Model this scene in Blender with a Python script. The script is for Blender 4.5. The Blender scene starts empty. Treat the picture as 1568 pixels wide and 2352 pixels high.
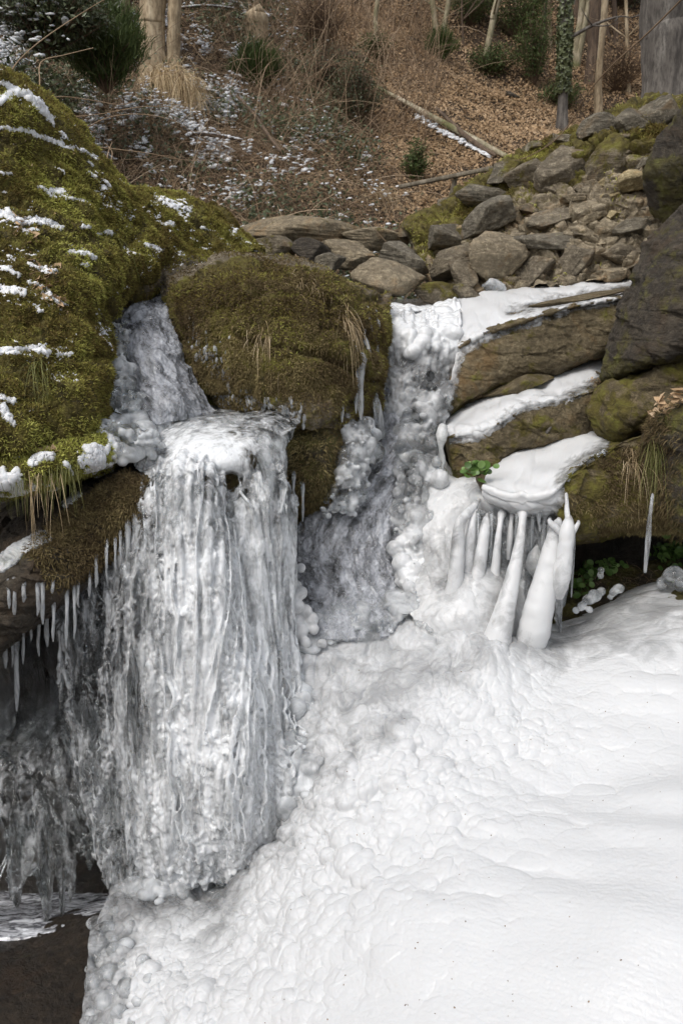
import bpy, math, random
import numpy as np
from mathutils import Vector, Matrix
from mathutils.bvhtree import BVHTree
random.seed(7)
RNG = np.random.default_rng(11)
PI = math.pi
SC = bpy.context.scene
COL = SC.collection
CAMZ = 3.6
PITCH = math.radians(16.4)
FPX = 1960.0                       # focal length in units of a 1568 x 2352 picture
CF = np.array([0, math.cos(PITCH), -math.sin(PITCH)]); CU = np.array([0, math.sin(PITCH), math.cos(PITCH)]); CR = np.array([1.0, 0, 0])
CAM = np.array([0, 0, CAMZ])

# ---------------------------------------------------------------- geometry maths
def P(u, v, Y):
    d = CF + CR * ((u - 784) / FPX) + CU * ((1176 - v) / FPX)
    return CAM + d * (Y / d[1])
def Pa(a):
    a = np.asarray(a, float)
    d = CF + CR * ((a[..., 0:1] - 784) / FPX) + CU * ((1176 - a[..., 1:2]) / FPX)
    return CAM + d * (a[..., 2:3] / d[..., 1:2])
def proj(p):
    q = p - CAM; f = np.maximum(q @ CF, 1e-3)
    return 784 + FPX * (q @ CR) / f, 1176 - FPX * (q @ CU) / f
def sstep(a, b, x):
    t = np.clip((x - a) / (b - a), 0, 1); return t * t * (3 - 2 * t)
def _h(ix, iy, iz, seed):
    M = 0xFFFFFFFF
    h = (ix.astype(np.int64) * 374761393 + iy.astype(np.int64) * 668265263 + iz.astype(np.int64) * 2147483647 + seed * 1274126177) & M
    h = ((h ^ (h >> 13)) * 1274126177) & M
    h = ((h ^ (h >> 16)) * 2246822519) & M
    return (h ^ (h >> 15)) & M
def perlin(p, f=1.0, seed=0):
    q = p * f; i = np.floor(q).astype(np.int64); t = q - i; w = t * t * t * (t * (t * 6 - 15) + 10)
    out = 0
    for dx in (0, 1):
        for dy in (0, 1):
            for dz in (0, 1):
                h = _h(i[..., 0] + dx, i[..., 1] + dy, i[..., 2] + dz, seed)
                gx = ((h & 255) / 127.5 - 1); gy = (((h >> 8) & 255) / 127.5 - 1); gz = (((h >> 16) & 255) / 127.5 - 1)
                d = gx * (t[..., 0] - dx) + gy * (t[..., 1] - dy) + gz * (t[..., 2] - dz)
                ww = (w[..., 0] if dx else 1 - w[..., 0]) * (w[..., 1] if dy else 1 - w[..., 1]) * (w[..., 2] if dz else 1 - w[..., 2])
                out = out + d * ww
    return out * 1.3
def fbm(p, f=1.0, o=4, seed=0, g=0.5, ridge=False):
    s = 0; a = 1; n = 0
    for k in range(o):
        x = perlin(p, f * 2 ** k, seed + k * 7)
        if ridge: x = 1 - 2 * np.abs(x)
        s = s + a * x; n += a; a *= g
    return s / n
def worley(p, f=1.0, seed=0, flat=False):
    """F1, F2 and the id of the nearest cell"""
    q = p * f; i = np.floor(q).astype(np.int64)
    f1 = np.full(q.shape[:-1], 9.0); f2 = f1.copy(); cid = np.zeros(q.shape[:-1], np.int64)
    for dx in (-1, 0, 1):
        for dy in (-1, 0, 1):
            for dz in ((0,) if flat else (-1, 0, 1)):
                h = _h(i[..., 0] + dx, i[..., 1] + dy, i[..., 2] + dz, seed)
                cx = i[..., 0] + dx + (h & 1023) / 1023; cy = i[..., 1] + dy + ((h >> 10) & 1023) / 1023; cz = i[..., 2] + dz + ((h >> 20) & 1023) / 1023
                d = (q[..., 0] - cx) ** 2 + (q[..., 1] - cy) ** 2
                if not flat: d = d + (q[..., 2] - cz) ** 2
                d = np.sqrt(d); near = d < f1
                f2 = np.where(near, f1, np.minimum(f2, d)); cid = np.where(near, h, cid); f1 = np.where(near, d, f1)
    return f1, f2, (cid % 997) / 997.0
def sdist(u, v, poly):
    """signed distance to a polygon, positive inside"""
    poly = np.asarray(poly, float); n = len(poly); best = np.full(np.shape(u), 1e9); ins = np.zeros(np.shape(u), bool)
    for k in range(n):
        ax, ay = poly[k]; bx, by = poly[(k + 1) % n]
        ex, ey = bx - ax, by - ay
        t = np.clip(((u - ax) * ex + (v - ay) * ey) / (ex * ex + ey * ey + 1e-9), 0, 1)
        best = np.minimum(best, (u - ax - t * ex) ** 2 + (v - ay - t * ey) ** 2)
        c = ((ay > v) != (by > v)) & (u < (bx - ax) * (v - ay) / (by - ay + 1e-12) + ax)
        ins ^= c
    d = np.sqrt(best)
    return np.where(ins, d, -d)

# ---------------------------------------------------------------- linking and tagging
def tag(o, label=None, cat=None, group=None, kind=None):
    if label: o['label'] = label
    if cat: o['category'] = cat
    if group: o['group'] = group
    if kind: o['kind'] = kind
    return o
def mesh_obj(name, verts, faces, mats, parent=None, loc=None, smooth=True, attrs=None, fmat=None):
    """verts (n,3) world; faces an (m,k) array or a list of such arrays"""
    verts = np.ascontiguousarray(verts, dtype=np.float32)
    if parent is not None and loc is None: loc = np.array(parent.location)
    if loc is None:
        loc = np.array([(verts[:, 0].min() + verts[:, 0].max()) / 2, (verts[:, 1].min() + verts[:, 1].max()) / 2, verts[:, 2].min()])
    loc = np.asarray(loc, float)
    v = verts - loc.astype(np.float32)
    fl = faces if isinstance(faces, list) else [faces]
    fl = [np.asarray(f, dtype=np.int32) for f in fl if len(f)]
    me = bpy.data.meshes.new(name)
    me.vertices.add(len(v)); me.vertices.foreach_set('co', v.ravel())
    loops = np.concatenate([f.ravel() for f in fl]); tot = np.concatenate([np.full(len(f), f.shape[1], np.int32) for f in fl])
    start = np.concatenate([[0], np.cumsum(tot)[:-1]]).astype(np.int32)
    me.loops.add(len(loops)); me.loops.foreach_set('vertex_index', loops.astype(np.int32))
    me.polygons.add(len(tot)); me.polygons.foreach_set('loop_start', start)
    try: me.polygons.foreach_set('loop_total', tot)
    except Exception: pass
    if fmat is not None: me.polygons.foreach_set('material_index', np.asarray(fmat, np.int32))
    me.update(calc_edges=True)
    me.polygons.foreach_set('use_smooth', np.full(len(tot), bool(smooth)))
    for k, a in (attrs or {}).items():
        at = me.attributes.new(k, 'FLOAT', 'POINT'); at.data.foreach_set('value', np.ascontiguousarray(a, dtype=np.float32).ravel())
    me.validate()
    for m in (mats if isinstance(mats, (list, tuple)) else [mats]): me.materials.append(m)
    o = bpy.data.objects.new(name, me); COL.objects.link(o)
    if parent is not None: o.parent = parent; o.location = Vector(loc - np.array(parent.location))
    else: o.location = Vector(loc)
    return o
def empty(name, loc):
    o = bpy.data.objects.new(name, None); COL.objects.link(o); o.location = Vector(loc); o.empty_display_size = 0.1
    return o

# ---------------------------------------------------------------- surfaces
def cubic(c, n, axis):
    """Catmull-Rom resampling of control points along one axis"""
    c = np.moveaxis(np.asarray(c, float), axis, 0); k = len(c)
    if k == 2:
        t = np.linspace(0, 1, n)[:, None, None]; r = c[0] * (1 - t) + c[1] * t
        return np.moveaxis(r, 0, axis)
    t = np.linspace(0, k - 1, n); i = np.clip(np.floor(t).astype(int), 0, k - 2); f = (t - i)[:, None, None]
    p0 = c[np.clip(i - 1, 0, k - 1)]; p1 = c[i]; p2 = c[i + 1]; p3 = c[np.clip(i + 2, 0, k - 1)]
    m1 = (p2 - p0) * 0.5; m2 = (p3 - p1) * 0.5
    r = (2 * f**3 - 3 * f**2 + 1) * p1 + (f**3 - 2 * f**2 + f) * m1 + (-2 * f**3 + 3 * f**2) * p2 + (f**3 - f**2) * m2
    return np.moveaxis(r, 0, axis)
def sheet(rows, nu, nv, world=False):
    rows = np.asarray(rows, float)
    c = rows if world else Pa(rows)
    return cubic(cubic(c, nv, 0), nu, 1)
def gnormal(g, ref=None):
    du = np.gradient(g, axis=1); dv = np.gradient(g, axis=0)
    n = np.cross(dv, du); n /= np.linalg.norm(n, axis=2, keepdims=True) + 1e-12
    q = CAM - g
    if (n * q).sum() < 0: n = -n
    return n
def gfaces(nv, nu, off=0):
    i = np.arange((nv - 1) * nu).reshape(nv - 1, nu)[:, :-1].ravel() + off
    return np.stack([i, i + 1, i + nu + 1, i + nu], 1)
def solid(g, back=(0, 0.4, -0.1), shrink=0.6):
    """closes a front grid with a skirt and a back fan"""
    nv, nu, _ = g.shape; V = g.reshape(-1, 3)
    ix = np.arange(nv * nu).reshape(nv, nu)
    ring = np.concatenate([ix[0, :-1], ix[:-1, -1], ix[-1, :0:-1], ix[:0:-1, 0]])
    b = V[ring]; c = b.mean(0) + np.array(back) * 1.2
    r1 = b + np.array(back) * 0.6; r2 = (b - c) * shrink + c + np.array(back) * 0.2
    n = len(ring); o1 = len(V); o2 = o1 + n; o3 = o2 + n
    k = np.arange(n); k2 = (k + 1) % n
    F = gfaces(nv, nu)
    q1 = np.stack([ring[k], ring[k2], o1 + k2, o1 + k], 1); q2 = np.stack([o1 + k, o1 + k2, o2 + k2, o2 + k], 1)
    tri = np.stack([o2 + k, o2 + k2, np.full(n, o3)], 1)
    VV = np.concatenate([V, r1, r2, c[None]])
    # make front faces look at the camera
    a = V[F[:, 1]] - V[F[:, 0]]; bb = V[F[:, 3]] - V[F[:, 0]]; nn = np.cross(a, bb); s = (nn * (CAM - V[F[:, 0]])).sum()
    if s < 0: F = F[:, ::-1]; q1 = q1[:, ::-1] ; q2 = q2[:, ::-1]; tri = tri[:, ::-1]
    q1 = q1[:, ::-1]; q2 = q2[:, ::-1]; tri = tri[:, ::-1]
    return VV, [np.concatenate([F, q1, q2]), tri]
def padattr(a, n, val=0.0):
    a = np.asarray(a).ravel(); return np.concatenate([a, np.full(n - len(a), val)])
def blur(g, it):
    for _ in range(it):
        p = np.pad(g, ((1, 1), (1, 1), (0, 0)), 'edge'); g = (p[:-2, 1:-1] + p[2:, 1:-1] + p[1:-1, :-2] + p[1:-1, 2:] + 2 * g) / 6
    return g
def coat(g, t):
    """a skin on grid g with thickness t (grid); only where t > 0 somewhere on the face"""
    nv, nu, _ = g.shape; n = gnormal(g); V = (g + n * t[..., None]).reshape(-1, 3); tt = t.ravel()
    F = gfaces(nv, nu); keep = (tt[F] > 0).any(1); F = F[keep]
    use = np.unique(F); mp = np.full(len(V), -1); mp[use] = np.arange(len(use))
    F = mp[F]; V = V[use]; coat.use = use
    a = V[F[:, 1]] - V[F[:, 0]]; b = V[F[:, 3]] - V[F[:, 0]]
    if (np.cross(a, b) * (CAM - V[F[:, 0]])).sum() < 0: F = F[:, ::-1]
    return V, F
def fuse(V, F, voxel=.006, it=4, bump=0.0, bf=20, seed=0):
    """melts overlapping pieces into one skin"""
    me = bpy.data.meshes.new('tmp'); fl = F if isinstance(F, list) else [F]
    V = np.ascontiguousarray(V, np.float32); me.vertices.add(len(V)); me.vertices.foreach_set('co', V.ravel()); fl = [np.asarray(f, np.int32) for f in fl if len(f)]
    lp = np.concatenate([f.ravel() for f in fl]); tt = np.concatenate([np.full(len(f), f.shape[1], np.int32) for f in fl]); me.loops.add(len(lp)); me.loops.foreach_set('vertex_index', lp); me.polygons.add(len(tt)); me.polygons.foreach_set('loop_start', np.concatenate([[0], np.cumsum(tt)[:-1]]).astype(np.int32)); me.polygons.foreach_set('loop_total', tt) if bpy.app.version < (4, 0) else None; me.update(calc_edges=True); me.validate(); ob = bpy.data.objects.new('tmp', me); COL.objects.link(ob)
    r = ob.modifiers.new('r', 'REMESH'); r.mode = 'VOXEL'; r.voxel_size = voxel; s = ob.modifiers.new('s', 'SMOOTH'); s.factor = .5; s.iterations = it
    dg_ = bpy.context.evaluated_depsgraph_get(); dg_.update(); e = ob.evaluated_get(dg_); m2 = e.to_mesh()
    W = np.empty(len(m2.vertices) * 3, np.float32); m2.vertices.foreach_get('co', W); W = W.reshape(-1, 3).astype(float)
    N = np.empty(len(m2.vertices) * 3, np.float32); m2.vertices.foreach_get('normal', N); N = N.reshape(-1, 3)
    st = np.empty(len(m2.polygons), np.int32); m2.polygons.foreach_get('loop_total', st); vi = np.empty(len(m2.loops), np.int32); m2.loops.foreach_get('vertex_index', vi)
    off = np.concatenate([[0], np.cumsum(st)[:-1]]); out = [vi[off[st == k][:, None] + np.arange(k)] for k in np.unique(st)]
    e.to_mesh_clear(); bpy.data.objects.remove(ob); bpy.data.meshes.remove(me)
    if bump: W = W + N * (bump * fbm(W, bf, 3, seed))[:, None]
    return W, out
_ico = {}
def ico(sub):
    if sub not in _ico:
        import bmesh
        bm = bmesh.new(); bmesh.ops.create_icosphere(bm, subdivisions=sub, radius=1.0)
        V = np.array([x.co[:] for x in bm.verts]); F = np.array([[x.index for x in f.verts] for f in bm.faces]); bm.free()
        _ico[sub] = (V, F)
    return _ico[sub]
def euler(rx, ry, rz): return np.array(Matrix.Rotation(rz, 3, 'Z') @ Matrix.Rotation(ry, 3, 'Y') @ Matrix.Rotation(rx, 3, 'X'))
def rock_verts(sub, seed, planes=12, sharp=40, rough=0.05, strat=0.0):
    """a unit stone: a sphere cut by random planes, worn edges, layered surface"""
    r = np.random.default_rng(seed); V, F = ico(sub)
    N = r.normal(size=(planes, 3)); N /= np.linalg.norm(N, axis=1, keepdims=True)
    D = r.uniform(0.5, 0.95, planes)
    dots = np.maximum(V @ N.T, 1e-4) / D                      # 1/r to each plane
    inv = (np.maximum(dots, 0) ** sharp).sum(1) + 0.8 ** sharp
    rad = 1 / inv ** (1 / sharp)
    W = V * rad[:, None]
    W = W * (1 + rough * fbm(W + seed * 3.1, 1.6, 4, seed)[:, None] * 1.5 + rough * 0.5 * fbm(W + seed, 7, 3, seed + 3, ridge=True)[:, None])
    if strat: W = W * (1 + strat * perlin(np.stack([W[:, 0] * .8, W[:, 1] * .8, W[:, 2] * 9], 1) + seed, 1.3, seed)[:, None])
    W = W * (1 + .035 * fbm(W + seed * 1.3, 4, 4, seed + 9, g=.65, ridge=True) + .02 * fbm(W + seed, 16, 3, seed + 11))[:, None]
    W = W / np.abs(W).max(0)
    return W, F
def rock_at(u, v, w, h, Y, ang=0, depth=None, sub=4, seed=0, **k):
    """stone filling a w x h picture box around (u, v) at distance Y"""
    W, F = rock_verts(sub, seed, **k)
    m = Y / FPX * 1.04; sx, sz = w / 2 * m, h / 2 * m; sy = depth or (sx * .55 + sz * .45)
    W = W * np.array([sx, sy, sz]); a = math.radians(ang)
    R = np.array([[math.cos(a), 0, math.sin(a)], [0, 1, 0], [-math.sin(a), 0, math.cos(a)]])
    R = np.array([[math.cos(a), 0, -math.sin(a)], [0, 1, 0], [math.sin(a), 0, math.cos(a)]])
    return W @ R.T + P(u, v, Y) + np.array([0, sy * 0.3, 0]), F
def tube(pts, rad, n=8, seed=0, bump=0.0, bf=20.0, steps=None, cap=True):
    pts = np.asarray(pts, float); rad = np.asarray(rad, float)
    if steps:
        pts = cubic(pts[:, None, :], steps, 0)[:, 0]; rad = cubic(rad[:, None, None], steps, 0)[:, 0, 0]
    rad = np.maximum(rad, 1e-4); m = len(pts); T = np.gradient(pts, axis=0); T /= np.linalg.norm(T, axis=1, keepdims=True) + 1e-9
    ref = np.array([0.13, -0.99, 0.05]) if abs(T[:, 1]).mean() < 0.8 else np.array([1.0, 0, 0.1])
    A = np.cross(T, ref); A /= np.linalg.norm(A, axis=1, keepdims=True) + 1e-9; B = np.cross(T, A)
    th = np.arange(n) / n * 2 * PI
    D = A[:, None] * np.cos(th)[None, :, None] + B[:, None] * np.sin(th)[None, :, None]
    R = rad[:, None] * np.ones((1, n))
    if bump: R = R * (1 + bump * fbm(pts[:, None] + D * 0.02 + seed * 1.7, bf, 3, seed))
    V = (pts[:, None] + D * R[..., None]).reshape(-1, 3)
    i = np.arange(m - 1)[:, None] * n; k = np.arange(n)[None]; k2 = (k + 1) % n
    F = np.stack([i + k, i + k2, i + n + k2, i + n + k], -1).reshape(-1, 4)
    if cap:
        V = np.concatenate([V, pts[:1], pts[-1:]]); a = len(V) - 2; kk = np.arange(n); kk2 = (kk + 1) % n
        t1 = np.stack([kk2, kk, np.full(n, a), np.full(n, a)], 1)[:, :3]; t2 = np.stack([(m - 1) * n + kk, (m - 1) * n + kk2, np.full(n, a + 1)], 1)
        return V, [F, t1, t2]
    return V, [F]
class Bag:
    """collects pieces of ONE object"""
    def __init__(s): s.V = []; s.F = {}; s.n = 0; s.A = []
    def add(s, V, F, a=None):
        for f in (F if isinstance(F, list) else [F]):
            if len(f): s.F.setdefault(f.shape[1], []).append(np.asarray(f) + s.n)
        s.V.append(V); s.n += len(V)
        s.A.append(np.full(len(V), 0.0 if a is None else a) if np.ndim(a) == 0 else np.asarray(a))
    def fused(s, name, mats, parent=None, voxel=.006, it=4, bump=.003, bf=22, mask=None):
        V = np.concatenate(s.V); V, F = fuse(V, [np.concatenate(x) for x in s.F.values()], voxel, it, bump, bf)
        a = np.clip(.45 + 1.3 * fbm(V, 9, 3, 3), 0, 1) if mask is None else mask(V); return mesh_obj(name, V, F, mats, parent, attrs={'mask': a})
    def build(s, name, mats, parent=None, attr='mask', **k):
        return mesh_obj(name, np.concatenate(s.V), [np.concatenate(x) for x in s.F.values()], mats, parent, attrs={attr: np.concatenate(s.A)}, **k)
def stamp(base, F, pos, R, scale, attr=None):
    """many transformed copies of a small template as one vertex array"""
    n = len(pos); k = len(base)
    s = np.asarray(scale); s = s[:, None, None] if s.ndim == 1 else s[:, None, :]
    V = np.einsum('nij,nkj->nki', R, base[None] * s) + pos[:, None]
    FF = (F[None] + (np.arange(n) * k)[:, None, None]).reshape(-1, F.shape[1])
    A = None if attr is None else np.repeat(attr, k)
    return V.reshape(-1, 3), FF, A
def frames(nrm, rng, tilt=0.0, spin=None):
    """rotation matrices whose z axis follows nrm"""
    n = len(nrm); z = nrm + rng.normal(size=(n, 3)) * tilt; z /= np.linalg.norm(z, axis=1, keepdims=True)
    a = rng.normal(size=(n, 3)); x = np.cross(a, z); x /= np.linalg.norm(x, axis=1, keepdims=True) + 1e-9; y = np.cross(z, x)
    return np.stack([x, y, z], -1)
def grid_sample(g, w, n, rng):
    """random points (and normals) on a grid, weighted by w (grid)"""
    nv, nu, _ = g.shape; N = gnormal(g)
    e = np.cross(g[1:, :-1] - g[:-1, :-1], g[:-1, 1:] - g[:-1, :-1]); A = np.linalg.norm(e, axis=2) * np.clip(w[:-1, :-1], 0, None)
    p = A.ravel() / A.sum(); c = rng.choice(len(p), n, p=p); i, j = c // (nu - 1), c % (nu - 1)
    a = rng.random((n, 1)); b = rng.random((n, 1))
    q = g[i, j] * (1 - a) * (1 - b) + g[i + 1, j] * a * (1 - b) + g[i, j + 1] * (1 - a) * b + g[i + 1, j + 1] * a * b
    return q, N[i, j]
def blades(pos, nrm, rng, L, W, up=0.5, droop=0.6, jit=0.6):
    """small bent two-segment blades"""
    n = len(pos); L = L * rng.uniform(0.5, 1.4, (n, 1)); W = W * rng.uniform(0.6, 1.3, (n, 1))
    d = nrm + rng.normal(size=(n, 3)) * jit + np.array([0, 0, up]); d /= np.linalg.norm(d, axis=1, keepdims=True)
    s = np.cross(d, rng.normal(size=(n, 3))); s /= np.linalg.norm(s, axis=1, keepdims=True) + 1e-9
    p1 = pos + d * L * 0.5; d2 = d + np.array([0, 0, -droop]); d2 /= np.linalg.norm(d2, axis=1, keepdims=True); p2 = p1 + d2 * L * 0.5
    V = np.stack([pos - s * W * .5 - nrm * .003, pos + s * W * .5 - nrm * .003, p1 + s * W * .45, p1 - s * W * .45, p2], 1).reshape(-1, 3)
    b = np.arange(n) * 5
    Q = np.stack([b, b + 1, b + 2, b + 3], 1); T = np.stack([b + 3, b + 2, b + 4], 1)
    return V, [Q, T], np.repeat(rng.random(n), 5)
# ---------------------------------------------------------------- materials
def mat(name):
    m = bpy.data.materials.new(name); m.use_nodes = True; nt = m.node_tree; nt.nodes.clear()
    out = nt.nodes.new('ShaderNodeOutputMaterial'); b = nt.nodes.new('ShaderNodeBsdfPrincipled'); nt.links.new(b.outputs[0], out.inputs[0])
    return m, nt, b, out
class NT:
    def __init__(s, nt): s.nt = nt; s.tc = nt.nodes.new('ShaderNodeTexCoord')
    def l(s, a, b): s.nt.links.new(a, b)
    def node(s, t, **k):
        n = s.nt.nodes.new(t)
        for a, v in k.items(): setattr(n, a, v)
        return n
    def coord(s, scale=(1, 1, 1), rot=(0, 0, 0)):
        m = s.node('ShaderNodeMapping'); m.inputs['Scale'].default_value = scale; m.inputs['Rotation'].default_value = rot
        s.l(s.tc.outputs['Object'], m.inputs[0]); return m.outputs[0]
    def noise(s, sc, det=4, rough=.55, vec=None, dist=0, out=0):
        n = s.node('ShaderNodeTexNoise'); n.inputs['Scale'].default_value = sc; n.inputs['Detail'].default_value = det; n.inputs['Roughness'].default_value = rough; n.inputs['Distortion'].default_value = dist
        s.l(vec or s.tc.outputs['Object'], n.inputs['Vector']); return n.outputs[out]
    def voro(s, sc, feat='F1', vec=None, out='Distance', rand=1):
        n = s.node('ShaderNodeTexVoronoi', feature=feat); n.inputs['Scale'].default_value = sc; n.inputs['Randomness'].default_value = rand
        s.l(vec or s.tc.outputs['Object'], n.inputs['Vector']); return n.outputs[out]
    def ramp(s, fac, stops, interp='LINEAR'):
        r = s.node('ShaderNodeValToRGB'); e = r.color_ramp.elements; r.color_ramp.interpolation = interp
        while len(e) < len(stops): e.new(0.5)
        for x, (p, c) in zip(e, stops):
            x.position = p; x.color = (c[0], c[1], c[2], 1) if hasattr(c, '__len__') else (c, c, c, 1)
        s.l(fac, r.inputs[0]); return r.outputs[0]
    def mix(s, fac, a, b, mode='MIX'):
        m = s.node('ShaderNodeMix', data_type='RGBA', blend_type=mode); m.clamp_factor = True
        for x, i in ((fac, 0), (a, 6), (b, 7)):
            if hasattr(x, 'links'): s.l(x, m.inputs[i])
            elif i == 0: m.inputs[0].default_value = x
            else: m.inputs[i].default_value = (x[0], x[1], x[2], 1) if hasattr(x, '__len__') else (x, x, x, 1)
        return m.outputs[2]
    def math(s, op, a, b=0.5, clamp=False):
        m = s.node('ShaderNodeMath', operation=op); m.use_clamp = clamp
        for x, i in ((a, 0), (b, 1)):
            if hasattr(x, 'links'): s.l(x, m.inputs[i])
            else: m.inputs[i].default_value = x
        return m.outputs[0]
    def attr(s, n): a = s.node('ShaderNodeAttribute'); a.attribute_name = n; return a.outputs['Fac']
    def rnd(s): return s.node('ShaderNodeObjectInfo').outputs['Random']
    def bump(s, h, strength=.5, dist=.01, nrm=None):
        b = s.node('ShaderNodeBump'); b.inputs['Strength'].default_value = strength; b.inputs['Distance'].default_value = dist; s.l(h, b.inputs['Height'])
        if nrm: s.l(nrm, b.inputs['Normal'])
        return b.outputs[0]
def mk_rock(name, dark, mid, lite, moss=None, rough=.8, strat=(2, 2, 14), rot=(0, 0, 0), spec=.35, bumpd=.012, mossc=None, tint=True):
    m, nt, b, _ = mat(name); n = NT(nt)
    lay = n.noise(3.2, 6, .62, n.coord(strat, rot), .6); big = n.noise(2.1, 4, .6); fine = n.noise(38, 5, .7)
    f = n.math('ADD', n.math('MULTIPLY', lay, .5), n.math('MULTIPLY', big, .5))
    c = n.ramp(f, [(.3, dark), (.5, mid), (.68, lite)])
    c = n.mix(n.ramp(fine, [(.35, .75), (.7, 0)]), c, n.mix(1, c, (.45, .42, .38), 'MULTIPLY'))
    sp = n.noise(90, 3, .6); c = n.mix(n.ramp(sp, [(.6, 0), (.72, .5)]), c, lite)
    gr = n.noise(26, 7, .8, dist=.2); c = n.mix(n.ramp(gr, [(.36, .85), (.49, 0)]), c, dark); c = n.mix(n.ramp(gr, [(.53, 0), (.64, .7)]), c, lite)
    ru = n.noise(5, 5, .65, dist=.5); c = n.mix(n.ramp(ru, [(.52, 0), (.66, .55)]), c, (mid[0] * 1.15, mid[1] * .85, mid[2] * .55))
    if tint: c = n.mix(n.math('MULTIPLY', n.rnd(), .45), c, n.mix(1, c, (.62, .58, .5), 'MULTIPLY'))
    if moss:
        mk = n.attr('mask'); mc = n.ramp(n.noise(14, 5, .65), [(.3, mossc[0]), (.5, mossc[1]), (.7, mossc[2])]) if mossc else n.ramp(n.noise(14, 5, .65), [(.3, (.022, .018, .007)), (.5, (.06, .05, .013)), (.7, (.10, .10, .02))])
        k = n.math('ADD', mk, n.math('MULTIPLY', n.math('SUBTRACT', n.noise(9, 6, .7), .5), 1.6)); c = n.mix(n.ramp(k, [(.42, 0), (.58, 1)]), c, mc)
    c = n.mix(1, c, (2.05, 1.98, 1.85) if dark[0] > .03 else (1.5, 1.5, 1.5), 'MULTIPLY'); [x for x in nt.nodes if x.type == 'MIX'][-1].clamp_result = False
    cr = n.voro(7, 'DISTANCE_TO_EDGE', n.coord((1, 1, 2.2), (0, .4, .3))); crk = n.ramp(cr, [(.0, 1), (.02, 0)]); c = n.mix(n.math('MULTIPLY', crk, n.ramp(n.noise(3, 2), [(.5, 0), (.6, .7)])), c, dark)
    n.l(c, b.inputs['Base Color']); b.inputs['Roughness'].default_value = rough; b.inputs['Specular IOR Level'].default_value = spec
    h = n.math('ADD', n.math('MULTIPLY', n.math('ADD', lay, gr), .8), n.math('ADD', n.math('MULTIPLY', fine, .35), n.math('MULTIPLY', n.noise(12, 5, .65), .9)))
    n.l(n.bump(n.math('ADD', h, n.math('MULTIPLY', n.noise(75, 4, .7), .45)), 1.0, bumpd * 2.1), b.inputs['Normal']); return m
M = {}
M['rock'] = mk_rock('rock', (.05, .043, .034), (.125, .11, .086), (.24, .215, .17), moss=True)
M['rock_pale'] = mk_rock('rock_pale', (.09, .078, .058), (.19, .165, .125), (.33, .29, .22), moss=True)
M['rock_grey'] = mk_rock('rock_grey', (.045, .041, .034), (.112, .103, .085), (.22, .205, .17), moss=True)
M['rock_yellow'] = mk_rock('rock_yellow', (.14, .115, .07), (.27, .23, .145), (.42, .37, .25), moss=True)
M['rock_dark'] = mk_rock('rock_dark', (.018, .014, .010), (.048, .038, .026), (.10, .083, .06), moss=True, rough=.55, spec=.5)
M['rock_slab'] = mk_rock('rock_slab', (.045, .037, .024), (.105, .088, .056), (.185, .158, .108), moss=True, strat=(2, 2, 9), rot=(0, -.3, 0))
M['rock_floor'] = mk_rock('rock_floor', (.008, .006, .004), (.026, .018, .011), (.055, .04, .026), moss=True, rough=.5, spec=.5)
M['rock_wet'] = mk_rock('rock_wet', (.008, .006, .005), (.02, .016, .012), (.05, .043, .034), rough=.3, spec=.6)

def mk_leafy(name, stops, rough=.6, trans=.0, attr='mask', sheen=0, spec=.3):
    m, nt, b, _ = mat(name); n = NT(nt)
    k = n.math('ADD', n.math('MULTIPLY', n.attr(attr), .5), n.math('MULTIPLY', n.noise(2.6, 4, .6), .55))
    c = n.ramp(k, stops); n.l(c, b.inputs['Base Color']); b.inputs['Roughness'].default_value = rough; b.inputs['Specular IOR Level'].default_value = spec
    if trans:
        t = n.node('ShaderNodeBsdfTranslucent'); n.l(c, t.inputs[0]); mx = n.node('ShaderNodeMixShader'); mx.inputs[0].default_value = trans
        out = [x for x in nt.nodes if x.type == 'OUTPUT_MATERIAL'][0]; n.l(b.outputs[0], mx.inputs[1]); n.l(t.outputs[0], mx.inputs[2]); n.l(mx.outputs[0], out.inputs[0])
    return m
M['moss'] = mk_leafy('moss', [(.22, (.06, .042, .018)), (.42, (.17, .125, .045)), (.56, (.30, .27, .075)), (.74, (.56, .57, .16))], .85, .25, spec=.1)
M['moss_brown'] = mk_leafy('moss_brown', [(.2, (.05, .036, .02)), (.42, (.13, .095, .052)), (.62, (.21, .165, .08)), (.8, (.38, .32, .15))], .85, .2, spec=.1)
M['grass'] = mk_leafy('grass', [(.2, (.07, .08, .02)), (.5, (.16, .17, .05)), (.8, (.32, .30, .13))], .6, .3)
M['dry_grass'] = mk_leafy('dry_grass', [(.2, (.22, .15, .08)), (.5, (.50, .38, .22)), (.8, (.75, .62, .42))], .7, .25)
M['litter'] = mk_leafy('litter', [(.15, (.10, .065, .035)), (.4, (.28, .185, .10)), (.62, (.46, .32, .19)), (.85, (.68, .52, .36))], .8, .1)
M['ivy'] = mk_leafy('ivy', [(.2, (.022, .032, .014)), (.5, (.065, .08, .034)), (.85, (.15, .17, .08))], .4, .1, spec=.5)
M['bush'] = mk_leafy('bush', [(.2, (.025, .038, .013)), (.5, (.07, .10, .03)), (.85, (.17, .21, .07))], .6, .2)
M['cress'] = mk_leafy('cress', [(.2, (.05, .10, .02)), (.5, (.12, .22, .05)), (.85, (.28, .42, .14))], .35, .25, spec=.6)
M['twig'] = mk_leafy('twig', [(.2, (.09, .06, .04)), (.5, (.27, .185, .115)), (.85, (.54, .42, .29))], .8)
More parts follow.
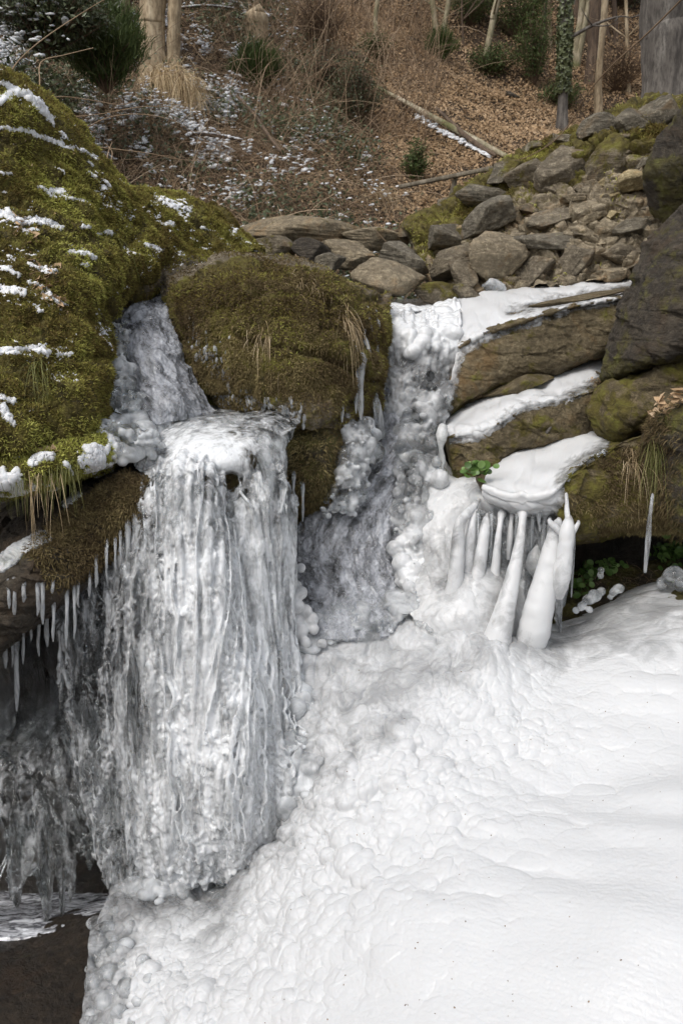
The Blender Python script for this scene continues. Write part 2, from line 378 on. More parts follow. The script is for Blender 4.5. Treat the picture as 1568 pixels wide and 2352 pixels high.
def mk_bark(name, d, mcol, lt, moss=0.0):
    m, nt, b, _ = mat(name); n = NT(nt)
    a = n.noise(9, 6, .7, n.coord((1, 1, .16)), .5); big = n.noise(2.2, 3, .6)
    c = n.ramp(a, [(.3, d), (.5, mcol), (.72, lt)]); a2 = n.noise(32, 5, .7, n.coord((1, 1, .3))); c = n.mix(n.ramp(a2, [(.4, .7), (.55, 0)]), c, d)
    if moss: c = n.mix(n.ramp(big, [(.5 - moss * .25, 0), (.62, .85)]), c, (.11, .12, .03))
    n.l(c, b.inputs['Base Color']); b.inputs['Roughness'].default_value = .85; n.l(n.bump(a, 1, .02), b.inputs['Normal']); return m
M['bark_tan'] = mk_bark('bark_tan', (.16, .115, .065), (.40, .31, .20), (.58, .49, .35))
M['bark_grey'] = mk_bark('bark_grey', (.04, .034, .030), (.13, .115, .10), (.25, .23, .205))
M['bark_pale'] = mk_bark('bark_pale', (.18, .145, .10), (.44, .37, .27), (.66, .59, .46), moss=.5)
M['bark_brown'] = mk_bark('bark_brown', (.05, .034, .024), (.13, .088, .058), (.22, .16, .11))
M['wood'] = mk_bark('wood', (.08, .065, .045), (.20, .17, .125), (.33, .29, .23))

# ground under the hillside
m, nt, b, _ = mat('ground'); n = NT(nt)
c = n.ramp(n.noise(1.2, 6, .7), [(.3, (.04, .027, .017)), (.5, (.095, .062, .038)), (.7, (.16, .11, .068))])
c = n.mix(n.ramp(n.noise(30, 4, .7), [(.4, .7), (.6, 0)]), c, (.035, .024, .016))
n.l(c, b.inputs['Base Color']); b.inputs['Roughness'].default_value = .95
n.l(n.bump(n.noise(22, 6, .7), 1, .05), b.inputs['Normal']); M['ground'] = m

m, nt, b, _ = mat('snow'); n = NT(nt)
b.inputs['Base Color'].default_value = (.74, .75, .77, 1); b.inputs['Roughness'].default_value = .7; b.inputs['Specular IOR Level'].default_value = .2
b.inputs['Subsurface Weight'].default_value = .25; b.inputs['Subsurface Radius'].default_value = (.02, .025, .03); b.inputs['Subsurface Scale'].default_value = .5
n.l(n.bump(n.noise(140, 4, .7), .5, .004), b.inputs['Normal']); M['snow'] = m

def mk_ice(name, milk, milk_col, clear_rough=.12, vstretch=1.0, f=9.0, bump=.6, bumpf=60, lo=.4, hi=.62, tint=(.97, .98, .98), spec=.6, mrough=.28, dist=.006, sss=.3, use_mask=False, rot=0):
    """ice: milky, bubble-filled parts and clear parts, mixed by noise; milk = (least, most) share of milky ice"""
    m, nt, b, out = mat(name); n = NT(nt)
    vec = n.coord((1, 1, 1 / vstretch), (0, rot, 0))
    k = n.noise(f, 7, .68, vec, .8); k = n.ramp(k, [(lo, milk[0]), (hi, milk[1])])
    if use_mask: k = n.math('ADD', k, n.attr('mask'), True)
    b.inputs['Base Color'].default_value = (*milk_col, 1); b.inputs['Roughness'].default_value = mrough; b.inputs['Specular IOR Level'].default_value = spec
    b.inputs['IOR'].default_value = 1.31
    b.inputs['Subsurface Weight'].default_value = sss; b.inputs['Subsurface Radius'].default_value = (.03, .035, .04); b.inputs['Subsurface Scale'].default_value = .15
    g = n.node('ShaderNodeBsdfGlass'); g.inputs['Color'].default_value = (*tint, 1); g.inputs['Roughness'].default_value = clear_rough; g.inputs['IOR'].default_value = 1.31
    h = n.math('ADD', n.math('MULTIPLY', n.noise(bumpf, 4, .6, vec, .4), .7), n.math('MULTIPLY', n.noise(bumpf * .33, 3, .6, vec, .8), .8))
    nr = n.bump(h, bump, dist); n.l(nr, b.inputs['Normal']); n.l(nr, g.inputs['Normal'])
    mx = n.node('ShaderNodeMixShader'); n.l(k, mx.inputs[0]); n.l(g.outputs[0], mx.inputs[1]); n.l(b.outputs[0], mx.inputs[2]); n.l(mx.outputs[0], out.inputs[0])
    return m
M['ice_white'] = mk_ice('ice_white', (.97, 1), (.66, .665, .67), bump=.35, bumpf=55, dist=.004, sss=.35, mrough=.3, use_mask=False)
M['ice_apron'] = mk_ice('ice_apron', (.10, .55), (.61, .618, .628), bump=.5, bumpf=42, dist=.004, sss=.35, mrough=.34, use_mask=True, f=6)
M['ice_curtain'] = mk_ice('ice_curtain', (.0, .55), (.74, .755, .77), use_mask=True, vstretch=4, f=24, bump=.8, bumpf=52, dist=.008, clear_rough=.06, sss=.2, mrough=.15)
M['ice_cover'] = mk_ice('ice_cover', (.0, .35), (.635, .64, .645), use_mask=True, f=14, bump=.4, bumpf=40, dist=.004, sss=.35, mrough=.3)
M['ice_strand'] = mk_ice('ice_strand', (.0, .4), (.74, .755, .77), use_mask=True, vstretch=3, f=26, bump=.8, bumpf=60, dist=.005, clear_rough=.04, sss=.2, mrough=.12)
M['flow'] = mk_ice('flow', (.0, .12), (.66, .68, .73), use_mask=True, f=20, bump=.8, bumpf=34, dist=.010, clear_rough=.04, sss=.1, mrough=.08, spec=.8)
M['ice_dark2'] = mk_ice('ice_dark2', (.02, .3), (.72, .735, .75), use_mask=True, vstretch=4, f=16, bump=.8, bumpf=50, dist=.008, clear_rough=.05, sss=.1, mrough=.12)
M['ice_fall2'] = mk_ice('ice_fall2', (.0, .22), (.70, .71, .72), use_mask=True, f=12, bump=.6, bumpf=45, dist=.006, clear_rough=.03, sss=.25, mrough=.12)
M['ice_dark'] = mk_ice('ice_dark', (.0, .12), (.72, .75, .79), vstretch=5, f=13, bump=1, bumpf=48, dist=.012, clear_rough=.05, sss=.1, mrough=.15)
M['ice_clear'] = mk_ice('ice_clear', (.0, .26), (.74, .76, .78), f=12, bump=.35, bumpf=30, dist=.006, clear_rough=.03, sss=.2, mrough=.1, use_mask=True)
M['ice_milky'] = mk_ice('ice_milky', (.45, .95), (.69, .70, .70), f=9, bump=.45, bumpf=40, dist=.005, sss=.3, mrough=.18)
M['icicle'] = mk_ice('icicle', (.1, .5), (.74, .76, .78), vstretch=4, f=20, bump=.6, bumpf=40, dist=.005, clear_rough=.05, sss=.2, mrough=.12)
M['ice_glaze'] = mk_ice('ice_glaze', (.1, .75), (.85, .87, .88), f=7, bump=.6, bumpf=45, dist=.005, clear_rough=.1, mrough=.2)
def mk_water(name, col, f, stretch, rot, bs, bd, foam=(.62, .75), rough=.05, flow=0):
    m, nt, b, _ = mat(name); n = NT(nt); vec = n.coord(stretch, rot)
    if flow:
        cb = n.node('ShaderNodeCombineXYZ'); n.l(n.attr('across'), cb.inputs[0]); n.l(n.math('MULTIPLY', n.attr('along'), flow), cb.inputs[1]); vec = cb.outputs[0]
    a = n.noise(f, 5, .62, vec, 1.4); fo = n.ramp(n.noise(f * 1.7, 5, .7, vec, 1.0), [(foam[0], 0), (foam[1], 1)])
    md = n.ramp(n.noise(f * .45, 4, .6, vec, .8), [(.35, col), (.6, (col[0] * 3.2, col[1] * 3.2, col[2] * 3.3))]); n.l(n.mix(fo, md, (.75, .77, .82)), b.inputs['Base Color']); b.inputs['Roughness'].default_value = rough; b.inputs['IOR'].default_value = 1.33; b.inputs['Specular IOR Level'].default_value = 1.0
    b.inputs['Coat Weight'].default_value = .6; b.inputs['Coat Roughness'].default_value = .03
    n.l(n.bump(a, bs, bd), b.inputs['Normal']); n.l(n.bump(a, bs, bd), b.inputs['Coat Normal']); return m
M['water'] = mk_water('water', (.07, .072, .08), 19, (1, .6, .5), (0, 0, 0), 1.0, .035, foam=(.44, .58), flow=.6, rough=.1)
M['water_pool'] = mk_water('water_pool', (.05, .055, .06), 9, (1, 2.5, 1), (0, 0, 0), .5, .02)
M['water_dark'] = mk_water('water_dark', (.04, .041, .046), 7, (1, 2.2, 1), (0, 0, 0), .5, .02, foam=(.42, .60), rough=.2)
M['ice_fall'] = mk_ice('ice_fall', (.05, .6), (.70, .71, .72), f=11, bump=1, bumpf=50, dist=.010, clear_rough=.05, sss=.25, mrough=.15, use_mask=True)
EXPOSURE = 0.24
# ---------------------------------------------------------------- terrain
def ground_h(x, y):
    p = np.stack([x, y, 0 * x], -1)
    z = -3.45 + sstep(4.3, 5.2, y) * 2.95                                    # the drop of the fall
    z = z + sstep(1.8, 4.5, x) * sstep(7.5, 3.0, y) * 2.2 + sstep(-2.2, -5, x) * sstep(8, 2, y) * 3.5
    y0 = 7.4 + .30 * np.clip(x, -3, 4) + .25 * np.clip(x - 3, 0, 6)
    s = y - y0; s = np.where(s > 0, s, 0) 
    h = .60 * s - .012 * np.clip(s - 8, 0, 30) ** 1.5 + .045 * np.clip(-x - .5, 0, 5) * np.clip(s, 0, 8)
    z = z + h
    z = z + fbm(p, .22, 4, 5) * (.25 + .9 * sstep(9, 14, y)) * sstep(5.5, 9, y) + fbm(p, 1.3, 4, 9) * .16
    return z + CAMZ
xs = np.concatenate([np.linspace(-40, -7, 40), np.linspace(-6.9, 8, 300), np.linspace(8.3, 40, 40)])
ys = np.concatenate([np.linspace(-30, 2, 20), np.linspace(2.3, 6.4, 40), np.linspace(6.45, 18, 330), np.linspace(18.5, 60, 60)])
X, Y_ = np.meshgrid(xs, ys); HG = np.stack([X, Y_, ground_h(X, Y_)], -1)
V = HG.reshape(-1, 3); F = gfaces(*HG.shape[:2])
hill = mesh_obj('ground', V, F, M['ground'], loc=(0, 0, 0)); tag(hill, kind='structure')
GB = BVHTree.FromPolygons([tuple(v) for v in V], [tuple(f) for f in F.tolist()])
def hit(u, v, default=12.0):
    """where the sight line through a picture point meets the hillside"""
    d = Vector(CF + CR * ((u - 784) / FPX) + CU * ((1176 - v) / FPX)).normalized(); o = Vector(CAM) + d * 6.6
    r = GB.ray_cast(o, d)
    return np.array(r[0]) if r[0] is not None else P(u, v, default)

def body(name, label, cat, rows, nu, nv, m, amp=.05, f=2.2, fine=.008, ridge=False, mask=None, back=(0, .4, -.1), seed=1, strat=0, group=None, parent=None, world=False, shrink=.6, custom=None):
    g = sheet(rows, nu, nv, world); n = gnormal(g); u, v = proj(g)
    d = amp * fbm(g, f, 5, seed, ridge=ridge) + 1.5 * fine * fbm(g, 14, 5, seed + 5, g=.65) - fine * .8 * np.clip(fbm(g, 9, 4, seed + 6, ridge=True) - .35, 0, 1)
    if strat:
        qc = g @ euler(0, -.3, 0).T; qc = qc * np.array([1, 1, 2.8]) + .04 * np.stack([perlin(g, 5, 81), perlin(g, 5, 82), perlin(g, 5, 83)], -1); _, _, cc = worley(qc, 3.2, seed + 70); _, _, c2 = worley(qc, 8, seed + 71); d = d + strat * 1.3 * (cc - .5) + strat * .6 * (c2 - .5); strat = strat * .45
        q = g @ euler(0, -.3, 0).T; d = d + strat * (np.abs(perlin(np.stack([q[..., 0] * 1.2, q[..., 1] * 1.2, q[..., 2] * 13], -1), 1, seed)) - .9 * sstep(.10, 0, np.abs(perlin(np.stack([q[..., 0] * 1.6, q[..., 1] * 1.6, q[..., 2] * 7], -1) + .3 * perlin(g, 4, 2)[..., None], 1, seed + 3))))
    if custom is not None: d = d + custom(g, u, v)
    g = g + n * d[..., None]
    mk = np.zeros(g.shape[:2]) if mask is None else mask(g, gnormal(g), u, v)
    V, F = solid(g, back, shrink); o = mesh_obj(name, V, F, m, parent, attrs={'mask': padattr(mk, len(V))})
    if parent is None: tag(o, label, cat, group)
    return o, g, mk

# rock behind and under everything
cliff_rows = [[(u, 790, 5.6) for u in (-500, -100, 300, 700, 1100, 1500, 2000)],
    [(-500, 800, 5.0), (-100, 900, 4.6), (300, 950, 4.5), (700, 960, 4.85), (1100, 900, 5.2), (1500, 900, 4.9), (2000, 900, 4.6)],
    [(-500, 1100, 4.2), (-100, 1180, 4.1), (300, 1180, 4.1), (700, 1190, 4.35), (1100, 1100, 4.6), (1500, 1100, 4.4), (2000, 1100, 4.2)],
    [(-500, 1500, 4.0), (-100, 1500, 3.95), (300, 1500, 3.8), (700, 1450, 4.15), (1100, 1400, 4.3), (1500, 1340, 4.2), (2000, 1300, 4.1)],
    [(-500, 1900, 3.9), (-100, 1900, 3.9), (300, 1900, 3.7), (700, 1800, 3.9), (1100, 1600, 4.1), (1500, 1500, 4.0), (2000, 1500, 4.0)],
    [(-500, 2300, 3.7), (-100, 2250, 3.7), (300, 2250, 3.5), (700, 2200, 3.6), (1100, 1900, 3.8), (1500, 1900, 3.8), (2000, 1900, 3.8)]]
body('cliff', 'dark wet cliff behind the ice curtain and the stream', 'cliff', cliff_rows, 260, 220, M['rock_wet'], amp=.22, f=1.6, fine=.02, ridge=True, seed=3, back=(0, .6, 0))

# --- the mossy bank on the left
bank_rows = [[(-150, 200, 5.3), (0, 230, 5.3), (110, 300, 5.4), (190, 370, 5.6), (290, 450, 6.0), (380, 470, 6.2), (480, 515, 6.4), (592, 600, 6.2)],
    [(-150, 105, 4.3), (0, 182, 4.3), (105, 262, 4.4), (190, 345, 4.6), (290, 438, 5.0), (380, 448, 5.4), (480, 498, 5.6), (584, 588, 5.7)],
    [(-150, 350, 3.85), (0, 380, 3.9), (110, 430, 4.1), (200, 470, 4.3), (300, 510, 4.7), (390, 530, 5.0), (470, 560, 5.3), (576, 597, 5.55)],
    [(-150, 560, 3.5), (0, 580, 3.6), (100, 600, 3.75), (190, 600, 3.95), (285, 595, 4.3), (365, 600, 4.65), (450, 605, 5.0), (570, 600, 5.45)],
    [(-150, 790, 3.25), (0, 800, 3.25), (100, 790, 3.4), (160, 760, 3.55), (205, 690, 3.9), (290, 640, 4.3), (400, 622, 4.8), (565, 603, 5.4)],
    [(-150, 1010, 3.0), (0, 1012, 3.05), (110, 990, 3.15), (195, 950, 3.35), (213, 840, 3.7), (238, 690, 4.15), (372, 645, 4.6), (560, 606, 5.3)],
    [(-150, 1040, 3.6), (0, 1040, 3.6), (110, 1010, 3.6), (190, 960, 3.8), (205, 850, 4.1), (230, 700, 4.5), (372, 655, 5.0), (560, 612, 5.6)]]
bank_snow = [([(0, 292), (60, 300), (110, 318), (163, 340)], 11), ([(0, 235), (25, 210), (60, 215), (95, 240), (115, 270)], 15), ([(5, 190), (40, 205), (70, 218)], 10), ([(75, 232), (100, 262), (125, 285)], 8),
    ([(140, 305), (160, 322)], 6), ([(185, 342), (205, 352), (222, 362)], 6), ([(92, 430), (115, 436), (140, 440)], 11), ([(108, 442), (125, 452)], 7), ([(155, 455), (175, 458), (208, 465)], 8),
    ([(0, 488), (20, 492), (45, 505), (70, 502), (110, 510), (140, 522)], 13), ([(190, 520), (205, 522)], 7), ([(225, 538), (250, 532), (262, 535)], 8), ([(335, 560), (350, 565), (370, 575)], 9), ([(165, 577), (190, 580), (218, 592)], 10), ([(180, 607), (200, 608)], 7),
    ([(0, 612), (20, 620), (42, 632)], 11), ([(70, 608), (100, 620), (125, 622)], 10), ([(68, 648), (90, 652), (110, 665), (130, 690), (150, 700)], 9), ([(0, 658), (30, 665), (55, 675)], 12), ([(100, 672), (125, 690)], 7),
    ([(0, 805), (40, 803), (75, 800), (110, 808)], 14), ([(130, 812), (165, 812)], 8), ([(0, 908), (15, 915), (30, 920)], 13), ([(5, 930), (15, 950), (30, 972)], 13), ([(60, 948), (78, 938)], 6),
    ([(380, 468), (410, 475), (435, 480)], 8), ([(380, 512), (400, 518)], 8), ([(405, 528), (420, 530)], 6), ([(462, 522), (490, 528)], 6), ([(440, 548), (460, 556)], 7), ([(455, 568), (475, 572)], 6), ([(0, 395), (25, 400)], 9),
    ([(0, 440), (15, 443)], 5), ([(205, 395), (220, 405)], 5), ([(245, 460), (262, 475)], 5), ([(530, 600), (560, 602)], 5), ([(90, 715), (100, 712)], 5), ([(200, 370), (215, 380)], 4), ([(240, 415), (255, 430)], 4), ([(30, 1060), (60, 1040)], 3)]
def line_sd(u, v, lines):
    best = np.full(np.shape(u), -99.0)
    for pts, wd in lines:
        for (ax, ay), (bx, by) in zip(pts[:-1], pts[1:]):
            ex, ey = bx - ax, by - ay; t = np.clip(((u - ax) * ex + (v - ay) * ey) / (ex * ex + ey * ey), 0, 1)
            best = np.maximum(best, wd - np.hypot(u - ax - t * ex, (v - ay - t * ey) * 1.3))
    return best
def chips(g, f, seed, st=1.6):
    q = g @ euler(0, -.35, 0).T * np.array([1, 1, st]) + .05 * np.stack([perlin(g, 4, 91), perlin(g, 4, 92), perlin(g, 4, 93)], -1); f1, f2, c = worley(q, f, seed); return sstep(0, .16, f2 - f1) * (c - .35), f2 - f1
def bank_shape(g, u, v):                     # ledges where the snow lies, cushions of moss between
    f1, f2, c = worley(g * np.array([1, 1, 1.6]), 7, 4)
    q = g[..., 2] + .42 * g[..., 0] + .12 * fbm(g, 1.2, 3, 6)
    step = np.abs(((q * 3.3) % 1) - .5)
    f1b, _, cb = worley(g, 24, 5); return .07 * chips(g, 1.9, 15)[0] + .026 * (1 - np.clip(f1, 0, 1) ** 2) + .06 * step + .02 * (1 - np.clip(f1b, 0, 1) ** 2) * (.3 + cb) + .012 * fbm(g, 60, 3, 8, g=.7)
bank, bg_, _ = body('mossy_bank', 'tall mossy rock bank with thin lines of snow at left edge', 'rock', bank_rows, 520, 460, M['rock'], amp=.07, f=2.0, fine=.02, seed=21,
    mask=lambda g, n, u, v: .9 - 1.2 * sstep(640, 610, v) * 0 - .9 * sstep(36, 0, np.abs(sdist(u, v, [(330, 660), (420, 600), (470, 605), (470, 640)]))) , custom=bank_shape, back=(-.1, 1.2, -.3))
n = gnormal(bg_); u, v = proj(bg_)
def moss_on(g, parent, w, cnt, rng, L=.02, W=.004, m='moss', cl=9, name='moss', up=.3, droop=.5, jit=.7):
    """short moss fronds in cushions"""
    f1, f2, c = worley(g, cl, 31); wn = np.clip(fbm(g, 3.5, 4, 17) + .55, 0.02, 1)
    p, nn = grid_sample(g, w * wn, cnt, rng); V, F, A = blades(p, nn, rng, L, W, up, droop, jit)
    t = np.clip(.5 + 1.1 * fbm(p, 1.9, 4, 77) + .5 * fbm(p, 14, 3, 5), 0, 1)
    A = .45 * A + .7 * np.repeat(t, 5) - .05
    return tag(mesh_obj(name, V, F, M[m], parent, attrs={'mask': A}), kind='stuff')
wm = np.ones(bg_.shape[:2]) * sstep(0, 20, v - 150); wm *= 1 - .93 * sstep(-25, 5, sdist(u, v, [(330, 652), (400, 625), (440, 600), (480, 612), (470, 640), (380, 655)]))
sd = line_sd(u, v, bank_snow) - 3 + fbm(bg_, 14, 3, 3) * 12 + fbm(bg_, 50, 3, 4, g=.8) * 13
extra = (fbm(bg_, 5, 4, 91) - .26 + .22 * sstep(.5, .95, n[..., 2])) * 34 - 5 + fbm(bg_, 50, 3, 14, g=.8) * 14
sd = np.maximum(sd, extra)
wm_ = wm * (sd < 2) * np.clip(sstep(.015, .07, chips(bg_, 1.9, 15)[1]), .15, 1)
moss_on(bg_, bank, wm_, 210000, RNG, L=.015, W=.0042)
t = np.where(sd > 0, .002 + .005 * np.sqrt(np.clip(sd / 9, 0, 1.6)) + .006 * fbm(bg_, 45, 3, 8), -.006)
V, F = coat(bg_, t); tag(mesh_obj('snow', V, F, M['snow'], bank), kind='stuff')

# --- lower ledge of moss with hanging grass
led_rows = [[(-120, 990, 3.6), (60, 975, 3.65), (160, 960, 3.75), (260, 950, 3.9), (340, 985, 3.8)],
    [(-120, 1012, 3.25), (60, 1003, 3.25), (150, 985, 3.3), (240, 975, 3.45), (320, 1010, 3.55)],
    [(-120, 1045, 3.0), (60, 1038, 3.05), (150, 1025, 3.1), (225, 1022, 3.2), (285, 1045, 3.35)],
    [(-120, 1120, 2.98), (50, 1112, 3.0), (140, 1102, 3.08), (205, 1085, 3.18), (262, 1070, 3.3)],
    [(-120, 1150, 3.3), (50, 1140, 3.3), (140, 1120, 3.4), (205, 1100, 3.45), (262, 1082, 3.5)]]
ledge, lg, _ = body('mossy_ledge', 'snow dusted moss ledge with grass hanging over dark gap', 'rock', led_rows, 260, 120, M['rock'], amp=.05, f=3, fine=.012, seed=33, mask=lambda g, n, u, v: 1 + 0 * u, back=(0, .5, -.05))
u, v = proj(lg); n = gnormal(lg)
moss_on(lg, ledge, np.ones(lg.shape[:2]), 26000, RNG, L=.015, W=.0045)
sd = np.maximum(line_sd(u, v, [([(30, 1040), (60, 1015), (85, 1005)], 11), ([(75, 1065), (100, 1050), (118, 1048)], 13), ([(15, 1030), (40, 1050)], 8), ([(95, 1010), (140, 1000), (200, 985)], 5), ([(150, 1062), (165, 1085)], 4), ([(215, 985), (250, 975), (300, 990)], 16)]), (fbm(lg, 7, 4, 14) - .12) * 40) + fbm(lg, 30, 2, 3) * 8
V, F = coat(lg, np.where(sd > 0, .004 + .012 * np.sqrt(np.clip(sd / 9, 0, 1.4)), -.006)); tag(mesh_obj('snow', V, F, M['snow'], ledge), kind='stuff')

# --- bare rock shelf under it, carrying the left fall
shelf_rows = [[(-150, 1230, 3.8), (0, 1180, 3.8), (150, 1090, 3.9), (280, 1050, 4.0), (400, 1050, 4.1), (500, 1080, 4.1)],
    [(-150, 1330, 3.1), (0, 1262, 3.15), (120, 1180, 3.3), (200, 1112, 3.45), (290, 1078, 3.55), (380, 1085, 3.5), (470, 1110, 3.5)],
    [(-150, 1400, 2.9), (0, 1330, 2.97), (90, 1262, 3.05), (180, 1160, 3.2), (280, 1105, 3.28), (360, 1120, 3.28), (450, 1150, 3.35)][:6],
    [(-150, 1480, 2.86), (0, 1400, 2.92), (100, 1330, 3.0), (190, 1250, 3.1), (290, 1180, 3.18), (380, 1190, 3.25)],
    [(-150, 1560, 2.92), (0, 1482, 2.98), (100, 1412, 3.05), (190, 1345, 3.12), (300, 1245, 3.22), (390, 1230, 3.32)],
    [(-150, 1560, 3.5), (0, 1490, 3.5), (100, 1420, 3.5), (190, 1350, 3.5), (300, 1250, 3.5), (390, 1235, 3.5)]]
shelf_rows[1] = shelf_rows[1][:5] + [(430, 1095, 3.5)]
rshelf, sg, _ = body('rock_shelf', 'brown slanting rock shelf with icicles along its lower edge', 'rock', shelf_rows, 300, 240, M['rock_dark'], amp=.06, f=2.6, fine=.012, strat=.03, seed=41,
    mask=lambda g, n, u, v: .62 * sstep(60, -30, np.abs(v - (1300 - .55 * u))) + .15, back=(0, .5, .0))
u, v = proj(sg)
moss_on(sg, rshelf, sstep(-10, 15, sdist(u, v, [(60, 1260), (170, 1160), (290, 1085), (370, 1120), (330, 1210), (220, 1310), (120, 1360)])), 22000, RNG, L=.022, W=.004, m='moss_brown', up=-.3)
V, F = coat(sg, np.where((sd2 := line_sd(u, v, [([(0, 1300), (45, 1262), (100, 1235)], 22), ([(180, 1135), (150, 1160)], 8)]) + fbm(sg, 12, 3, 2) * 10) > 0, .008, -.006))
tag(mesh_obj('ice_glaze', V, F, M['ice_glaze'], rshelf), kind='stuff')

# --- central mossy boulder
bd_rows = [[(400, 690, 4.9), (470, 660, 5.0), (560, 625, 5.1), (650, 615, 5.1), (740, 640, 5.1), (830, 680, 5.1), (880, 710, 5.0)],
    [(374, 668, 4.55), (440, 644, 4.5), (530, 608, 4.5), (640, 594, 4.5), (740, 618, 4.55), (825, 655, 4.6), (888, 692, 4.65)],
    [(385, 720, 4.35), (450, 700, 4.2), (540, 680, 4.1), (640, 670, 4.08), (740, 690, 4.12), (820, 720, 4.2), (884, 750, 4.45)],
    [(405, 785, 4.3), (460, 780, 4.12), (550, 770, 3.98), (640, 770, 3.94), (730, 775, 3.98), (815, 790, 4.1), (882, 800, 4.4)],
    [(440, 860, 4.25), (490, 870, 4.08), (570, 865, 3.92), (650, 865, 3.88), (730, 870, 3.9), (810, 875, 4.05), (876, 865, 4.35)],
    [(490, 915, 4.3), (530, 930, 4.12), (590, 945, 3.98), (660, 955, 3.92), (720, 965, 3.92), (790, 960, 4.1), (850, 925, 4.35)],
    [(500, 940, 4.6), (540, 955, 4.5), (600, 975, 4.4), (660, 985, 4.3), (730, 995, 4.3), (790, 985, 4.4), (850, 945, 4.6)]]
def bd_shape(g, u, v):
    f1, f2, c = worley(g * np.array([1, 1, .7]), 6, 12)
    f1b, _, cb = worley(g, 22, 6); return .085 * chips(g, 2.6, 16)[0] + .02 * (1 - np.clip(f1, 0, 1) ** 2) + .018 * (1 - np.clip(f1b, 0, 1) ** 2) * (.3 + cb) + .012 * fbm(g, 60, 3, 8, g=.7) - .07 * sstep(14, 0, np.abs(sdist(u, v, [(690, 700), (700, 640), (760, 635), (870, 680), (868, 700), (780, 690), (740, 720), (745, 770), (725, 770), (720, 720)]))) * .5
boulder, dg, _ = body('mossy_boulder', 'large round boulder covered in brown green moss between the two falls', 'boulder', bd_rows, 380, 320, M['rock'], amp=.045, f=2.2, fine=.012, seed=52,
    mask=lambda g, n, u, v: .9 - .5 * sstep(870, 935, v) - .75 * sstep(30, 0, v - (668 - np.interp(u, [375, 530, 640, 740, 888], [0, 60, 74, 50, -24]))) , custom=bd_shape, back=(0, .7, -.1))
u, v = proj(dg); edge = v - np.interp(u, [375, 440, 530, 640, 740, 825, 888], [668, 644, 608, 594, 618, 655, 692])
wm = (.2 + .8 * sstep(8, 40, edge)) * np.clip(.55 + 1.8 * fbm(dg, 3.2, 4, 66), .06, 1) * (1 - .75 * sstep(870, 935, v)) * sstep(-5, 35, u - np.interp(v, [690, 780, 860, 930], [380, 410, 445, 500])); wm *= (1 - .6 * sstep(30, 0, np.abs(u - 860))) * np.clip(sstep(.02, .09, chips(dg, 2.6, 16)[1]), .12, 1)
moss_on(dg, boulder, wm, 120000, RNG, L=.015, W=.004, m='moss_brown', up=-.25, droop=.9, jit=.6)
sel = wm * sstep(.1, .3, fbm(dg, 2.5, 3, 5) + .2 * sstep(760, 690, v)); moss_on(dg, boulder, sel + .001, 14000, RNG, L=.018, W=.0045, m='moss', up=.0)
# rock below the boulder
low_rows = [[(620, 930, 4.3), (700, 935, 4.3), (780, 930, 4.3), (840, 930, 4.5)], [(612, 985, 4.02), (690, 980, 3.92), (770, 985, 3.95), (830, 990, 4.2)],
    [(640, 1060, 3.98), (700, 1060, 3.86), (765, 1065, 3.9), (815, 1060, 4.15)], [(645, 1140, 3.98), (700, 1150, 3.9), (750, 1150, 3.95), (790, 1120, 4.15)], [(650, 1200, 4.2), (700, 1215, 4.2), (740, 1200, 4.2), (770, 1150, 4.3)]]
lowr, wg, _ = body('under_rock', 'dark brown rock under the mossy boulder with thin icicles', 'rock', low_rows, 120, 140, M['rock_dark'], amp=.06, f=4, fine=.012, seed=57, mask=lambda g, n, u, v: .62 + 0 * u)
moss_on(wg, lowr, np.ones(wg.shape[:2]), 14000, RNG, L=.02, W=.004, m='moss_brown', up=-.4)
stub_rows = [[(400, 1040, 3.7), (450, 1040, 3.7), (520, 1040, 3.7), (590, 1050, 3.7)], [(404, 1070, 3.46), (450, 1066, 3.42), (520, 1064, 3.42), (585, 1075, 3.5)],
    [(425, 1120, 3.44), (460, 1110, 3.38), (520, 1110, 3.38), (580, 1115, 3.46)], [(470, 1180, 3.48), (490, 1180, 3.42), (530, 1178, 3.42), (572, 1160, 3.48)], [(470, 1190, 3.7), (490, 1195, 3.7), (530, 1190, 3.7), (572, 1180, 3.7)]]
stub, tg, _ = body('mossy_stone', 'dark mossy stone between two curtains under the pale ice shelf', 'rock', stub_rows, 110, 90, M['rock_dark'], amp=.04, f=5, fine=.01, seed=59, mask=lambda g, n, u, v: .75 + 0 * u)
moss_on(tg, stub, np.ones(tg.shape[:2]), 7000, RNG, L=.02, W=.004, m='moss_brown', up=-.4)

# --- slabs on the right
def dupe(rows, k, eps=.05):
    """adds rows close to row k so its edge stays crisp"""
    r = [np.asarray(x, float) for x in rows]; a = r[k] + (r[k - 1] - r[k]) * eps; b = r[k] + (r[k + 1] - r[k]) * eps
    return r[:k] + [a, r[k], b] + r[k + 1:]
s1 = [[(1020, 700, 5.3), (1090, 674, 5.3), (1170, 667, 5.35), (1300, 652, 5.4), (1470, 626, 5.5)],
    [(1052, 795, 4.5), (1100, 768, 4.48), (1180, 742, 4.5), (1310, 704, 4.58), (1460, 678, 4.7)],
    [(1036, 865, 4.42), (1090, 845, 4.40), (1175, 815, 4.42), (1295, 780, 4.5), (1440, 750, 4.6)],
    [(1012, 962, 4.42), (1085, 918, 4.42), (1180, 878, 4.45), (1300, 842, 4.5), (1420, 808, 4.6)],
    [(1020, 975, 4.8), (1085, 930, 4.8), (1180, 888, 4.8), (1300, 850, 4.8), (1420, 815, 4.9)]]
slab1, g1, _ = body('rock_slab', 'uppermost thick rock slab with white ice over its top beside the icefall', 'rock', dupe(s1, 1), 320, 240, M['rock_slab'], amp=.03, f=2.2, fine=.008, strat=.014, seed=61,
    mask=lambda g, n, u, v: .32 + .25 * sstep(860, 960, v), back=(0, .5, 0))
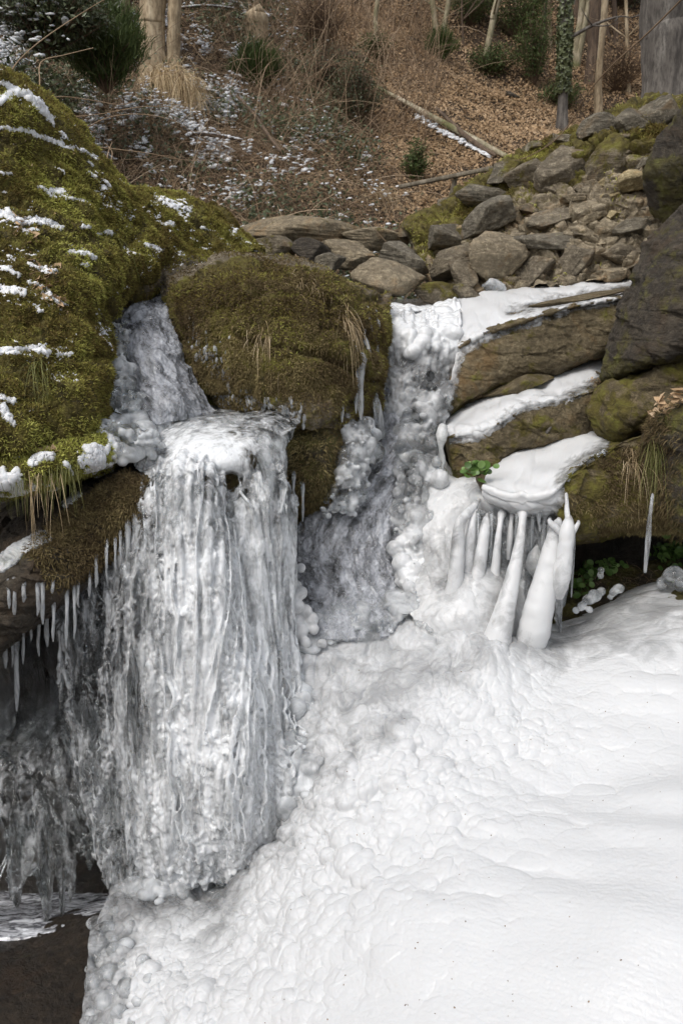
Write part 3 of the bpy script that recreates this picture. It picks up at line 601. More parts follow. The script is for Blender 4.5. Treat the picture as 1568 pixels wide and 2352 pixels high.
s2 = [[(1012, 962, 4.55), (1100, 912, 4.6), (1200, 872, 4.65), (1300, 842, 4.7), (1400, 808, 4.8)],
    [(1028, 1003, 4.12), (1110, 986, 4.08), (1190, 946, 4.12), (1290, 922, 4.16), (1365, 902, 4.2)],
    [(1034, 1050, 4.08), (1110, 1040, 4.04), (1185, 1002, 4.08), (1285, 968, 4.12), (1370, 950, 4.18)],
    [(1042, 1098, 4.1), (1110, 1096, 4.08), (1165, 1060, 4.1), (1250, 1018, 4.15), (1360, 990, 4.2)],
    [(1042, 1110, 4.5), (1110, 1105, 4.5), (1165, 1070, 4.5), (1250, 1030, 4.5), (1360, 1000, 4.5)]]
slab2, g2, _ = body('rock_slab', 'middle rock slab with smooth white ice on top and small green plants beneath', 'rock', dupe(s2, 1), 260, 220, M['rock_slab'], amp=.045, f=3.2, fine=.012, strat=.02, seed=64,
    mask=lambda g, n, u, v: .4 + .2 * sstep(1040, 1090, v), back=(0, .4, 0))
s3 = [[(1125, 1062, 4.2), (1215, 1008, 4.25), (1290, 984, 4.3), (1385, 972, 4.3), (1465, 995, 4.2), (1640, 960, 4.1)],
    [(1108, 1116, 3.75), (1175, 1138, 3.66), (1262, 1128, 3.6), (1335, 1072, 3.64), (1455, 1012, 3.78), (1640, 1000, 3.75)],
    [(1112, 1140, 3.75), (1180, 1165, 3.66), (1265, 1158, 3.6), (1322, 1150, 3.57), (1450, 1110, 3.62), (1640, 1090, 3.6)],
    [(1125, 1160, 3.85), (1190, 1183, 3.78), (1268, 1182, 3.7), (1312, 1228, 3.64), (1450, 1212, 3.66), (1640, 1190, 3.65)],
    [(1130, 1165, 4.2), (1190, 1188, 4.2), (1268, 1195, 4.2), (1312, 1245, 4.1), (1450, 1225, 4.1), (1640, 1200, 4.1)]]
slab3, g3, _ = body('rock_slab', 'lowest rock slab, half ice covered and half mossy, above white ice columns', 'rock', dupe(s3, 1), 320, 240, M['rock_slab'], amp=.04, f=2.6, fine=.01, strat=.016, seed=67,
    mask=lambda g, n, u, v: .58 - .2 * sstep(1300, 1250, u), back=(0, .4, 0))
u, v = proj(g3); wm = sstep(0, 25, sdist(u, v, [(1295, 1105), (1340, 1060), (1460, 1010), (1568, 1000), (1568, 1230), (1310, 1235)])) * sstep(.25, .65, fbm(g3, 4, 3, 4) + .5); moss_on(g3, slab3, wm, 14000, RNG, L=.02, W=.0035, m='moss_brown', up=-.2)
r1 = [[(1500, 590, 5.0), (1540, 530, 4.9), (1600, 480, 4.8), (1800, 400, 4.6)], [(1478, 572, 4.4), (1530, 515, 4.3), (1600, 470, 4.2), (1800, 400, 4.0)],
    [(1440, 672, 4.25), (1495, 640, 4.02), (1590, 600, 3.9), (1800, 560, 3.8)], [(1404, 782, 4.22), (1470, 765, 3.95), (1590, 725, 3.8), (1800, 700, 3.7)],
    [(1373, 866, 4.25), (1440, 858, 3.98), (1560, 815, 3.85), (1800, 770, 3.7)], [(1390, 890, 4.6), (1440, 880, 4.5), (1560, 840, 4.4), (1800, 790, 4.3)]]
rb1, gr1, _ = body('leaning_boulder', 'tall dark boulder leaning in at the right edge above the slabs', 'boulder', r1, 240, 240, M['rock_dark'], amp=.06, f=1.9, fine=.010, strat=.02, seed=71,
    mask=lambda g, n, u, v: .38 + .3 * sstep(790, 860, v), back=(.2, .6, 0))
ra = [[(1385, 885, 4.6), (1450, 855, 4.5), (1568, 818, 4.5), (1800, 780, 4.4)], [(1368, 900, 4.15), (1450, 868, 4.02), (1568, 828, 3.95), (1800, 790, 3.9)],
    [(1350, 950, 4.1), (1420, 940, 3.9), (1500, 905, 3.85), (1800, 860, 3.8)], [(1375, 1000, 4.1), (1430, 1004, 3.95), (1500, 972, 3.9), (1800, 900, 3.85)], [(1385, 1010, 4.5), (1430, 1015, 4.5), (1500, 985, 4.5), (1800, 920, 4.4)]]
rra, gra, _ = body('wedge_rock', 'grey green rock wedged under the leaning dark boulder', 'rock', ra, 200, 130, M['rock_slab'], amp=.05, f=2.6, fine=.01, strat=.02, seed=73, mask=lambda g, n, u, v: .45 + .2 * sstep(1480, 1380, u), back=(.2, .5, 0))
rb = [[(1475, 985, 4.3), (1530, 940, 4.2), (1600, 915, 4.1), (1800, 880, 4.0)], [(1478, 978, 3.75), (1530, 945, 3.6), (1600, 925, 3.5), (1800, 890, 3.4)],
    [(1470, 1060, 3.68), (1530, 1050, 3.5), (1600, 1040, 3.4), (1800, 1020, 3.3)], [(1490, 1180, 3.66), (1540, 1190, 3.5), (1600, 1200, 3.4), (1800, 1200, 3.3)], [(1500, 1220, 4.0), (1550, 1240, 3.9), (1600, 1250, 3.8), (1800, 1250, 3.7)]]
rrb, grb, _ = body('corner_rock', 'brown rock at the right edge with dry leaves on top and grass hanging', 'rock', rb, 160, 160, M['rock_dark'], amp=.05, f=2.6, fine=.01, strat=.02, seed=75, mask=lambda g, n, u, v: .55 + 0 * u, back=(.2, .5, 0))
u, v = proj(grb); moss_on(grb, rrb, sstep(1560, 1490, u) + .1, 9000, RNG, L=.03, W=.0035, m='moss_brown', up=-.6, droop=1.2)
V, F = rock_at(1640, 350, 240, 360, 4.9, 4, .35, 6, 88, rough=.12); o = mesh_obj('edge_boulder', V, F, M['rock_dark'], attrs={'mask': np.clip(.55 + fbm(V, 3, 3, 2), 0, 1)}); tag(o, 'upright mossy boulder cut off by the right edge beside the stone wall', 'boulder')
V, F = rock_at(1200, 884, 190, 40, 4.42, 15, .12, 5, 92, rough=.05); o = mesh_obj('thin_slab', V, F, M['rock_slab'], attrs={'mask': np.full(len(V), .45)}); tag(o, 'thin flat rock tongue wedged between the upper two iced slabs', 'rock')
V, F = rock_at(1310, 690, 310, 22, 4.72, 10.5, .10, 5, 95, rough=.04); o = mesh_obj('thin_slab', V, F, M['rock_slab'], attrs={'mask': np.full(len(V), .3)}); tag(o, 'narrow dark strip of rock between two white ice sheets', 'rock')
# foot of the rocks at right and the floor at bottom left
ft = [[(1270, 1235, 4.6), (1400, 1235, 4.5), (1500, 1240, 4.4), (1800, 1220, 4.2)], [(1260, 1300, 4.3), (1400, 1290, 4.2), (1500, 1285, 4.1), (1800, 1260, 3.9)], [(1250, 1400, 3.95), (1400, 1360, 3.95), (1500, 1340, 3.9), (1800, 1300, 3.7)],
    [(1240, 1500, 3.6), (1330, 1480, 3.62), (1440, 1410, 3.72), (1800, 1300, 3.5)], [(1240, 1560, 3.5), (1330, 1540, 3.5), (1440, 1480, 3.6), (1800, 1400, 3.4)]]
foot, gf, _ = body('earth_bank', 'dark earthy slope with small green plants under the right rocks', 'earth bank', ft, 160, 130, M['rock_dark'], amp=.07, f=5, fine=.025, seed=79, mask=lambda g, n, u, v: .5 + 0 * u)
fl = [[(-250, 2080, 3.5), (0, 2080, 3.5), (200, 2060, 3.5), (420, 2040, 3.5)], [(-250, 2140, 3.0), (0, 2150, 3.0), (200, 2120, 3.0), (420, 2100, 3.1)], [(-250, 2230, 2.72), (0, 2240, 2.72), (200, 2230, 2.75), (420, 2220, 2.8)],
    [(-250, 2420, 2.3), (0, 2420, 2.35), (200, 2420, 2.4), (420, 2420, 2.4)], [(-250, 2700, 2.1), (0, 2700, 2.1), (200, 2700, 2.15), (420, 2700, 2.2)]]
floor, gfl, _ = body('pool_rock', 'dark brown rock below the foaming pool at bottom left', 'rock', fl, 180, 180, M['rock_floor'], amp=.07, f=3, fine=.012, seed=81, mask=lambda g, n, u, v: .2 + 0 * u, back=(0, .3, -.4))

# ---------------------------------------------------------------- rubble stone wall
wl = [[(960, 520, 7.0), (1060, 470, 7.0), (1130, 430, 7.0), (1210, 380, 7.0), (1300, 345, 6.9), (1380, 305, 6.8), (1450, 280, 6.7), (1560, 255, 6.6), (1800, 220, 6.5)],
    [(950, 545, 6.5), (1050, 465, 6.45), (1125, 425, 6.4), (1210, 372, 6.3), (1300, 335, 6.2), (1380, 295, 6.1), (1450, 272, 6.0), (1560, 250, 5.9), (1800, 200, 5.8)],
    [(970, 600, 6.1), (1070, 540, 6.0), (1140, 520, 5.9), (1220, 480, 5.8), (1300, 450, 5.75), (1380, 420, 5.7), (1450, 400, 5.65), (1560, 380, 5.6), (1800, 350, 5.5)],
    [(1000, 660, 5.75), (1090, 620, 5.6), (1150, 600, 5.55), (1230, 590, 5.5), (1310, 580, 5.45), (1380, 560, 5.4), (1450, 540, 5.4), (1560, 520, 5.3), (1800, 500, 5.2)],
    [(1010, 710, 5.6), (1090, 700, 5.4), (1160, 690, 5.35), (1240, 680, 5.3), (1310, 670, 5.3), (1380, 660, 5.25), (1450, 650, 5.2), (1560, 640, 5.1), (1800, 640, 5.0)]]
def wall_shape(g, u, v):
    q = g.copy(); q[..., 2] *= 1.7; q[..., 0] += .3 * g[..., 2]; q = q + .05 * np.stack([perlin(g, 6, 1), perlin(g, 6, 2), perlin(g, 6, 3)], -1)
    f1, f2, c = worley(q, 4.6, 44); f1b, f2b, cb = worley(q, 11, 45)
    e = sstep(0, .22, f2 - f1); return .06 * e * (0.4 + c) + .03 * sstep(0, .2, f2b - f1b) * (.3 + cb) 
wroot = empty('stone_wall', P(1300, 690, 5.3)); tag(wroot, 'rough rubble stone wall with mossy top at the right', 'stone wall')
wo, wgd, _ = body('rubble', None, None, wl, 420, 300, M['rock_pale'], amp=.06, f=2.5, fine=.016, seed=85, parent=wroot, custom=wall_shape, mask=lambda g, n, u, v: .25 + .5 * sstep(140, 40, v - np.interp(u, [950, 1210, 1560], [545, 372, 250])), back=(0, .6, 0))
WBVH = BVHTree.FromPolygons([tuple(p) for p in wgd.reshape(-1, 3)], [tuple(f) for f in gfaces(*wgd.shape[:2]).tolist()])
def wall_Y(u, v):
    d = Vector(CF + CR * ((u - 784) / FPX) + CU * ((1176 - v) / FPX)).normalized(); r = WBVH.ray_cast(Vector(CAM), d)
    return r[0].y if r[0] is not None else 6.1
ws = [(1384, 294, 84, 52, -8, 'rock_grey', .3), (1459, 288, 78, 62, -20, 'rock_grey', .2), (1525, 268, 76, 66, -30, 'rock_grey', .4), (1309, 322, 64, 40, -10, 'rock_grey', .4), (1224, 345, 74, 36, -5, 'rock_grey', .6), (1434, 318, 84, 40, -15, 'rock', .6), (1270, 334, 40, 34, -60, 'rock_grey', .3),
    (1304, 396, 120, 92, -22, 'rock', .35), (1212, 410, 74, 56, -30, 'rock', .5), (1386, 372, 112, 74, -25, 'rock', .85), (1485, 376, 62, 36, -4, 'rock_grey', .3), (1475, 411, 88, 42, -12, 'rock_yellow', .1), (1346, 432, 60, 32, -8, 'rock', .3), (1407, 452, 58, 42, 0, 'rock_yellow', .1), (1482, 454, 80, 34, -3, 'rock_grey', .2),
    (1334, 461, 78, 28, 5, 'rock_pale', .2), (1222, 484, 60, 30, 0, 'rock', .3), (1286, 498, 120, 42, -12, 'rock', .3), (1457, 530, 78, 50, -5, 'rock_grey', .1), (1266, 558, 150, 46, 6, 'rock_grey', .3), (1410, 584, 94, 48, 3, 'rock', .3), (1399, 628, 88, 36, -3, 'rock_pale', .1), (1234, 618, 72, 66, -40, 'rock', .2),
    (1318, 596, 110, 56, -55, 'rock', .15), (1110, 447, 104, 46, 4, 'rock_grey', .4), (1162, 402, 84, 50, -10, 'rock_grey', .7), (1500, 492, 52, 32, 0, 'rock_grey', .2), (1360, 505, 70, 36, -15, 'rock_pale', .1), (1400, 500, 50, 30, 10, 'rock_yellow', .1), (1340, 540, 60, 30, 10, 'rock', .1), (1190, 545, 60, 30, -5, 'rock', .3), (1440, 352, 56, 30, -30, 'rock', .6), (1530, 330, 60, 40, -10, 'rock', .5), (1535, 420, 40, 40, 0, 'rock', .5),
    (1258, 438, 46, 26, -8, 'rock', .5), (1400, 410, 44, 22, -20, 'rock_yellow', .2), (1430, 480, 44, 24, 12, 'rock_pale', .1), (1220, 590, 40, 24, 0, 'rock', .3), (1365, 560, 44, 30, 20, 'rock_pale', .2), (1458, 575, 44, 28, -10, 'rock', .3), (1455, 610, 40, 30, 0, 'rock', .3)]
for k, (cu, cv, wd, ht, an, mm, mo) in enumerate(ws):
    big_ = 1.12 if wd * ht > 3400 else 1.0; mo *= .7
    V, F = rock_at(cu, cv, wd * 1.06 * big_, ht * 1.08 * big_, wall_Y(cu, cv) + (.045 if big_ == 1 else -.01), -an, .13, 5, 300 + k, planes=9, sharp=60, rough=.07, strat=.05)
    up = np.clip((V[:, 2] - V[:, 2].min()) / np.ptp(V[:, 2]), 0, 1)
    mesh_obj('stone', V, F, M[mm], wroot, attrs={'mask': np.clip(mo * (.4 + up * .8), 0, 1)})
u, v = proj(wgd); top = v - np.interp(u, [950, 1050, 1125, 1210, 1300, 1380, 1450, 1560], [545, 465, 425, 372, 335, 295, 272, 250])
wm = sstep(80, 20, top) * sstep(.08, .38, fbm(wgd, 2.2, 3, 5)) + .05 * sstep(.1, .4, fbm(wgd, 5, 3, 9)); moss_on(wgd, wroot, wm, 22000, RNG, L=.03, W=.005, m='moss')

# loose boulders at the foot of the wall
lb = [(712, 520 + 62, 86, 58, 5, 6.0, 'rock_dark', 'small black pointed stone behind the mossy boulder', .1), (757, 607, 72, 46, -12, 5.6, 'rock_grey', 'grey angular stone just behind the top of the mossy boulder', .05),
    (1132, 505, 138, 78, -32, 5.75, 'rock_grey', 'large grey slanting block leaning on the wall, the highest of the loose stones', .15), (1018, 549, 118, 66, 8, 5.9, 'rock_grey', 'grey six sided stone left of the large slanting block', .15),
    (922, 592, 122, 80, 12, 5.7, 'rock_grey', 'dark layered stone with split edges above the pale rounded boulder', .1), (1030, 604, 116, 62, -34, 5.5, 'rock', 'tilted brown stone between layered stone and wall', .2),
    (890, 645, 158, 80, 14, 5.3, 'rock_pale', 'pale rounded boulder at the water edge right of the mossy boulder', .15), (1070, 630, 84, 62, 20, 5.35, 'rock', 'small brown stone tucked beside the big pale wall foot stone', .2),
    (1008, 671, 100, 46, -5, 5.3, 'rock', 'low greenish stone half in the water at the pool edge', .6), (1076, 672, 66, 40, 10, 5.2, 'rock', 'smallest dark wet stone at the pool edge', .4), (1132, 607, 140, 124, 10, 5.4, 'rock_pale', 'big pale stone at the wall foot with an icy white splash', .2),
    (800, 668, 60, 40, 10, 5.2, 'rock', 'low brown stone at the back edge of the mossy boulder', .5), (690, 548, 300, 86, 3, 6.9, 'rock_pale', 'broad flat bedrock hump behind the mossy boulder', .25), (860, 540, 150, 60, 5, 6.8, 'rock_pale', 'low pale ledge strewn with leaves beside the flat bedrock hump', .3),
    (968, 520, 110, 60, -25, 6.6, 'rock', 'moss topped rock at the left end of the stone wall', .85), (1040, 480, 110, 60, -30, 6.6, 'rock_grey', 'flat grey rock on the sloping left end of the wall', .4), (800, 585, 130, 60, 6, 6.2, 'rock_pale', 'low weathered rock in front of the flat bedrock hump', .2), (620, 575, 150, 60, 0, 6.4, 'rock', 'low brown rock between moss bank and bedrock hump', .4)]
for k, (cu, cv, wd, ht, an, yy, mm, lab, mo) in enumerate(lb):
    V, F = rock_at(cu, cv, wd * 1.05, ht * 1.08, yy, -an, None, 5, 500 + k, planes=10 if k != 6 else 18, sharp=70 if k not in (6, 12, 13) else 12, rough=.05, strat=.05)
    up = np.clip((V[:, 2] - V[:, 2].min()) / np.ptp(V[:, 2]), 0, 1); fh = 'bedrock_hump' if k == 12 else 'loose_stone'
    o = mesh_obj(fh, V, F, M[mm], attrs={'mask': np.clip(mo * (.3 + up), 0, 1)}); tag(o, lab, 'rock' if k >= 12 else 'stone', None if k >= 12 else 'loose stones at the foot of the wall')
# ---------------------------------------------------------------- frozen slope in front
ap = [[(240, 2030, 3.35), (300, 1990, 3.35), (390, 1985, 3.4), (470, 1970, 3.4), (560, 1830, 3.5), (640, 1470, 3.85), (760, 1420, 3.95), (900, 1370, 4.05), (1040, 1390, 3.95), (1180, 1450, 3.8), (1300, 1440, 3.8), (1430, 1370, 3.95), (1568, 1315, 4.1), (1800, 1250, 4.3)],
      [(262, 2062, 2.95), (310, 2030, 2.98), (395, 2022, 3.0), (475, 2020, 3.02), (575, 1870, 3.1), (650, 1500, 3.5), (760, 1440, 3.62), (900, 1395, 3.75), (1040, 1420, 3.66), (1180, 1488, 3.5), (1300, 1475, 3.5), (1430, 1400, 3.65), (1568, 1342, 3.8), (1800, 1270, 4.0)],
      [(215, 2160, 2.72), (285, 2130, 2.76), (375, 2100, 2.8), (470, 2070, 2.84), (585, 1990, 2.88), (680, 1800, 3.02), (775, 1680, 3.1), (900, 1600, 3.18), (1040, 1590, 3.18), (1180, 1600, 3.14), (1310, 1580, 3.14), (1440, 1530, 3.18), (1568, 1480, 3.25), (1800, 1400, 3.4)],
      [(205, 2280, 2.52), (275, 2250, 2.55), (365, 2220, 2.56), (470, 2190, 2.58), (590, 2120, 2.6), (695, 2030, 2.62), (790, 1950, 2.64), (900, 1880, 2.68), (1040, 1840, 2.70), (1180, 1830, 2.68), (1310, 1810, 2.67), (1440, 1770, 2.68), (1568, 1720, 2.72), (1800, 1650, 2.8)],
      [(192, 2390, 2.36), (270, 2390, 2.33), (365, 2370, 2.3), (470, 2340, 2.28), (590, 2300, 2.25), (695, 2260, 2.22), (800, 2210, 2.2), (910, 2160, 2.18), (1040, 2120, 2.16), (1180, 2100, 2.14), (1310, 2080, 2.12), (1440, 2050, 2.1), (1568, 2020, 2.1), (1800, 1950, 2.15)],
      [(180, 2560, 2.12), (270, 2560, 2.1), (365, 2560, 2.05), (470, 2560, 2.0), (590, 2550, 1.95), (695, 2530, 1.9), (800, 2500, 1.86), (910, 2480, 1.82), (1040, 2460, 1.78), (1180, 2440, 1.75), (1310, 2430, 1.72), (1440, 2420, 1.7), (1568, 2410, 1.68), (1800, 2400, 1.65)],
      [(160, 2900, 1.8), (270, 2900, 1.75), (365, 2900, 1.7), (470, 2900, 1.65), (590, 2900, 1.6), (695, 2900, 1.55), (800, 2900, 1.5), (910, 2900, 1.45), (1040, 2900, 1.4), (1180, 2900, 1.4), (1310, 2900, 1.35), (1440, 2900, 1.35), (1568, 2900, 1.3), (1800, 2900, 1.3)]]
ap = [r + [tuple(np.array(r[-1]) + (np.array(r[-1]) - np.array(r[-2])) * np.array([2.6, 2.2, 2.2]))] for r in ap]
g = sheet(ap, 1080, 900); n = gnormal(g); u, v = proj(g)
ridge = np.interp(v, [1430, 1500, 1700, 1850, 2000, 2200, 2352, 2600], [1500, 1480, 1330, 1220, 1080, 820, 700, 600])
k_nod = sstep(150, -330, u - ridge) * sstep(1500, 1720, v)                        # knobbly at left, smooth at right
k_nod = k_nod * (.75 + .5 * fbm(g, 2, 3, 8))
dw = g + .018 * np.stack([perlin(g, 9, 1), perlin(g, 9, 2), perlin(g, 9, 3)], -1)
def dome(q, f, seed):
    f1, f2, c = worley(q, f, seed); return np.sqrt(np.clip(1 - (f1 * (1.05 + .3 * c)) ** 2, 0, 1)) * (.65 + .5 * c)
q1 = dw * np.array([1, 1, 1.0])
d = k_nod * (.046 * dome(q1, 12, 5) + .022 * dome(q1, 24, 6) + .004 * dome(q1, 55, 7))
# broad swells, running down to the left, over the rest
rot = euler(0, 0, .5); gr_ = g @ rot.T
sw = fbm(np.stack([gr_[..., 0] * .9, gr_[..., 1] * 2.2, gr_[..., 2]], -1), 1.4, 2, 14)
sm = 1 - np.clip(k_nod, 0, 1)
d = d + .075 * sw * (.5 + .5 * sm) + sm * .012 * dome(np.stack([gr_[..., 0], gr_[..., 1] * 1.8, gr_[..., 2]], -1), 7, 15) * sstep(400, 100, u - ridge)
rip = fbm(np.stack([gr_[..., 0] * .5, gr_[..., 1] * 2.2, gr_[..., 2] * 2.2], -1), 42, 3, 16); d = d + sm * .0022 * rip
# upper zone: smooth tongues and lobes running down from the stream
up = sstep(1760, 1500, v) * sstep(1350, 1100, u)
d = d + up * (.028 * dome(dw * np.array([1.4, .7, .7]), 10, 25) + .012 * dome(dw, 26, 26) + .02 * fbm(dw * np.array([1.8, .5, .5]), 4, 3, 9))
# groove along the foot of the curtain
ridge_l = [(470, 2045), (560, 1945), (610, 1920), (705, 1830), (722, 1772), (800, 1705), (835, 1680)]
gd = line_sd(u, v, [(ridge_l, 0)])
d = d - .05 * sstep(-46, -6, gd) * sstep(850, 700, u)
for (cu, cv, rr, hh) in [(1112, 1540, 62, .07), (1216, 1512, 50, .05), (1040, 1470, 70, .04), (1160, 1560, 60, .03)]: d = d + hh * np.exp(-((u - cu) ** 2 + ((v - cv) * 1.2) ** 2) / rr ** 2)
g = g + n * d[..., None]
# fine frost grain
g = g + n * (.0010 * fbm(g, 120, 2, 19))[..., None]
milk = .22 * fbm(g, 2.2, 4, 33) * sstep(1500, 1100, u) + np.clip(.05 + .38 * sstep(500, 640, u) + .95 * sstep(5, 190, sdist(u, v, [(190, 2400), (215, 2160), (262, 2040), (500, 2080), (620, 1960), (730, 1850), (745, 1760), (850, 1690), (1000, 1560), (1200, 1500), (1800, 1400), (1800, 3000), (150, 3000)])), 0, 1)
V, F = solid(g, (0, .35, -.45)); apron = mesh_obj('frozen_slope', V, F, M['ice_apron'], attrs={'mask': padattr(milk, len(V), 1)})
tag(apron, 'broad white frozen slope, knobbly at left and smooth at right, filling the lower half', 'ice sheet')
APG = g
SRF = {}
def bvh_of(name, g):
    SRF[name] = BVHTree.FromPolygons([tuple(p) for p in g.reshape(-1, 3)], [tuple(f) for f in gfaces(*g.shape[:2]).tolist()])
bvh_of('apron', g[::3, ::3])
def cast(name, u, v):
    d = Vector(CF + CR * ((u - 784) / FPX) + CU * ((1176 - v) / FPX)).normalized(); r = SRF[name].ray_cast(Vector(CAM), d)
    return (np.array(r[0]), np.array(r[1])) if r[0] is not None else (None, None)

def nodules(bag, spots, rng, seed=0, sub=3, squash=.85):
    V0, F0 = ico(sub)
    for k, (cu, cv, r, Y) in enumerate(spots):
        m = Y / FPX; R = euler(*rng.uniform(-1, 1, 3)); W = V0 * np.array([1, rng.uniform(.7, 1), squash * rng.uniform(.8, 1.15)])
        W = W * (1 + .10 * perlin(W + k * 3.7, 1.4, seed)[:, None]); bag.add((W @ R.T) * r * m + P(cu, cv, Y), F0, .3 + .5 * rng.random())
def cluster(path, n, w, r, rng, front=.05):
    """spots scattered round a picture path of (u, v, Y) points"""
    path = np.array(path, float); t = np.sort(rng.random(n)) * (len(path) - 1); i = np.clip(t.astype(int), 0, len(path) - 2); f = (t - i)[:, None]
    c = path[i] * (1 - f) + path[i + 1] * f; o = rng.uniform(-1, 1, n)
    return [(c[k, 0] + o[k] * w, c[k, 1] + rng.uniform(-.4, .4) * w, r * rng.uniform(.55, 1.25), c[k, 2] - front * (1 - o[k] ** 2) + rng.uniform(-.03, .03)) for k in range(n)]

# glassy knobs on the left edge of the slope
b = Bag(); sp = []
for (a, bb, r, Y) in [(222, 2195, 22, 2.68), (214, 2260, 30, 2.6), (250, 2240, 34, 2.58), (240, 2300, 34, 2.52), (292, 2270, 34, 2.5), (210, 2330, 24, 2.45), (275, 2330, 30, 2.42), (320, 2300, 26, 2.44), (262, 2180, 26, 2.66), (245, 2130, 24, 2.74), (290, 2170, 26, 2.66), (262, 2095, 20, 2.84), (300, 2130, 22, 2.76), (235, 2370, 30, 2.4), (330, 2210, 26, 2.58), (202, 2225, 12, 2.68), (232, 2210, 16, 2.62), (340, 2250, 22, 2.52), (225, 2165, 14, 2.74), (285, 2215, 20, 2.58)]:
    sp.append((a, bb, r, Y))
sp = [(a, c, r, (cast('apron', a, c)[0][1] + .012 if cast('apron', a, c)[0] is not None else Y)) for a, c, r, Y in sp + [(RNG.uniform(205, 250) + k * 3, 2110 + k * 12, RNG.uniform(10, 24), 2.8 - k * .02) for k in range(22)]]
nodules(b, sp, RNG, 5, 3); o = b.fused('ice_lumps', M['ice_clear'], it=3, mask=lambda V: np.clip(.1 + 1.0 * fbm(V, 9, 3, 3), 0, .6)); tag(o, 'glassy rounded ice knobs bulging from the left lower edge of the white slope', 'ice')

# ---------------------------------------------------------------- the ice curtain
cw = [[(130, 1345, 3.35), (205, 1300, 3.36), (290, 1205, 3.4), (345, 1125, 3.42), (400, 1080, 3.45), (465, 1092, 3.42), (490, 1150, 3.45), (555, 1120, 3.45), (600, 1045, 3.5), (650, 1130, 3.55)],
      [(140, 1430, 3.24), (208, 1365, 3.24), (285, 1262, 3.22), (345, 1180, 3.22), (400, 1140, 3.22), (462, 1150, 3.22), (500, 1215, 3.32), (558, 1195, 3.32), (612, 1150, 3.38), (652, 1225, 3.48)],
      [(150, 1510, 3.22), (215, 1485, 3.19), (285, 1450, 3.13), (345, 1430, 3.08), (408, 1420, 3.03), (472, 1420, 3.02), (528, 1430, 3.13), (575, 1440, 3.22), (620, 1440, 3.28), (652, 1440, 3.4)],
      [(160, 1650, 3.22), (220, 1680, 3.13), (285, 1700, 3.06), (345, 1700, 3.01), (408, 1700, 2.98), (475, 1700, 2.94), (540, 1700, 2.94), (590, 1690, 3.04), (640, 1640, 3.18), (680, 1560, 3.32)],
      [(212, 1800, 3.16), (242, 1850, 3.06), (290, 1880, 3.01), (350, 1890, 2.96), (410, 1890, 2.93), (475, 1880, 2.9), (545, 1860, 2.9), (610, 1830, 2.97), (680, 1760, 3.08), (745, 1650, 3.22)],
      [(232, 1900, 3.14), (255, 1990, 3.06), (292, 2060, 3.02), (350, 2045, 2.98), (410, 2025, 2.96), (475, 2020, 2.97), (560, 1995, 2.98), (625, 1930, 3.0), (705, 1835, 3.08), (790, 1720, 3.2)]]
def lobes(g, f, seed, st=.09):
    q = g.copy(); q[..., 2] *= st; q[..., 1] *= .3; q[..., 0] += .010 * perlin(g, 9, seed); return q, f
def curtain_shape(g, u, v, amp=1.0, seed=0):
    q, _ = lobes(g, 1, seed); a = dome(q, 12, seed + 1); q2, _ = lobes(g, 1, seed + 3, .14); b2 = dome(q2, 27, seed + 2)
    q3 = g * np.array([1, .5, .62]); c1 = dome(q3, 46, seed + 4)
    return amp * (.028 * a + .020 * b2 + .006 * c1 + .008 * fbm(g * np.array([1, 1, .45]), 55, 3, seed + 5, ridge=True) + .02 * fbm(g, 3, 3, seed))
def jagged(g, lo, seed, f=40):
    """shortens columns of a hanging grid to uneven pointed tips"""
    nv, nu, _ = g.shape; x = g[nv // 2, :, 0]; q = np.stack([x, 0 * x, 0 * x], -1)
    ln = 1 - lo * np.clip(np.abs(perlin(q, f, seed)) * 1.6 + .5 * np.abs(perlin(q, f * 2.7, seed + 1)), 0, 1)
    t = np.linspace(0, 1, nv)[:, None] * ln[None] * (nv - 1); i = np.clip(t.astype(int), 0, nv - 2); fr = (t - i)[..., None]; j = np.arange(nu)[None]
    return g[i, j] * (1 - fr) + g[i + 1, j] * fr
def curtain(name, label, rows, nu, nv, m, amp, seed, lo=.1, f=14, back=(0, .12, 0), parent=None, extra=None, milk=None):
    g = jagged(sheet(rows, nu, nv), lo, seed, f); n = gnormal(g); u, v = proj(g); d = curtain_shape(g, u, v, amp, seed)
    if extra is not None: d = d + extra(g, u, v)
    q, _ = lobes(g, 1, seed); hh = dome(q, 12, seed + 1) * .6 + dome(lobes(g, 1, seed + 3, .14)[0], 27, seed + 2) * .5
    rp = perlin(g * np.array([25, 10, 130.]), 1, seed + 8) * sstep(-.1, .3, fbm(g, 5, 3, seed + 9)); d = d + amp * .0016 * rp
    mk = np.clip((hh - .55) * .9 + .5 * fbm(g * np.array([1, 1, .3]), 9, 4, seed + 12) + (milk(g, u, v) if milk else 0), -.4, .9)
    g = g + n * d[..., None]; V, F = solid(g, back, .9); o = mesh_obj(name, V, F, m, parent, attrs={'mask': padattr(mk, len(V))}); 
    if parent is None: tag(o, label, 'ice curtain')
    return o, g
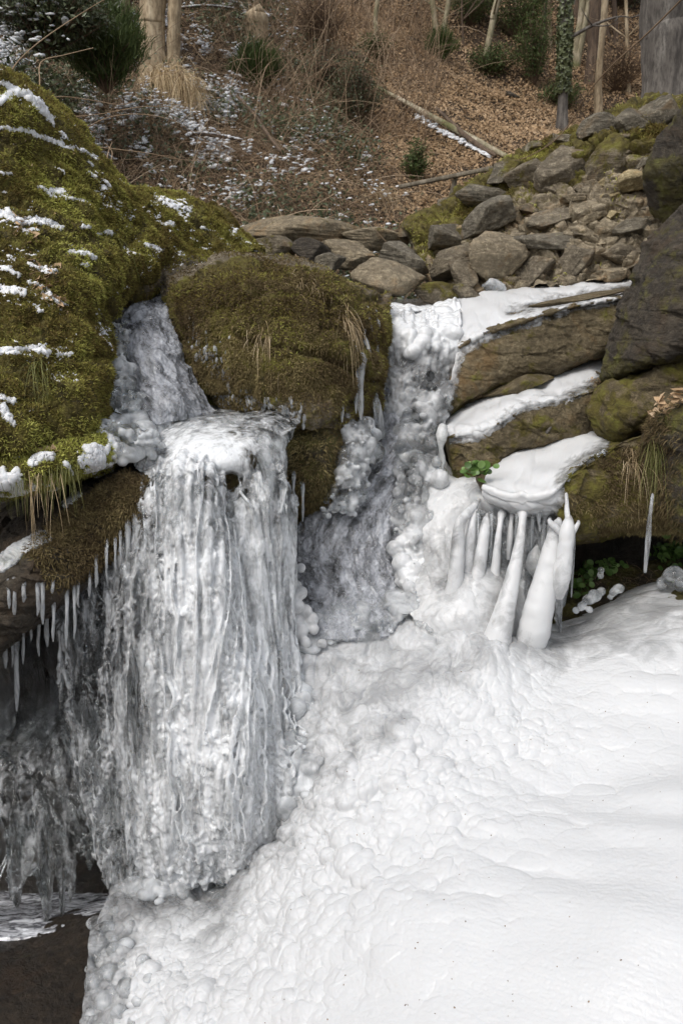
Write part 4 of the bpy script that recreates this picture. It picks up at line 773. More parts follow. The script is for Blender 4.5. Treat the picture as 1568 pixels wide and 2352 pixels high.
sh = [[(345, 945, 4.05), (400, 945, 4.05), (460, 948, 4.05), (560, 945, 4.1), (640, 952, 4.1), (705, 962, 4.1)],
      [(362, 985, 3.7), (410, 975, 3.72), (460, 968, 3.75), (560, 962, 3.78), (640, 962, 3.8), (692, 972, 3.85)],
      [(376, 1025, 3.5), (420, 1008, 3.5), (465, 1005, 3.5), (555, 1000, 3.52), (622, 995, 3.6), (682, 990, 3.7)],
      [(385, 1052, 3.4), (425, 1045, 3.38), (465, 1050, 3.36), (540, 1042, 3.38), (600, 1025, 3.48), (665, 1005, 3.62)],
      [(392, 1080, 3.38), (425, 1078, 3.36), (465, 1085, 3.35), (535, 1075, 3.37), (592, 1085, 3.42), (650, 1030, 3.62)],
      [(400, 1082, 3.6), (430, 1086, 3.6), (470, 1086, 3.6), (535, 1080, 3.6), (590, 1090, 3.6), (648, 1036, 3.75)]]
def strand_bag(b, g, n, seed, wmin, wmax, top=.55, out=.012, stop=1.0):
    rg = np.random.default_rng(seed); nv, nu, _ = g.shape; N = gnormal(g)
    for k in range(n):
        j = rg.uniform(.01, .99); i0 = rg.uniform(.0, .14) if rg.random() < top else rg.uniform(.1, .8); ln = np.clip(rg.gamma(2.2, .15), .08, stop - i0 - .01)
        st = max(10, int(ln * 90)); ti = np.linspace(i0, min(i0 + ln, stop), st); jj = np.clip(j * (nu - 1) + np.cumsum(rg.normal(size=st)) * .5, 0, nu - 1).astype(int); ii = (ti * (nv - 1)).astype(int)
        w = wmin + (wmax - wmin) * rg.random() ** 1.8; p = g[ii, jj] + N[ii, jj] * (out * rg.uniform(-.3, 1)); p = cubic(p[:: max(1, st // 12)][:, None], st, 0)[:, 0]
        x = np.linspace(0, 1, st); q = np.stack([x * ln * 26 + k * 7.7, 0 * x, 0 * x], -1); r = w * (1 + .55 * perlin(q, 1, seed) + .4 * perlin(q, 3.3, seed + 1)) * np.clip(x * 9, .2, 1) * np.clip((1 - x) * 3.2, .12, 1) ** .6
        b.add(*tube(p, r, 8, k, .2, 55))
def nugget_bag(b, g, n, seed, smin, smax, wfn=None):
    rg = np.random.default_rng(seed); u, v = proj(g); w = np.clip(.35 + 1.6 * fbm(g * np.array([1, 1, .3]), 6, 3, seed), .02, 1) * (1 if wfn is None else wfn(u, v)); p, nn = grid_sample(g, w, n, rg)
    V0, F0 = ico(1); s = smin + (smax - smin) * rg.random(n) ** 2; V, F, _ = stamp(V0, F0, p + nn * s[:, None] * rg.uniform(-.2, .8, (n, 1)), frames(np.tile([0, 0, 1.0], (n, 1)), rg, .3), s[:, None] * np.stack([rg.uniform(.7, 1, n), rg.uniform(.5, .9, n), rg.uniform(.8, 2.2, n)], 1)); b.add(V, F)
def curtain_f(name, label, rows, nu, nv, m, amp, seed, lo, f, milk, sp, ng, more=None, voxel=.0045, extra=None, st=.09):
    g = jagged(sheet(rows, nu, nv), lo, seed, f); n = gnormal(g); u, v = proj(g); d = curtain_shape(g, u, v, amp, seed)
    if extra is not None: d = d + extra(g, u, v)
    g = g + n * d[..., None]; b = Bag(); b.add(*solid(g, (0, .10, 0), .95))
    for a in sp: strand_bag(b, g, *a)
    for a in ng: nugget_bag(b, g, *a)
    for a in (more or []): b.add(*a)
    o = b.fused(name, m, voxel=voxel, it=2, bump=.0022, bf=70, mask=lambda V: np.clip(milk(*proj(V)) + .85 * fbm(V * np.array([1, 1, st]), 20, 4, seed) + .25 * fbm(V, 60, 2, seed + 3), -.3, .95)); tag(o, label, 'ice curtain'); return o, g
def shelf_geo():
    g = sheet(sh, 260, 170); n = gnormal(g); u, v = proj(g); d = .03 * dome(g, 4.5, 3) + .015 * fbm(g, 5, 3, 4) + .006 * dome(g, 16, 4) * sstep(540, 600, u) + .002 * fbm(g, 60, 2, 1); g = g + n * d[..., None]; return g
curt, cg = curtain_f('ice_curtain', 'tall grey white ice curtain of fused icicles hanging from the rock shelf', cw, 640, 820, M['ice_curtain'], 1.0, 101, .06, 7,
    lambda u, v: sstep(1135, 1055, v) * (-.06 + .85 * sstep(-35, 30, sdist(u, v, [(385, 1000), (500, 985), (560, 1010), (560, 1085), (385, 1085)]))) - .16 + .2 * sstep(200, 330, u) + .52 * sstep(300, 420, u) * sstep(1100, 1320, v) - .1 * sstep(600, 640, u),
    [(150, 7, .004, .026, .6, .014, .97), (190, 9, .004, .011, .4, .034, .95)], [(5500, 5, .004, .011), (1300, 6, .010, .020)], [solid(shelf_geo(), (0, .15, 0), .8)],
    extra=lambda g, u, v: .022 * sstep(60, 5, np.abs(u - np.interp(v, [1100, 1300, 1500, 1700, 1900], [440, 470, 520, 545, 550]))))
bvh_of('curtain', cg[::3, ::3])
def strands_on(g, parent, n, seed, wmin, wmax, top=.55, m='ice_strand', milk=None, jw=None, out=.012, stop=1.0):
    """lumpy fused icicles running down the face of a hanging sheet"""
    rg = np.random.default_rng(seed); nv, nu, _ = g.shape; N = gnormal(g); b = Bag()
    for k in range(n):
        j = rg.uniform(.01, .99) if jw is None else np.interp(rg.random(), jw[0], jw[1]); i0 = rg.uniform(.0, .14) if rg.random() < top else rg.uniform(.1, .75); ln = np.clip(rg.gamma(3, .13), .12, stop - i0 - .01)
        st = max(10, int(ln * 90)); ti = np.linspace(i0, min(i0 + ln, stop), st); jj = np.clip(j * (nu - 1) + np.cumsum(rg.normal(size=st)) * .25, 0, nu - 1).astype(int); ii = (ti * (nv - 1)).astype(int)
        w = rg.uniform(wmin, wmax) * (1 + .5 * (rg.random() > .85)); p = g[ii, jj] * .6 + g[ii, np.full(st, int(j * (nu - 1)))] * .4 + N[ii, jj] * (out * rg.uniform(-.2, 1)); p = cubic(p[:: max(1, st // 12)][:, None], st, 0)[:, 0]
        x = np.linspace(0, 1, st); q = np.stack([x * ln * 22 + k * 7.7, 0 * x, 0 * x], -1); r = w * (1 + .45 * perlin(q, 1, seed) + .3 * perlin(q, 3.1, seed + 1)) * np.clip(x * 9, .2, 1) * np.clip((1 - x) * 3.2, .06, 1) ** .6
        u0, v0 = proj(p[st // 2]); mk = np.clip((milk(u0, v0) if milk else 0) + rg.normal() * .17, -.3, .85)
        V, F = tube(p, r, 9, k, .18, 55); b.add(V, F, mk)
    return tag(b.build('strands', M[m], parent), kind='stuff')
mlk = lambda u, v: .06 + .5 * sstep(300, 400, u) * sstep(1090, 1300, v) - .12 * sstep(600, 640, u)
def nuggets(g, parent, n, seed, smin, smax, milk=None, wfn=None, m='ice_strand', name='beads'):
    rg = np.random.default_rng(seed); u, v = proj(g); w = np.clip(.35 + 1.6 * fbm(g * np.array([1, 1, .3]), 6, 3, seed), .02, 1) * (1 if wfn is None else wfn(u, v)); p, nn = grid_sample(g, w, n, rg)
    V0, F0 = ico(1); s = smin + (smax - smin) * rg.random(n) ** 2.2; sc = s[:, None] * np.stack([rg.uniform(.6, 1, n), rg.uniform(.5, .9, n), rg.uniform(.9, 2.6, n)], 1); R = frames(np.tile([0, 0, 1.0], (n, 1)), rg, .25)
    u, v = proj(p); mk = np.clip((milk(u, v) if milk else 0) + rg.normal(size=n) * .3, -.3, .9); V, F, A = stamp(V0, F0, p + nn * s[:, None] * .5, R, sc, mk); return tag(mesh_obj(name, V, F, M[m], parent, attrs={'mask': A}), kind='stuff')

dw_ = [[(-120, 1700, 3.75), (10, 1690, 3.7), (90, 1660, 3.65), (150, 1630, 3.6), (215, 1600, 3.5), (262, 1640, 3.4)],
      [(-120, 1780, 3.4), (10, 1770, 3.42), (90, 1740, 3.42), (150, 1720, 3.4), (220, 1720, 3.35), (268, 1740, 3.25)],
      [(-120, 1900, 3.2), (10, 1900, 3.22), (85, 1890, 3.25), (150, 1870, 3.3), (222, 1850, 3.28), (272, 1850, 3.2)],
      [(-120, 2160, 3.1), (15, 2150, 3.12), (95, 2120, 3.15), (150, 2110, 3.2), (215, 2000, 3.25), (290, 2040, 3.2)]]
dcurt, dcg = curtain_f('ice_curtain', 'dark translucent ice curtain in the shade at lower left above the pool', dw_, 300, 300, M['ice_dark2'], 1.0, 131, .55, 5.5, lambda u, v: -.12 + 0 * u, [(110, 17, .005, .020, .5, .012, 1)], [(2600, 6, .004, .014)], voxel=.006)
lw = [[(-60, 1440, 3.75), (60, 1400, 3.75), (150, 1370, 3.6), (190, 1350, 3.5)], [(-60, 1500, 3.6), (60, 1470, 3.6), (150, 1440, 3.5), (190, 1430, 3.4)], [(-60, 1640, 3.6), (60, 1660, 3.6), (150, 1620, 3.5), (200, 1640, 3.4)], [(-60, 1760, 3.6), (60, 1740, 3.6), (150, 1720, 3.5), (210, 1760, 3.4)]]
curtain('ice_curtain', 'thin dark ice veil deep under the left end of the rock shelf', lw, 220, 200, M['ice_dark'], .7, 151, .8, 7)
# right hand veils beside the channel
rw = [[(585, 1050, 3.62), (605, 1035, 3.6), (628, 1030, 3.6), (640, 1040, 3.62)], [(590, 1120, 3.5), (606, 1110, 3.45), (628, 1112, 3.45), (642, 1130, 3.5)], [(598, 1260, 3.42), (612, 1260, 3.38), (632, 1265, 3.4), (648, 1280, 3.46)], [(605, 1440, 3.4), (620, 1440, 3.34), (640, 1445, 3.36), (655, 1450, 3.42)]]
curtain('ice_column', 'slim lumpy clear ice column joining the pale shelf to the curtain', rw, 90, 260, M['ice_curtain'], .8, 161, .05, 10)

# ---------------------------------------------------------------- pale shelf of ice at the foot of the left stream
# bubbly ice on the left bank of the left stream
b = Bag(); rng = np.random.default_rng(5)
sp = [(250, 790, 22, 3.95), (225, 800, 20, 3.92), (268, 812, 20, 3.9), (240, 830, 22, 3.85), (283, 850, 24, 3.82), (258, 858, 24, 3.8), (230, 870, 20, 3.75), (295, 880, 22, 3.75), (262, 895, 20, 3.7), (226, 905, 18, 3.66), (215, 830, 16, 3.85), (300, 845, 16, 3.85), (275, 775, 14, 4.0), (240, 765, 12, 4.0),
      (300, 925, 24, 3.62), (318, 918, 16, 3.66), (285, 932, 22, 3.6), (215, 925, 14, 3.6), (268, 925, 16, 3.62), (210, 880, 12, 3.68)]
nodules(b, sp, rng, 3, 4); nodules(b, cluster([(262, 760, 4.05), (245, 830, 3.85), (262, 900, 3.68)], 60, 42, 14, rng), rng, 7, 3); nodules(b, cluster([(262, 745, 4.08), (240, 830, 3.84), (262, 905, 3.66), (300, 930, 3.6)], 200, 44, 8, rng), rng, 17, 2); o = b.fused('ice_bubbles', M['ice_clear'], it=3, mask=lambda V: np.clip(.1 + 1.4 * fbm(V, 9, 3, 3), 0, .8)); tag(o, 'curled glassy ice bubbles between the mossy bank and the left stream', 'ice')
b = Bag(); sp = [(245, 975, 26, 3.5), (285, 968, 26, 3.52), (315, 965, 30, 3.56), (335, 985, 28, 3.52), (270, 1000, 30, 3.4), (305, 1005, 34, 3.4), (335, 1025, 30, 3.4), (272, 1035, 28, 3.32), (300, 1045, 26, 3.32), (345, 1000, 22, 3.48), (262, 965, 20, 3.56), (230, 985, 20, 3.5), (315, 1040, 22, 3.34), (352, 1020, 18, 3.42), (240, 1000, 22, 3.42), (283, 1060, 14, 3.3), (215, 985, 14, 3.46), (350, 1045, 14, 3.38)]
nodules(b, sp, rng, 9, 4, .75); nodules(b, cluster([(205, 980, 3.48), (280, 985, 3.42), (345, 1020, 3.42)], 190, 34, 9, rng, .09), rng, 19, 2); o = b.fused('ice_bubbles', M['ice_clear'], it=3, mask=lambda V: np.clip(.34 + 1.4 * fbm(V, 7, 3, 3), .0, .9)); tag(o, 'pile of smooth milky ice pads at the right end of the snow dusted moss ledge', 'ice')

# ---------------------------------------------------------------- running water
def flow(name, label, rows, nu, nv, m, amp, f, st, seed, kind=None, cat='stream', back=(0, .06, -.02), fine=.006):
    g = sheet(rows, nu, nv); n = gnormal(g); q = g * np.array(st)
    q = q + .03 * np.stack([perlin(g, 8, seed), perlin(g, 8, seed + 1), perlin(g, 8, seed + 2)], -1)
    d = amp * fbm(q, f, 4, seed, g=.6) + amp * .7 * (1 - np.abs(perlin(q, f * 1.7, seed + 5)) * 3) * .5 + fine * fbm(q, f * 5, 3, seed + 9, ridge=True); g = g + n * d[..., None]
    V, F = solid(g, back, .9); sc = np.concatenate([np.zeros((1, nu)), np.cumsum(np.linalg.norm(np.diff(g, axis=0), axis=2), 0)]); ac = np.concatenate([np.zeros((nv, 1)), np.cumsum(np.linalg.norm(np.diff(g, axis=1), axis=2), 1)], 1)
    ac = ac - ac[:, -1:] / 2; o = mesh_obj(name, V, F, m, attrs={'along': padattr(sc, len(V)), 'across': padattr(ac, len(V)), 'mask': padattr(np.clip((.38 if nu == 300 else .32) + 1.05 * fbm(np.stack([ac, sc * .5, 0 * sc], -1), 13, 4, seed + 2, g=.65) + .25 * fbm(np.stack([ac, sc, 0 * sc], -1), 60, 2, seed), 0, .9), len(V), 0)}); tag(o, label, None if kind else cat, kind=kind); return o, g
ls = [[(252, 668, 4.95), (285, 658, 4.9), (330, 655, 4.9), (378, 655, 4.95)], [(240, 700, 4.5), (285, 695, 4.42), (335, 692, 4.42), (386, 695, 4.45)], [(236, 745, 4.3), (295, 740, 4.22), (350, 740, 4.2), (396, 745, 4.28)], [(252, 800, 4.12), (310, 800, 4.02), (365, 800, 4.0), (415, 800, 4.15)],
      [(285, 870, 3.95), (335, 870, 3.86), (390, 870, 3.85), (445, 870, 4.05)], [(315, 930, 3.8), (360, 930, 3.72), (415, 925, 3.75), (480, 935, 4.0)], [(335, 975, 3.68), (365, 975, 3.62), (410, 965, 3.72), (505, 962, 3.95)]]
flow('stream', None, ls, 300, 460, M['flow'], .03, 9, (1, .6, .6), 7, 'structure', fine=.006)
ls2 = [[(335, 965, 3.7), (365, 965, 3.68), (395, 965, 3.72)], [(318, 1040, 3.5), (352, 1035, 3.45), (385, 1030, 3.48)], [(312, 1075, 3.42), (370, 1065, 3.38), (420, 1068, 3.42)], [(345, 1105, 3.3), (400, 1090, 3.26), (465, 1100, 3.28)], [(350, 1170, 3.19), (405, 1140, 3.15), (465, 1160, 3.17)], [(360, 1260, 3.15), (415, 1240, 3.1), (480, 1255, 3.1)]]
flow('stream', None, ls2, 120, 200, M['ice_clear'], .022, 9, (1, .4, .3), 17, 'structure')
pool = [[(820, 690, 6.6), (950, 686, 6.6), (1100, 682, 6.6)], [(850, 702, 5.6), (960, 700, 5.6), (1080, 696, 5.6)], [(880, 716, 5.0), (950, 716, 4.95), (1040, 712, 5.0)]]
g = sheet(pool, 120, 80); g = g + np.array([0, 0, 1.0]) * (.006 * fbm(g, 12, 3, 3))[..., None]; o = mesh_obj('water', *solid(g, (0, 0, -.3), .9), M['water_pool']); tag(o, kind='structure')
ch = [[(882, 915, 4.42), (915, 920, 4.4), (950, 930, 4.42)], [(878, 985, 4.28), (912, 985, 4.24), (946, 990, 4.28)], [(850, 1060, 4.18), (895, 1055, 4.14), (940, 1055, 4.18)], [(775, 1120, 4.05), (850, 1120, 4.0), (930, 1115, 4.08)], [(690, 1200, 3.98), (800, 1200, 3.9), (918, 1190, 3.97)],
      [(655, 1290, 3.85), (780, 1290, 3.76), (918, 1290, 3.84)], [(665, 1375, 3.7), (800, 1380, 3.62), (935, 1375, 3.7)], [(655, 1460, 3.52), (800, 1470, 3.44), (950, 1450, 3.54)]]
flow('stream', None, ch, 380, 600, M['flow'], .018, 12, (1, .8, .8), 27, 'structure', back=(0, .1, -.1), fine=.005)
pl = [[(-200, 2050, 3.6), (100, 2045, 3.6), (330, 2040, 3.5)], [(-200, 2110, 3.15), (100, 2112, 3.15), (330, 2080, 3.15)], [(-200, 2160, 2.98), (100, 2150, 3.0), (280, 2105, 3.05)]]
g = sheet(pl, 160, 90); g = g + np.array([0, 0, 1.0]) * (.02 * fbm(g, 9, 4, 3))[..., None]; o = mesh_obj('water', *solid(g, (0, 0, -.2), .9), M['water_dark']); tag(o, kind='structure')

# ---------------------------------------------------------------- icefall in the middle
fi = [[(870, 720, 5.25), (930, 716, 5.2), (985, 716, 5.2), (1060, 700, 5.3)], [(868, 735, 4.85), (920, 745, 4.78), (985, 745, 4.78), (1058, 735, 4.8)], [(872, 775, 4.6), (922, 775, 4.52), (982, 780, 4.52), (1048, 790, 4.55)], [(876, 835, 4.5), (922, 835, 4.44), (975, 840, 4.44), (1035, 850, 4.5)],
      [(880, 900, 4.42), (918, 905, 4.36), (965, 905, 4.36), (1018, 920, 4.44)], [(884, 965, 4.36), (915, 975, 4.32), (958, 980, 4.32), (1008, 980, 4.4)]]
g = sheet(fi, 260, 340); n = gnormal(g); u, v = proj(g)
q = g * np.array([1, 1, .6]); d = .05 * dome(q, 8, 61) * sstep(880, 740, v) + .016 * dome(q, 22, 62) + .010 * fbm(g, 40, 3, 5, ridge=True) * sstep(760, 850, v); g = g + n * d[..., None]
b = Bag(); b.add(*solid(g, (0, .18, 0), .9)); strand_bag(b, g, 26, 5, .006, .018, .5, .01, 1); nugget_bag(b, g, 2600, 8, .006, .018, lambda u, v: sstep(750, 820, v)); rng = np.random.default_rng(8)
sp = [(905, 745, 20, 4.7), (932, 772, 28, 4.5), (968, 790, 26, 4.45), (1000, 800, 24, 4.48), (890, 760, 16, 4.6), (880, 738, 14, 4.75), (960, 745, 20, 4.72), (1015, 765, 26, 4.6), (945, 810, 22, 4.42), (870, 722, 12, 4.9), (868, 790, 9, 4.5)]
nodules(b, sp, rng, 2, 4, .8); nodules(b, cluster([(880, 745, 4.66), (950, 775, 4.5), (1040, 760, 4.6)], 26, 26, 20, rng), rng, 3, 3)
# glassy beads along both sides of the channel
bI = b
b = Bag(); rng = np.random.default_rng(9)
nodules(b, [(800, 1000, 26, 4.0), (835, 1005, 24, 4.02), (825, 970, 20, 4.1), (860, 1040, 24, 4.02), (815, 1045, 26, 3.94), (795, 1085, 26, 3.9), (790, 1040, 20, 3.95), (843, 975, 20, 4.12), (775, 985, 14, 4.0), (835, 1085, 20, 3.98), (860, 1000, 18, 4.1), (790, 1125, 18, 3.92)], rng, 3, 4, 1.0)
nodules(b, cluster([(790, 960, 4.1), (825, 1020, 4.0), (800, 1110, 3.95), (785, 1170, 3.94)], 45, 38, 17, rng), rng, 4, 3); nodules(b, cluster([(780, 950, 4.12), (825, 1010, 4.02), (805, 1100, 3.95), (780, 1180, 3.93)], 260, 46, 8, rng, .09), rng, 4, 2); o = b.fused('ice_bubbles', M['ice_clear'], mask=lambda V: np.clip(.2 + 1.5 * fbm(V, 8, 3, 3), 0, .85)); tag(o, 'glassy ice beads hanging on the left side of the narrow channel', 'ice')
b = bI
nodules(b, cluster([(1000, 900, 4.42), (965, 960, 4.32), (945, 1030, 4.2), (955, 1100, 4.1), (945, 1190, 4.0), (935, 1290, 3.86), (960, 1370, 3.72)], 120, 38, 21, rng, .08), rng, 5, 3, 1.0)
nodules(b, [(955, 1090, 26, 4.02), (985, 1020, 20, 4.1), (940, 1000, 18, 4.22), (965, 1140, 22, 3.98), (925, 1250, 24, 3.85), (950, 1230, 28, 3.86), (905, 1260, 20, 3.82), (965, 1290, 24, 3.8), (930, 1320, 26, 3.76), (990, 1190, 24, 3.9), (1010, 1100, 22, 4.0), (1000, 1240, 28, 3.84), (960, 1180, 26, 3.92), (1005, 1060, 16, 4.06)], rng, 6, 4, 1.0)
rg8 = np.random.default_rng(88)
for cl_ in cluster([(1010, 890, 4.44), (975, 960, 4.33), (950, 1040, 4.2), (960, 1120, 4.08), (950, 1200, 3.98), (945, 1300, 3.84), (965, 1380, 3.70)], 420, 46, 9, rg8, .10): nodules(b, [cl_], rg8, 5, 2)
o = b.fused('icefall', M['ice_fall2'], voxel=.005, it=4, bump=.003, bf=45, mask=lambda V: np.clip(.9 * sstep(830, 760, proj(V)[1]) + .35 * sstep(1160, 1300, proj(V)[1]) + (.24) + 1.3 * fbm(V, 7, 4, 3), 0, .95)); tag(o, 'frozen fall beside the mossy boulder running on as glassy bubbles down the channel side', 'icefall')
b = Bag(); nodules(b, [(690, 1305, 13, 3.62), (668, 1318, 9, 3.6), (678, 1345, 17, 3.5), (690, 1362, 19, 3.48), (682, 1392, 20, 3.46), (700, 1405, 20, 3.48), (680, 1425, 18, 3.46), (712, 1425, 20, 3.48), (690, 1450, 20, 3.44), (675, 1462, 14, 3.44), (720, 1445, 14, 3.46), (700, 1478, 16, 3.42), (676, 1372, 12, 3.46), (740, 1478, 12, 3.42)], rng, 12, 4, 1.1)
o = b.fused('ice_stump', M['ice_cover'], voxel=.004, it=3, mask=lambda V: .8 + .8 * fbm(V, 14, 2, 3)); tag(o, 'white knobbly ice stump beside the curtain at the channel foot', 'ice')
# icy crust on the right bank of the channel, up to the columns
cr = [[(1000, 1010, 4.3), (1040, 1090, 4.15), (1075, 1095, 4.1), (1120, 1120, 3.95), (1180, 1170, 3.9)], [(985, 1080, 4.12), (1030, 1115, 4.0), (1065, 1125, 3.92), (1110, 1150, 3.82), (1175, 1190, 3.82)], [(960, 1180, 3.95), (1010, 1190, 3.86), (1055, 1200, 3.84), (1110, 1230, 3.86), (1170, 1240, 3.9)],
      [(950, 1290, 3.8), (1010, 1300, 3.7), (1060, 1310, 3.7), (1120, 1320, 3.74), (1180, 1300, 3.82)], [(930, 1390, 3.62), (1000, 1380, 3.56), (1060, 1350, 3.58), (1120, 1340, 3.62), (1190, 1330, 3.72)], [(960, 1440, 3.5), (1020, 1440, 3.44), (1080, 1430, 3.42), (1150, 1440, 3.45), (1210, 1430, 3.56)], [(930, 1530, 3.5), (1020, 1560, 3.46), (1090, 1570, 3.46), (1160, 1570, 3.46), (1240, 1540, 3.55)]]
g = sheet(cr, 280, 320); n = gnormal(g); u, v = proj(g); d = .02 * dome(g, 5, 71) + .008 * dome(g, 22, 72) * sstep(1060, 980, u) + .03 * fbm(g * np.array([1, 1, .5]), 3.5, 3, 74) + .003 * fbm(g, 50, 2, 7); d = d + .05 * sstep(1290, 1330, v) * sstep(1400, 1340, v) * sstep(1020, 1060, u) * sstep(1190, 1150, u)
g = g + n * d[..., None]; V, F = solid(g, (0, .25, -.05), .9); o = mesh_obj('ice_crust', V, F, M['ice_cover'], attrs={'mask': padattr(np.clip(.62 + 1.1 * fbm(g, 3, 3, 5), .2, 1), len(V))}); tag(o, 'smooth grey white ice crust right of the channel under the lowest slab', 'ice'); bvh_of('crust', g)

# ---------------------------------------------------------------- white ice over the slabs
def slab_ice(gg, parent, poly, th, seed, m='ice_white', e=9, rim=.5):
    u, v = proj(gg); nn = gnormal(gg); sd = sdist(u, v, poly) + e * fbm(gg, 9, 4, seed) + 9 * fbm(gg, 34, 3, seed, g=.7); gg = blur(gg, 14)
    t = np.where(sd > -8, th * sstep(-8, 34, sd) + .002 + .005 * sstep(0, 30, sd) * fbm(gg, 5, 3, seed + 2) + .0012 * fbm(gg * np.array([1, 2.2, 1]), 40, 2, seed + 3), -.014)
    V, F = coat(gg, t); mk = (sstep(-6, 22, sd + 20 * fbm(gg, 12, 4, seed + 6, g=.7)) * 1.05).ravel()[coat.use]; return tag(mesh_obj('ice_cover', V, F, M['ice_cover'], parent, attrs={'mask': mk}), kind='stuff')
slab_ice(g1, slab1, [(1015, 690), (1090, 660), (1170, 650), (1300, 630), (1480, 610), (1480, 655), (1330, 683), (1200, 712), (1170, 722), (1330, 690), (1470, 670), (1470, 684), (1330, 706), (1240, 738), (1150, 764), (1090, 795), (1066, 808), (1052, 850), (1035, 920), (1022, 975), (980, 985), (1000, 880)], .022, 3)
slab_ice(g2, slab2, [(980, 955), (1040, 935), (1100, 908), (1200, 868), (1300, 838), (1410, 800), (1390, 850), (1355, 888), (1275, 925), (1200, 938), (1180, 955), (1130, 985), (1095, 1010), (1040, 1012), (990, 1000)], .014, 4)
slab_ice(g3, slab3, [(1080, 1130), (1110, 1070), (1140, 1040), (1220, 998), (1240, 1018), (1290, 975), (1400, 975), (1392, 1022), (1340, 1055), (1300, 1085), (1285, 1110), (1290, 1150), (1260, 1200), (1200, 1210), (1110, 1190)], .011, 5)
nd = np.random.default_rng(14)

# ---------------------------------------------------------------- columns and icicles
def icicle(pts, w, m, label, group, name='icicle', n=12, bump=.22, cat='icicle', seed=0, steps=None, bf=45):
    """pts (u, v, Y) from the root down; w widths in picture units"""
    pts = [(pts[0][0], pts[0][1] - 5, pts[0][2] + .07)] + list(pts); w = [w[0] * .6] + list(w)
    p = Pa(np.array(pts, float)); r = np.array(w) / 2 * np.array([q[2] for q in pts]) / FPX
    V, F = tube(p, r, n, seed, bump, bf, steps or 36)
    if name == 'ice_column':
        V, F = tube(p, r, 28, seed, bump * 1.2, 26, 110); ax = V.mean(0); V = V + .0035 * fbm(V * np.array([1, 1, .35]), 30, 3, seed)[:, None] * (V - ax) / np.linalg.norm(V - ax, axis=1, keepdims=True); m = M['ice_cover']
    o = mesh_obj(name, V, F, m, attrs={'mask': np.clip(.82 + 1.1 * fbm(V * np.array([1, 1, .3]), 9, 4, seed + 5), .15, 1)}); tag(o, label, cat, group); return o
GW = 'white ice columns under the lowest slab'
icicle([(1098, 1150, 3.78), (1086, 1165, 3.72), (1056, 1205, 3.62), (1050, 1270, 3.58), (1044, 1340, 3.56), (1030, 1410, 3.54)], [8, 18, 26, 34, 40, 44], M['ice_white'], 'leftmost white ice column with a bent top', GW, 'ice_column', 20, .12, 'ice column', 1)
icicle([(1092, 1165, 3.74), (1084, 1200, 3.66), (1076, 1260, 3.62), (1070, 1340, 3.6), (1062, 1400, 3.56)], [10, 18, 26, 32, 34], M['ice_white'], 'white ice column close behind the bent leftmost one', GW, 'ice_column', 20, .12, 'ice column', 2)
icicle([(1118, 1185, 3.72), (1114, 1205, 3.66), (1108, 1250, 3.62), (1097, 1320, 3.58), (1088, 1380, 3.54)], [8, 22, 28, 34, 40], M['ice_white'], 'white ice column with a rounded shoulder, third from the channel', GW, 'ice_column', 20, .12, 'ice column', 3)
icicle([(1152, 1180, 3.74), (1148, 1200, 3.66), (1142, 1250, 3.62), (1136, 1315, 3.6), (1134, 1345, 3.58)], [22, 13, 17, 24, 28], M['ice_white'], 'short even white ice column with a flared top', GW, 'ice_column', 18, .12, 'ice column', 4)
icicle([(1176, 1180, 3.74), (1173, 1200, 3.7), (1170, 1240, 3.68), (1166, 1285, 3.67)], [16, 10, 15, 8], M['ice_white'], 'thin hanging white icicle ending in a round tip between two columns', GW, 'ice_column', 14, .15, 'ice column', 5)
icicle([(1203, 1160, 3.70), (1200, 1176, 3.66), (1199, 1194, 3.6), (1192, 1250, 3.54), (1176, 1330, 3.48), (1156, 1410, 3.42), (1136, 1490, 3.38), (1112, 1590, 3.42)], [54, 30, 18, 24, 38, 54, 78, 110], M['ice_white'], 'long white ice column sweeping down left from the slab centre', GW, 'ice_column', 24, .10, 'ice column', 6)
icicle([(1282, 1196, 3.56), (1278, 1210, 3.52), (1268, 1255, 3.5), (1251, 1335, 3.46), (1233, 1415, 3.42), (1221, 1468, 3.42), (1216, 1492, 3.46)], [14, 30, 44, 60, 76, 78, 46], M['ice_white'], 'thickest white ice column sweeping down from the right end of the slab', GW, 'ice_column', 24, .10, 'ice column', 7)
icicle([(1306, 1190, 3.54), (1303, 1214, 3.47), (1296, 1275, 3.44), (1287, 1335, 3.42), (1281, 1372, 3.43)], [14, 34, 40, 42, 22], M['ice_white'], 'plump white ice lobe on the front of the thickest column', GW, 'ice_column', 22, .12, 'ice column', 8)
icicle([(1262, 1198, 3.5), (1270, 1208, 3.48), (1284, 1222, 3.48)], [12, 16, 18], M['ice_white'], 'small white horn at the left shoulder of the thickest column', GW, 'ice_column', 10, .1, 'ice column', 9, 14)
icicle([(1327, 1202, 3.48), (1320, 1214, 3.46), (1310, 1232, 3.46)], [9, 12, 15], M['ice_white'], 'small white horn at the right shoulder of the thickest column', GW, 'ice_column', 10, .1, 'ice column', 10, 14)
icicle([(1299, 1100, 3.66), (1300, 1140, 3.58), (1303, 1200, 3.52)], [12, 9, 14], M['ice_cover'], 'thin white stalk joining the thickest column to the slab edge', GW, 'ice_column', 12, .3, 'ice column', 11)
vw = [[(1100, 1165, 3.86), (1150, 1172, 3.84), (1210, 1180, 3.82), (1262, 1180, 3.8), (1305, 1170, 3.78)], [(1096, 1220, 3.74), (1150, 1225, 3.72), (1210, 1230, 3.72), (1262, 1230, 3.7), (1305, 1225, 3.68)], [(1090, 1330, 3.7), (1150, 1330, 3.7), (1205, 1340, 3.68), (1255, 1345, 3.66), (1305, 1340, 3.62)], [(1080, 1460, 3.6), (1150, 1460, 3.58), (1200, 1470, 3.56), (1250, 1480, 3.54), (1305, 1460, 3.56)]]
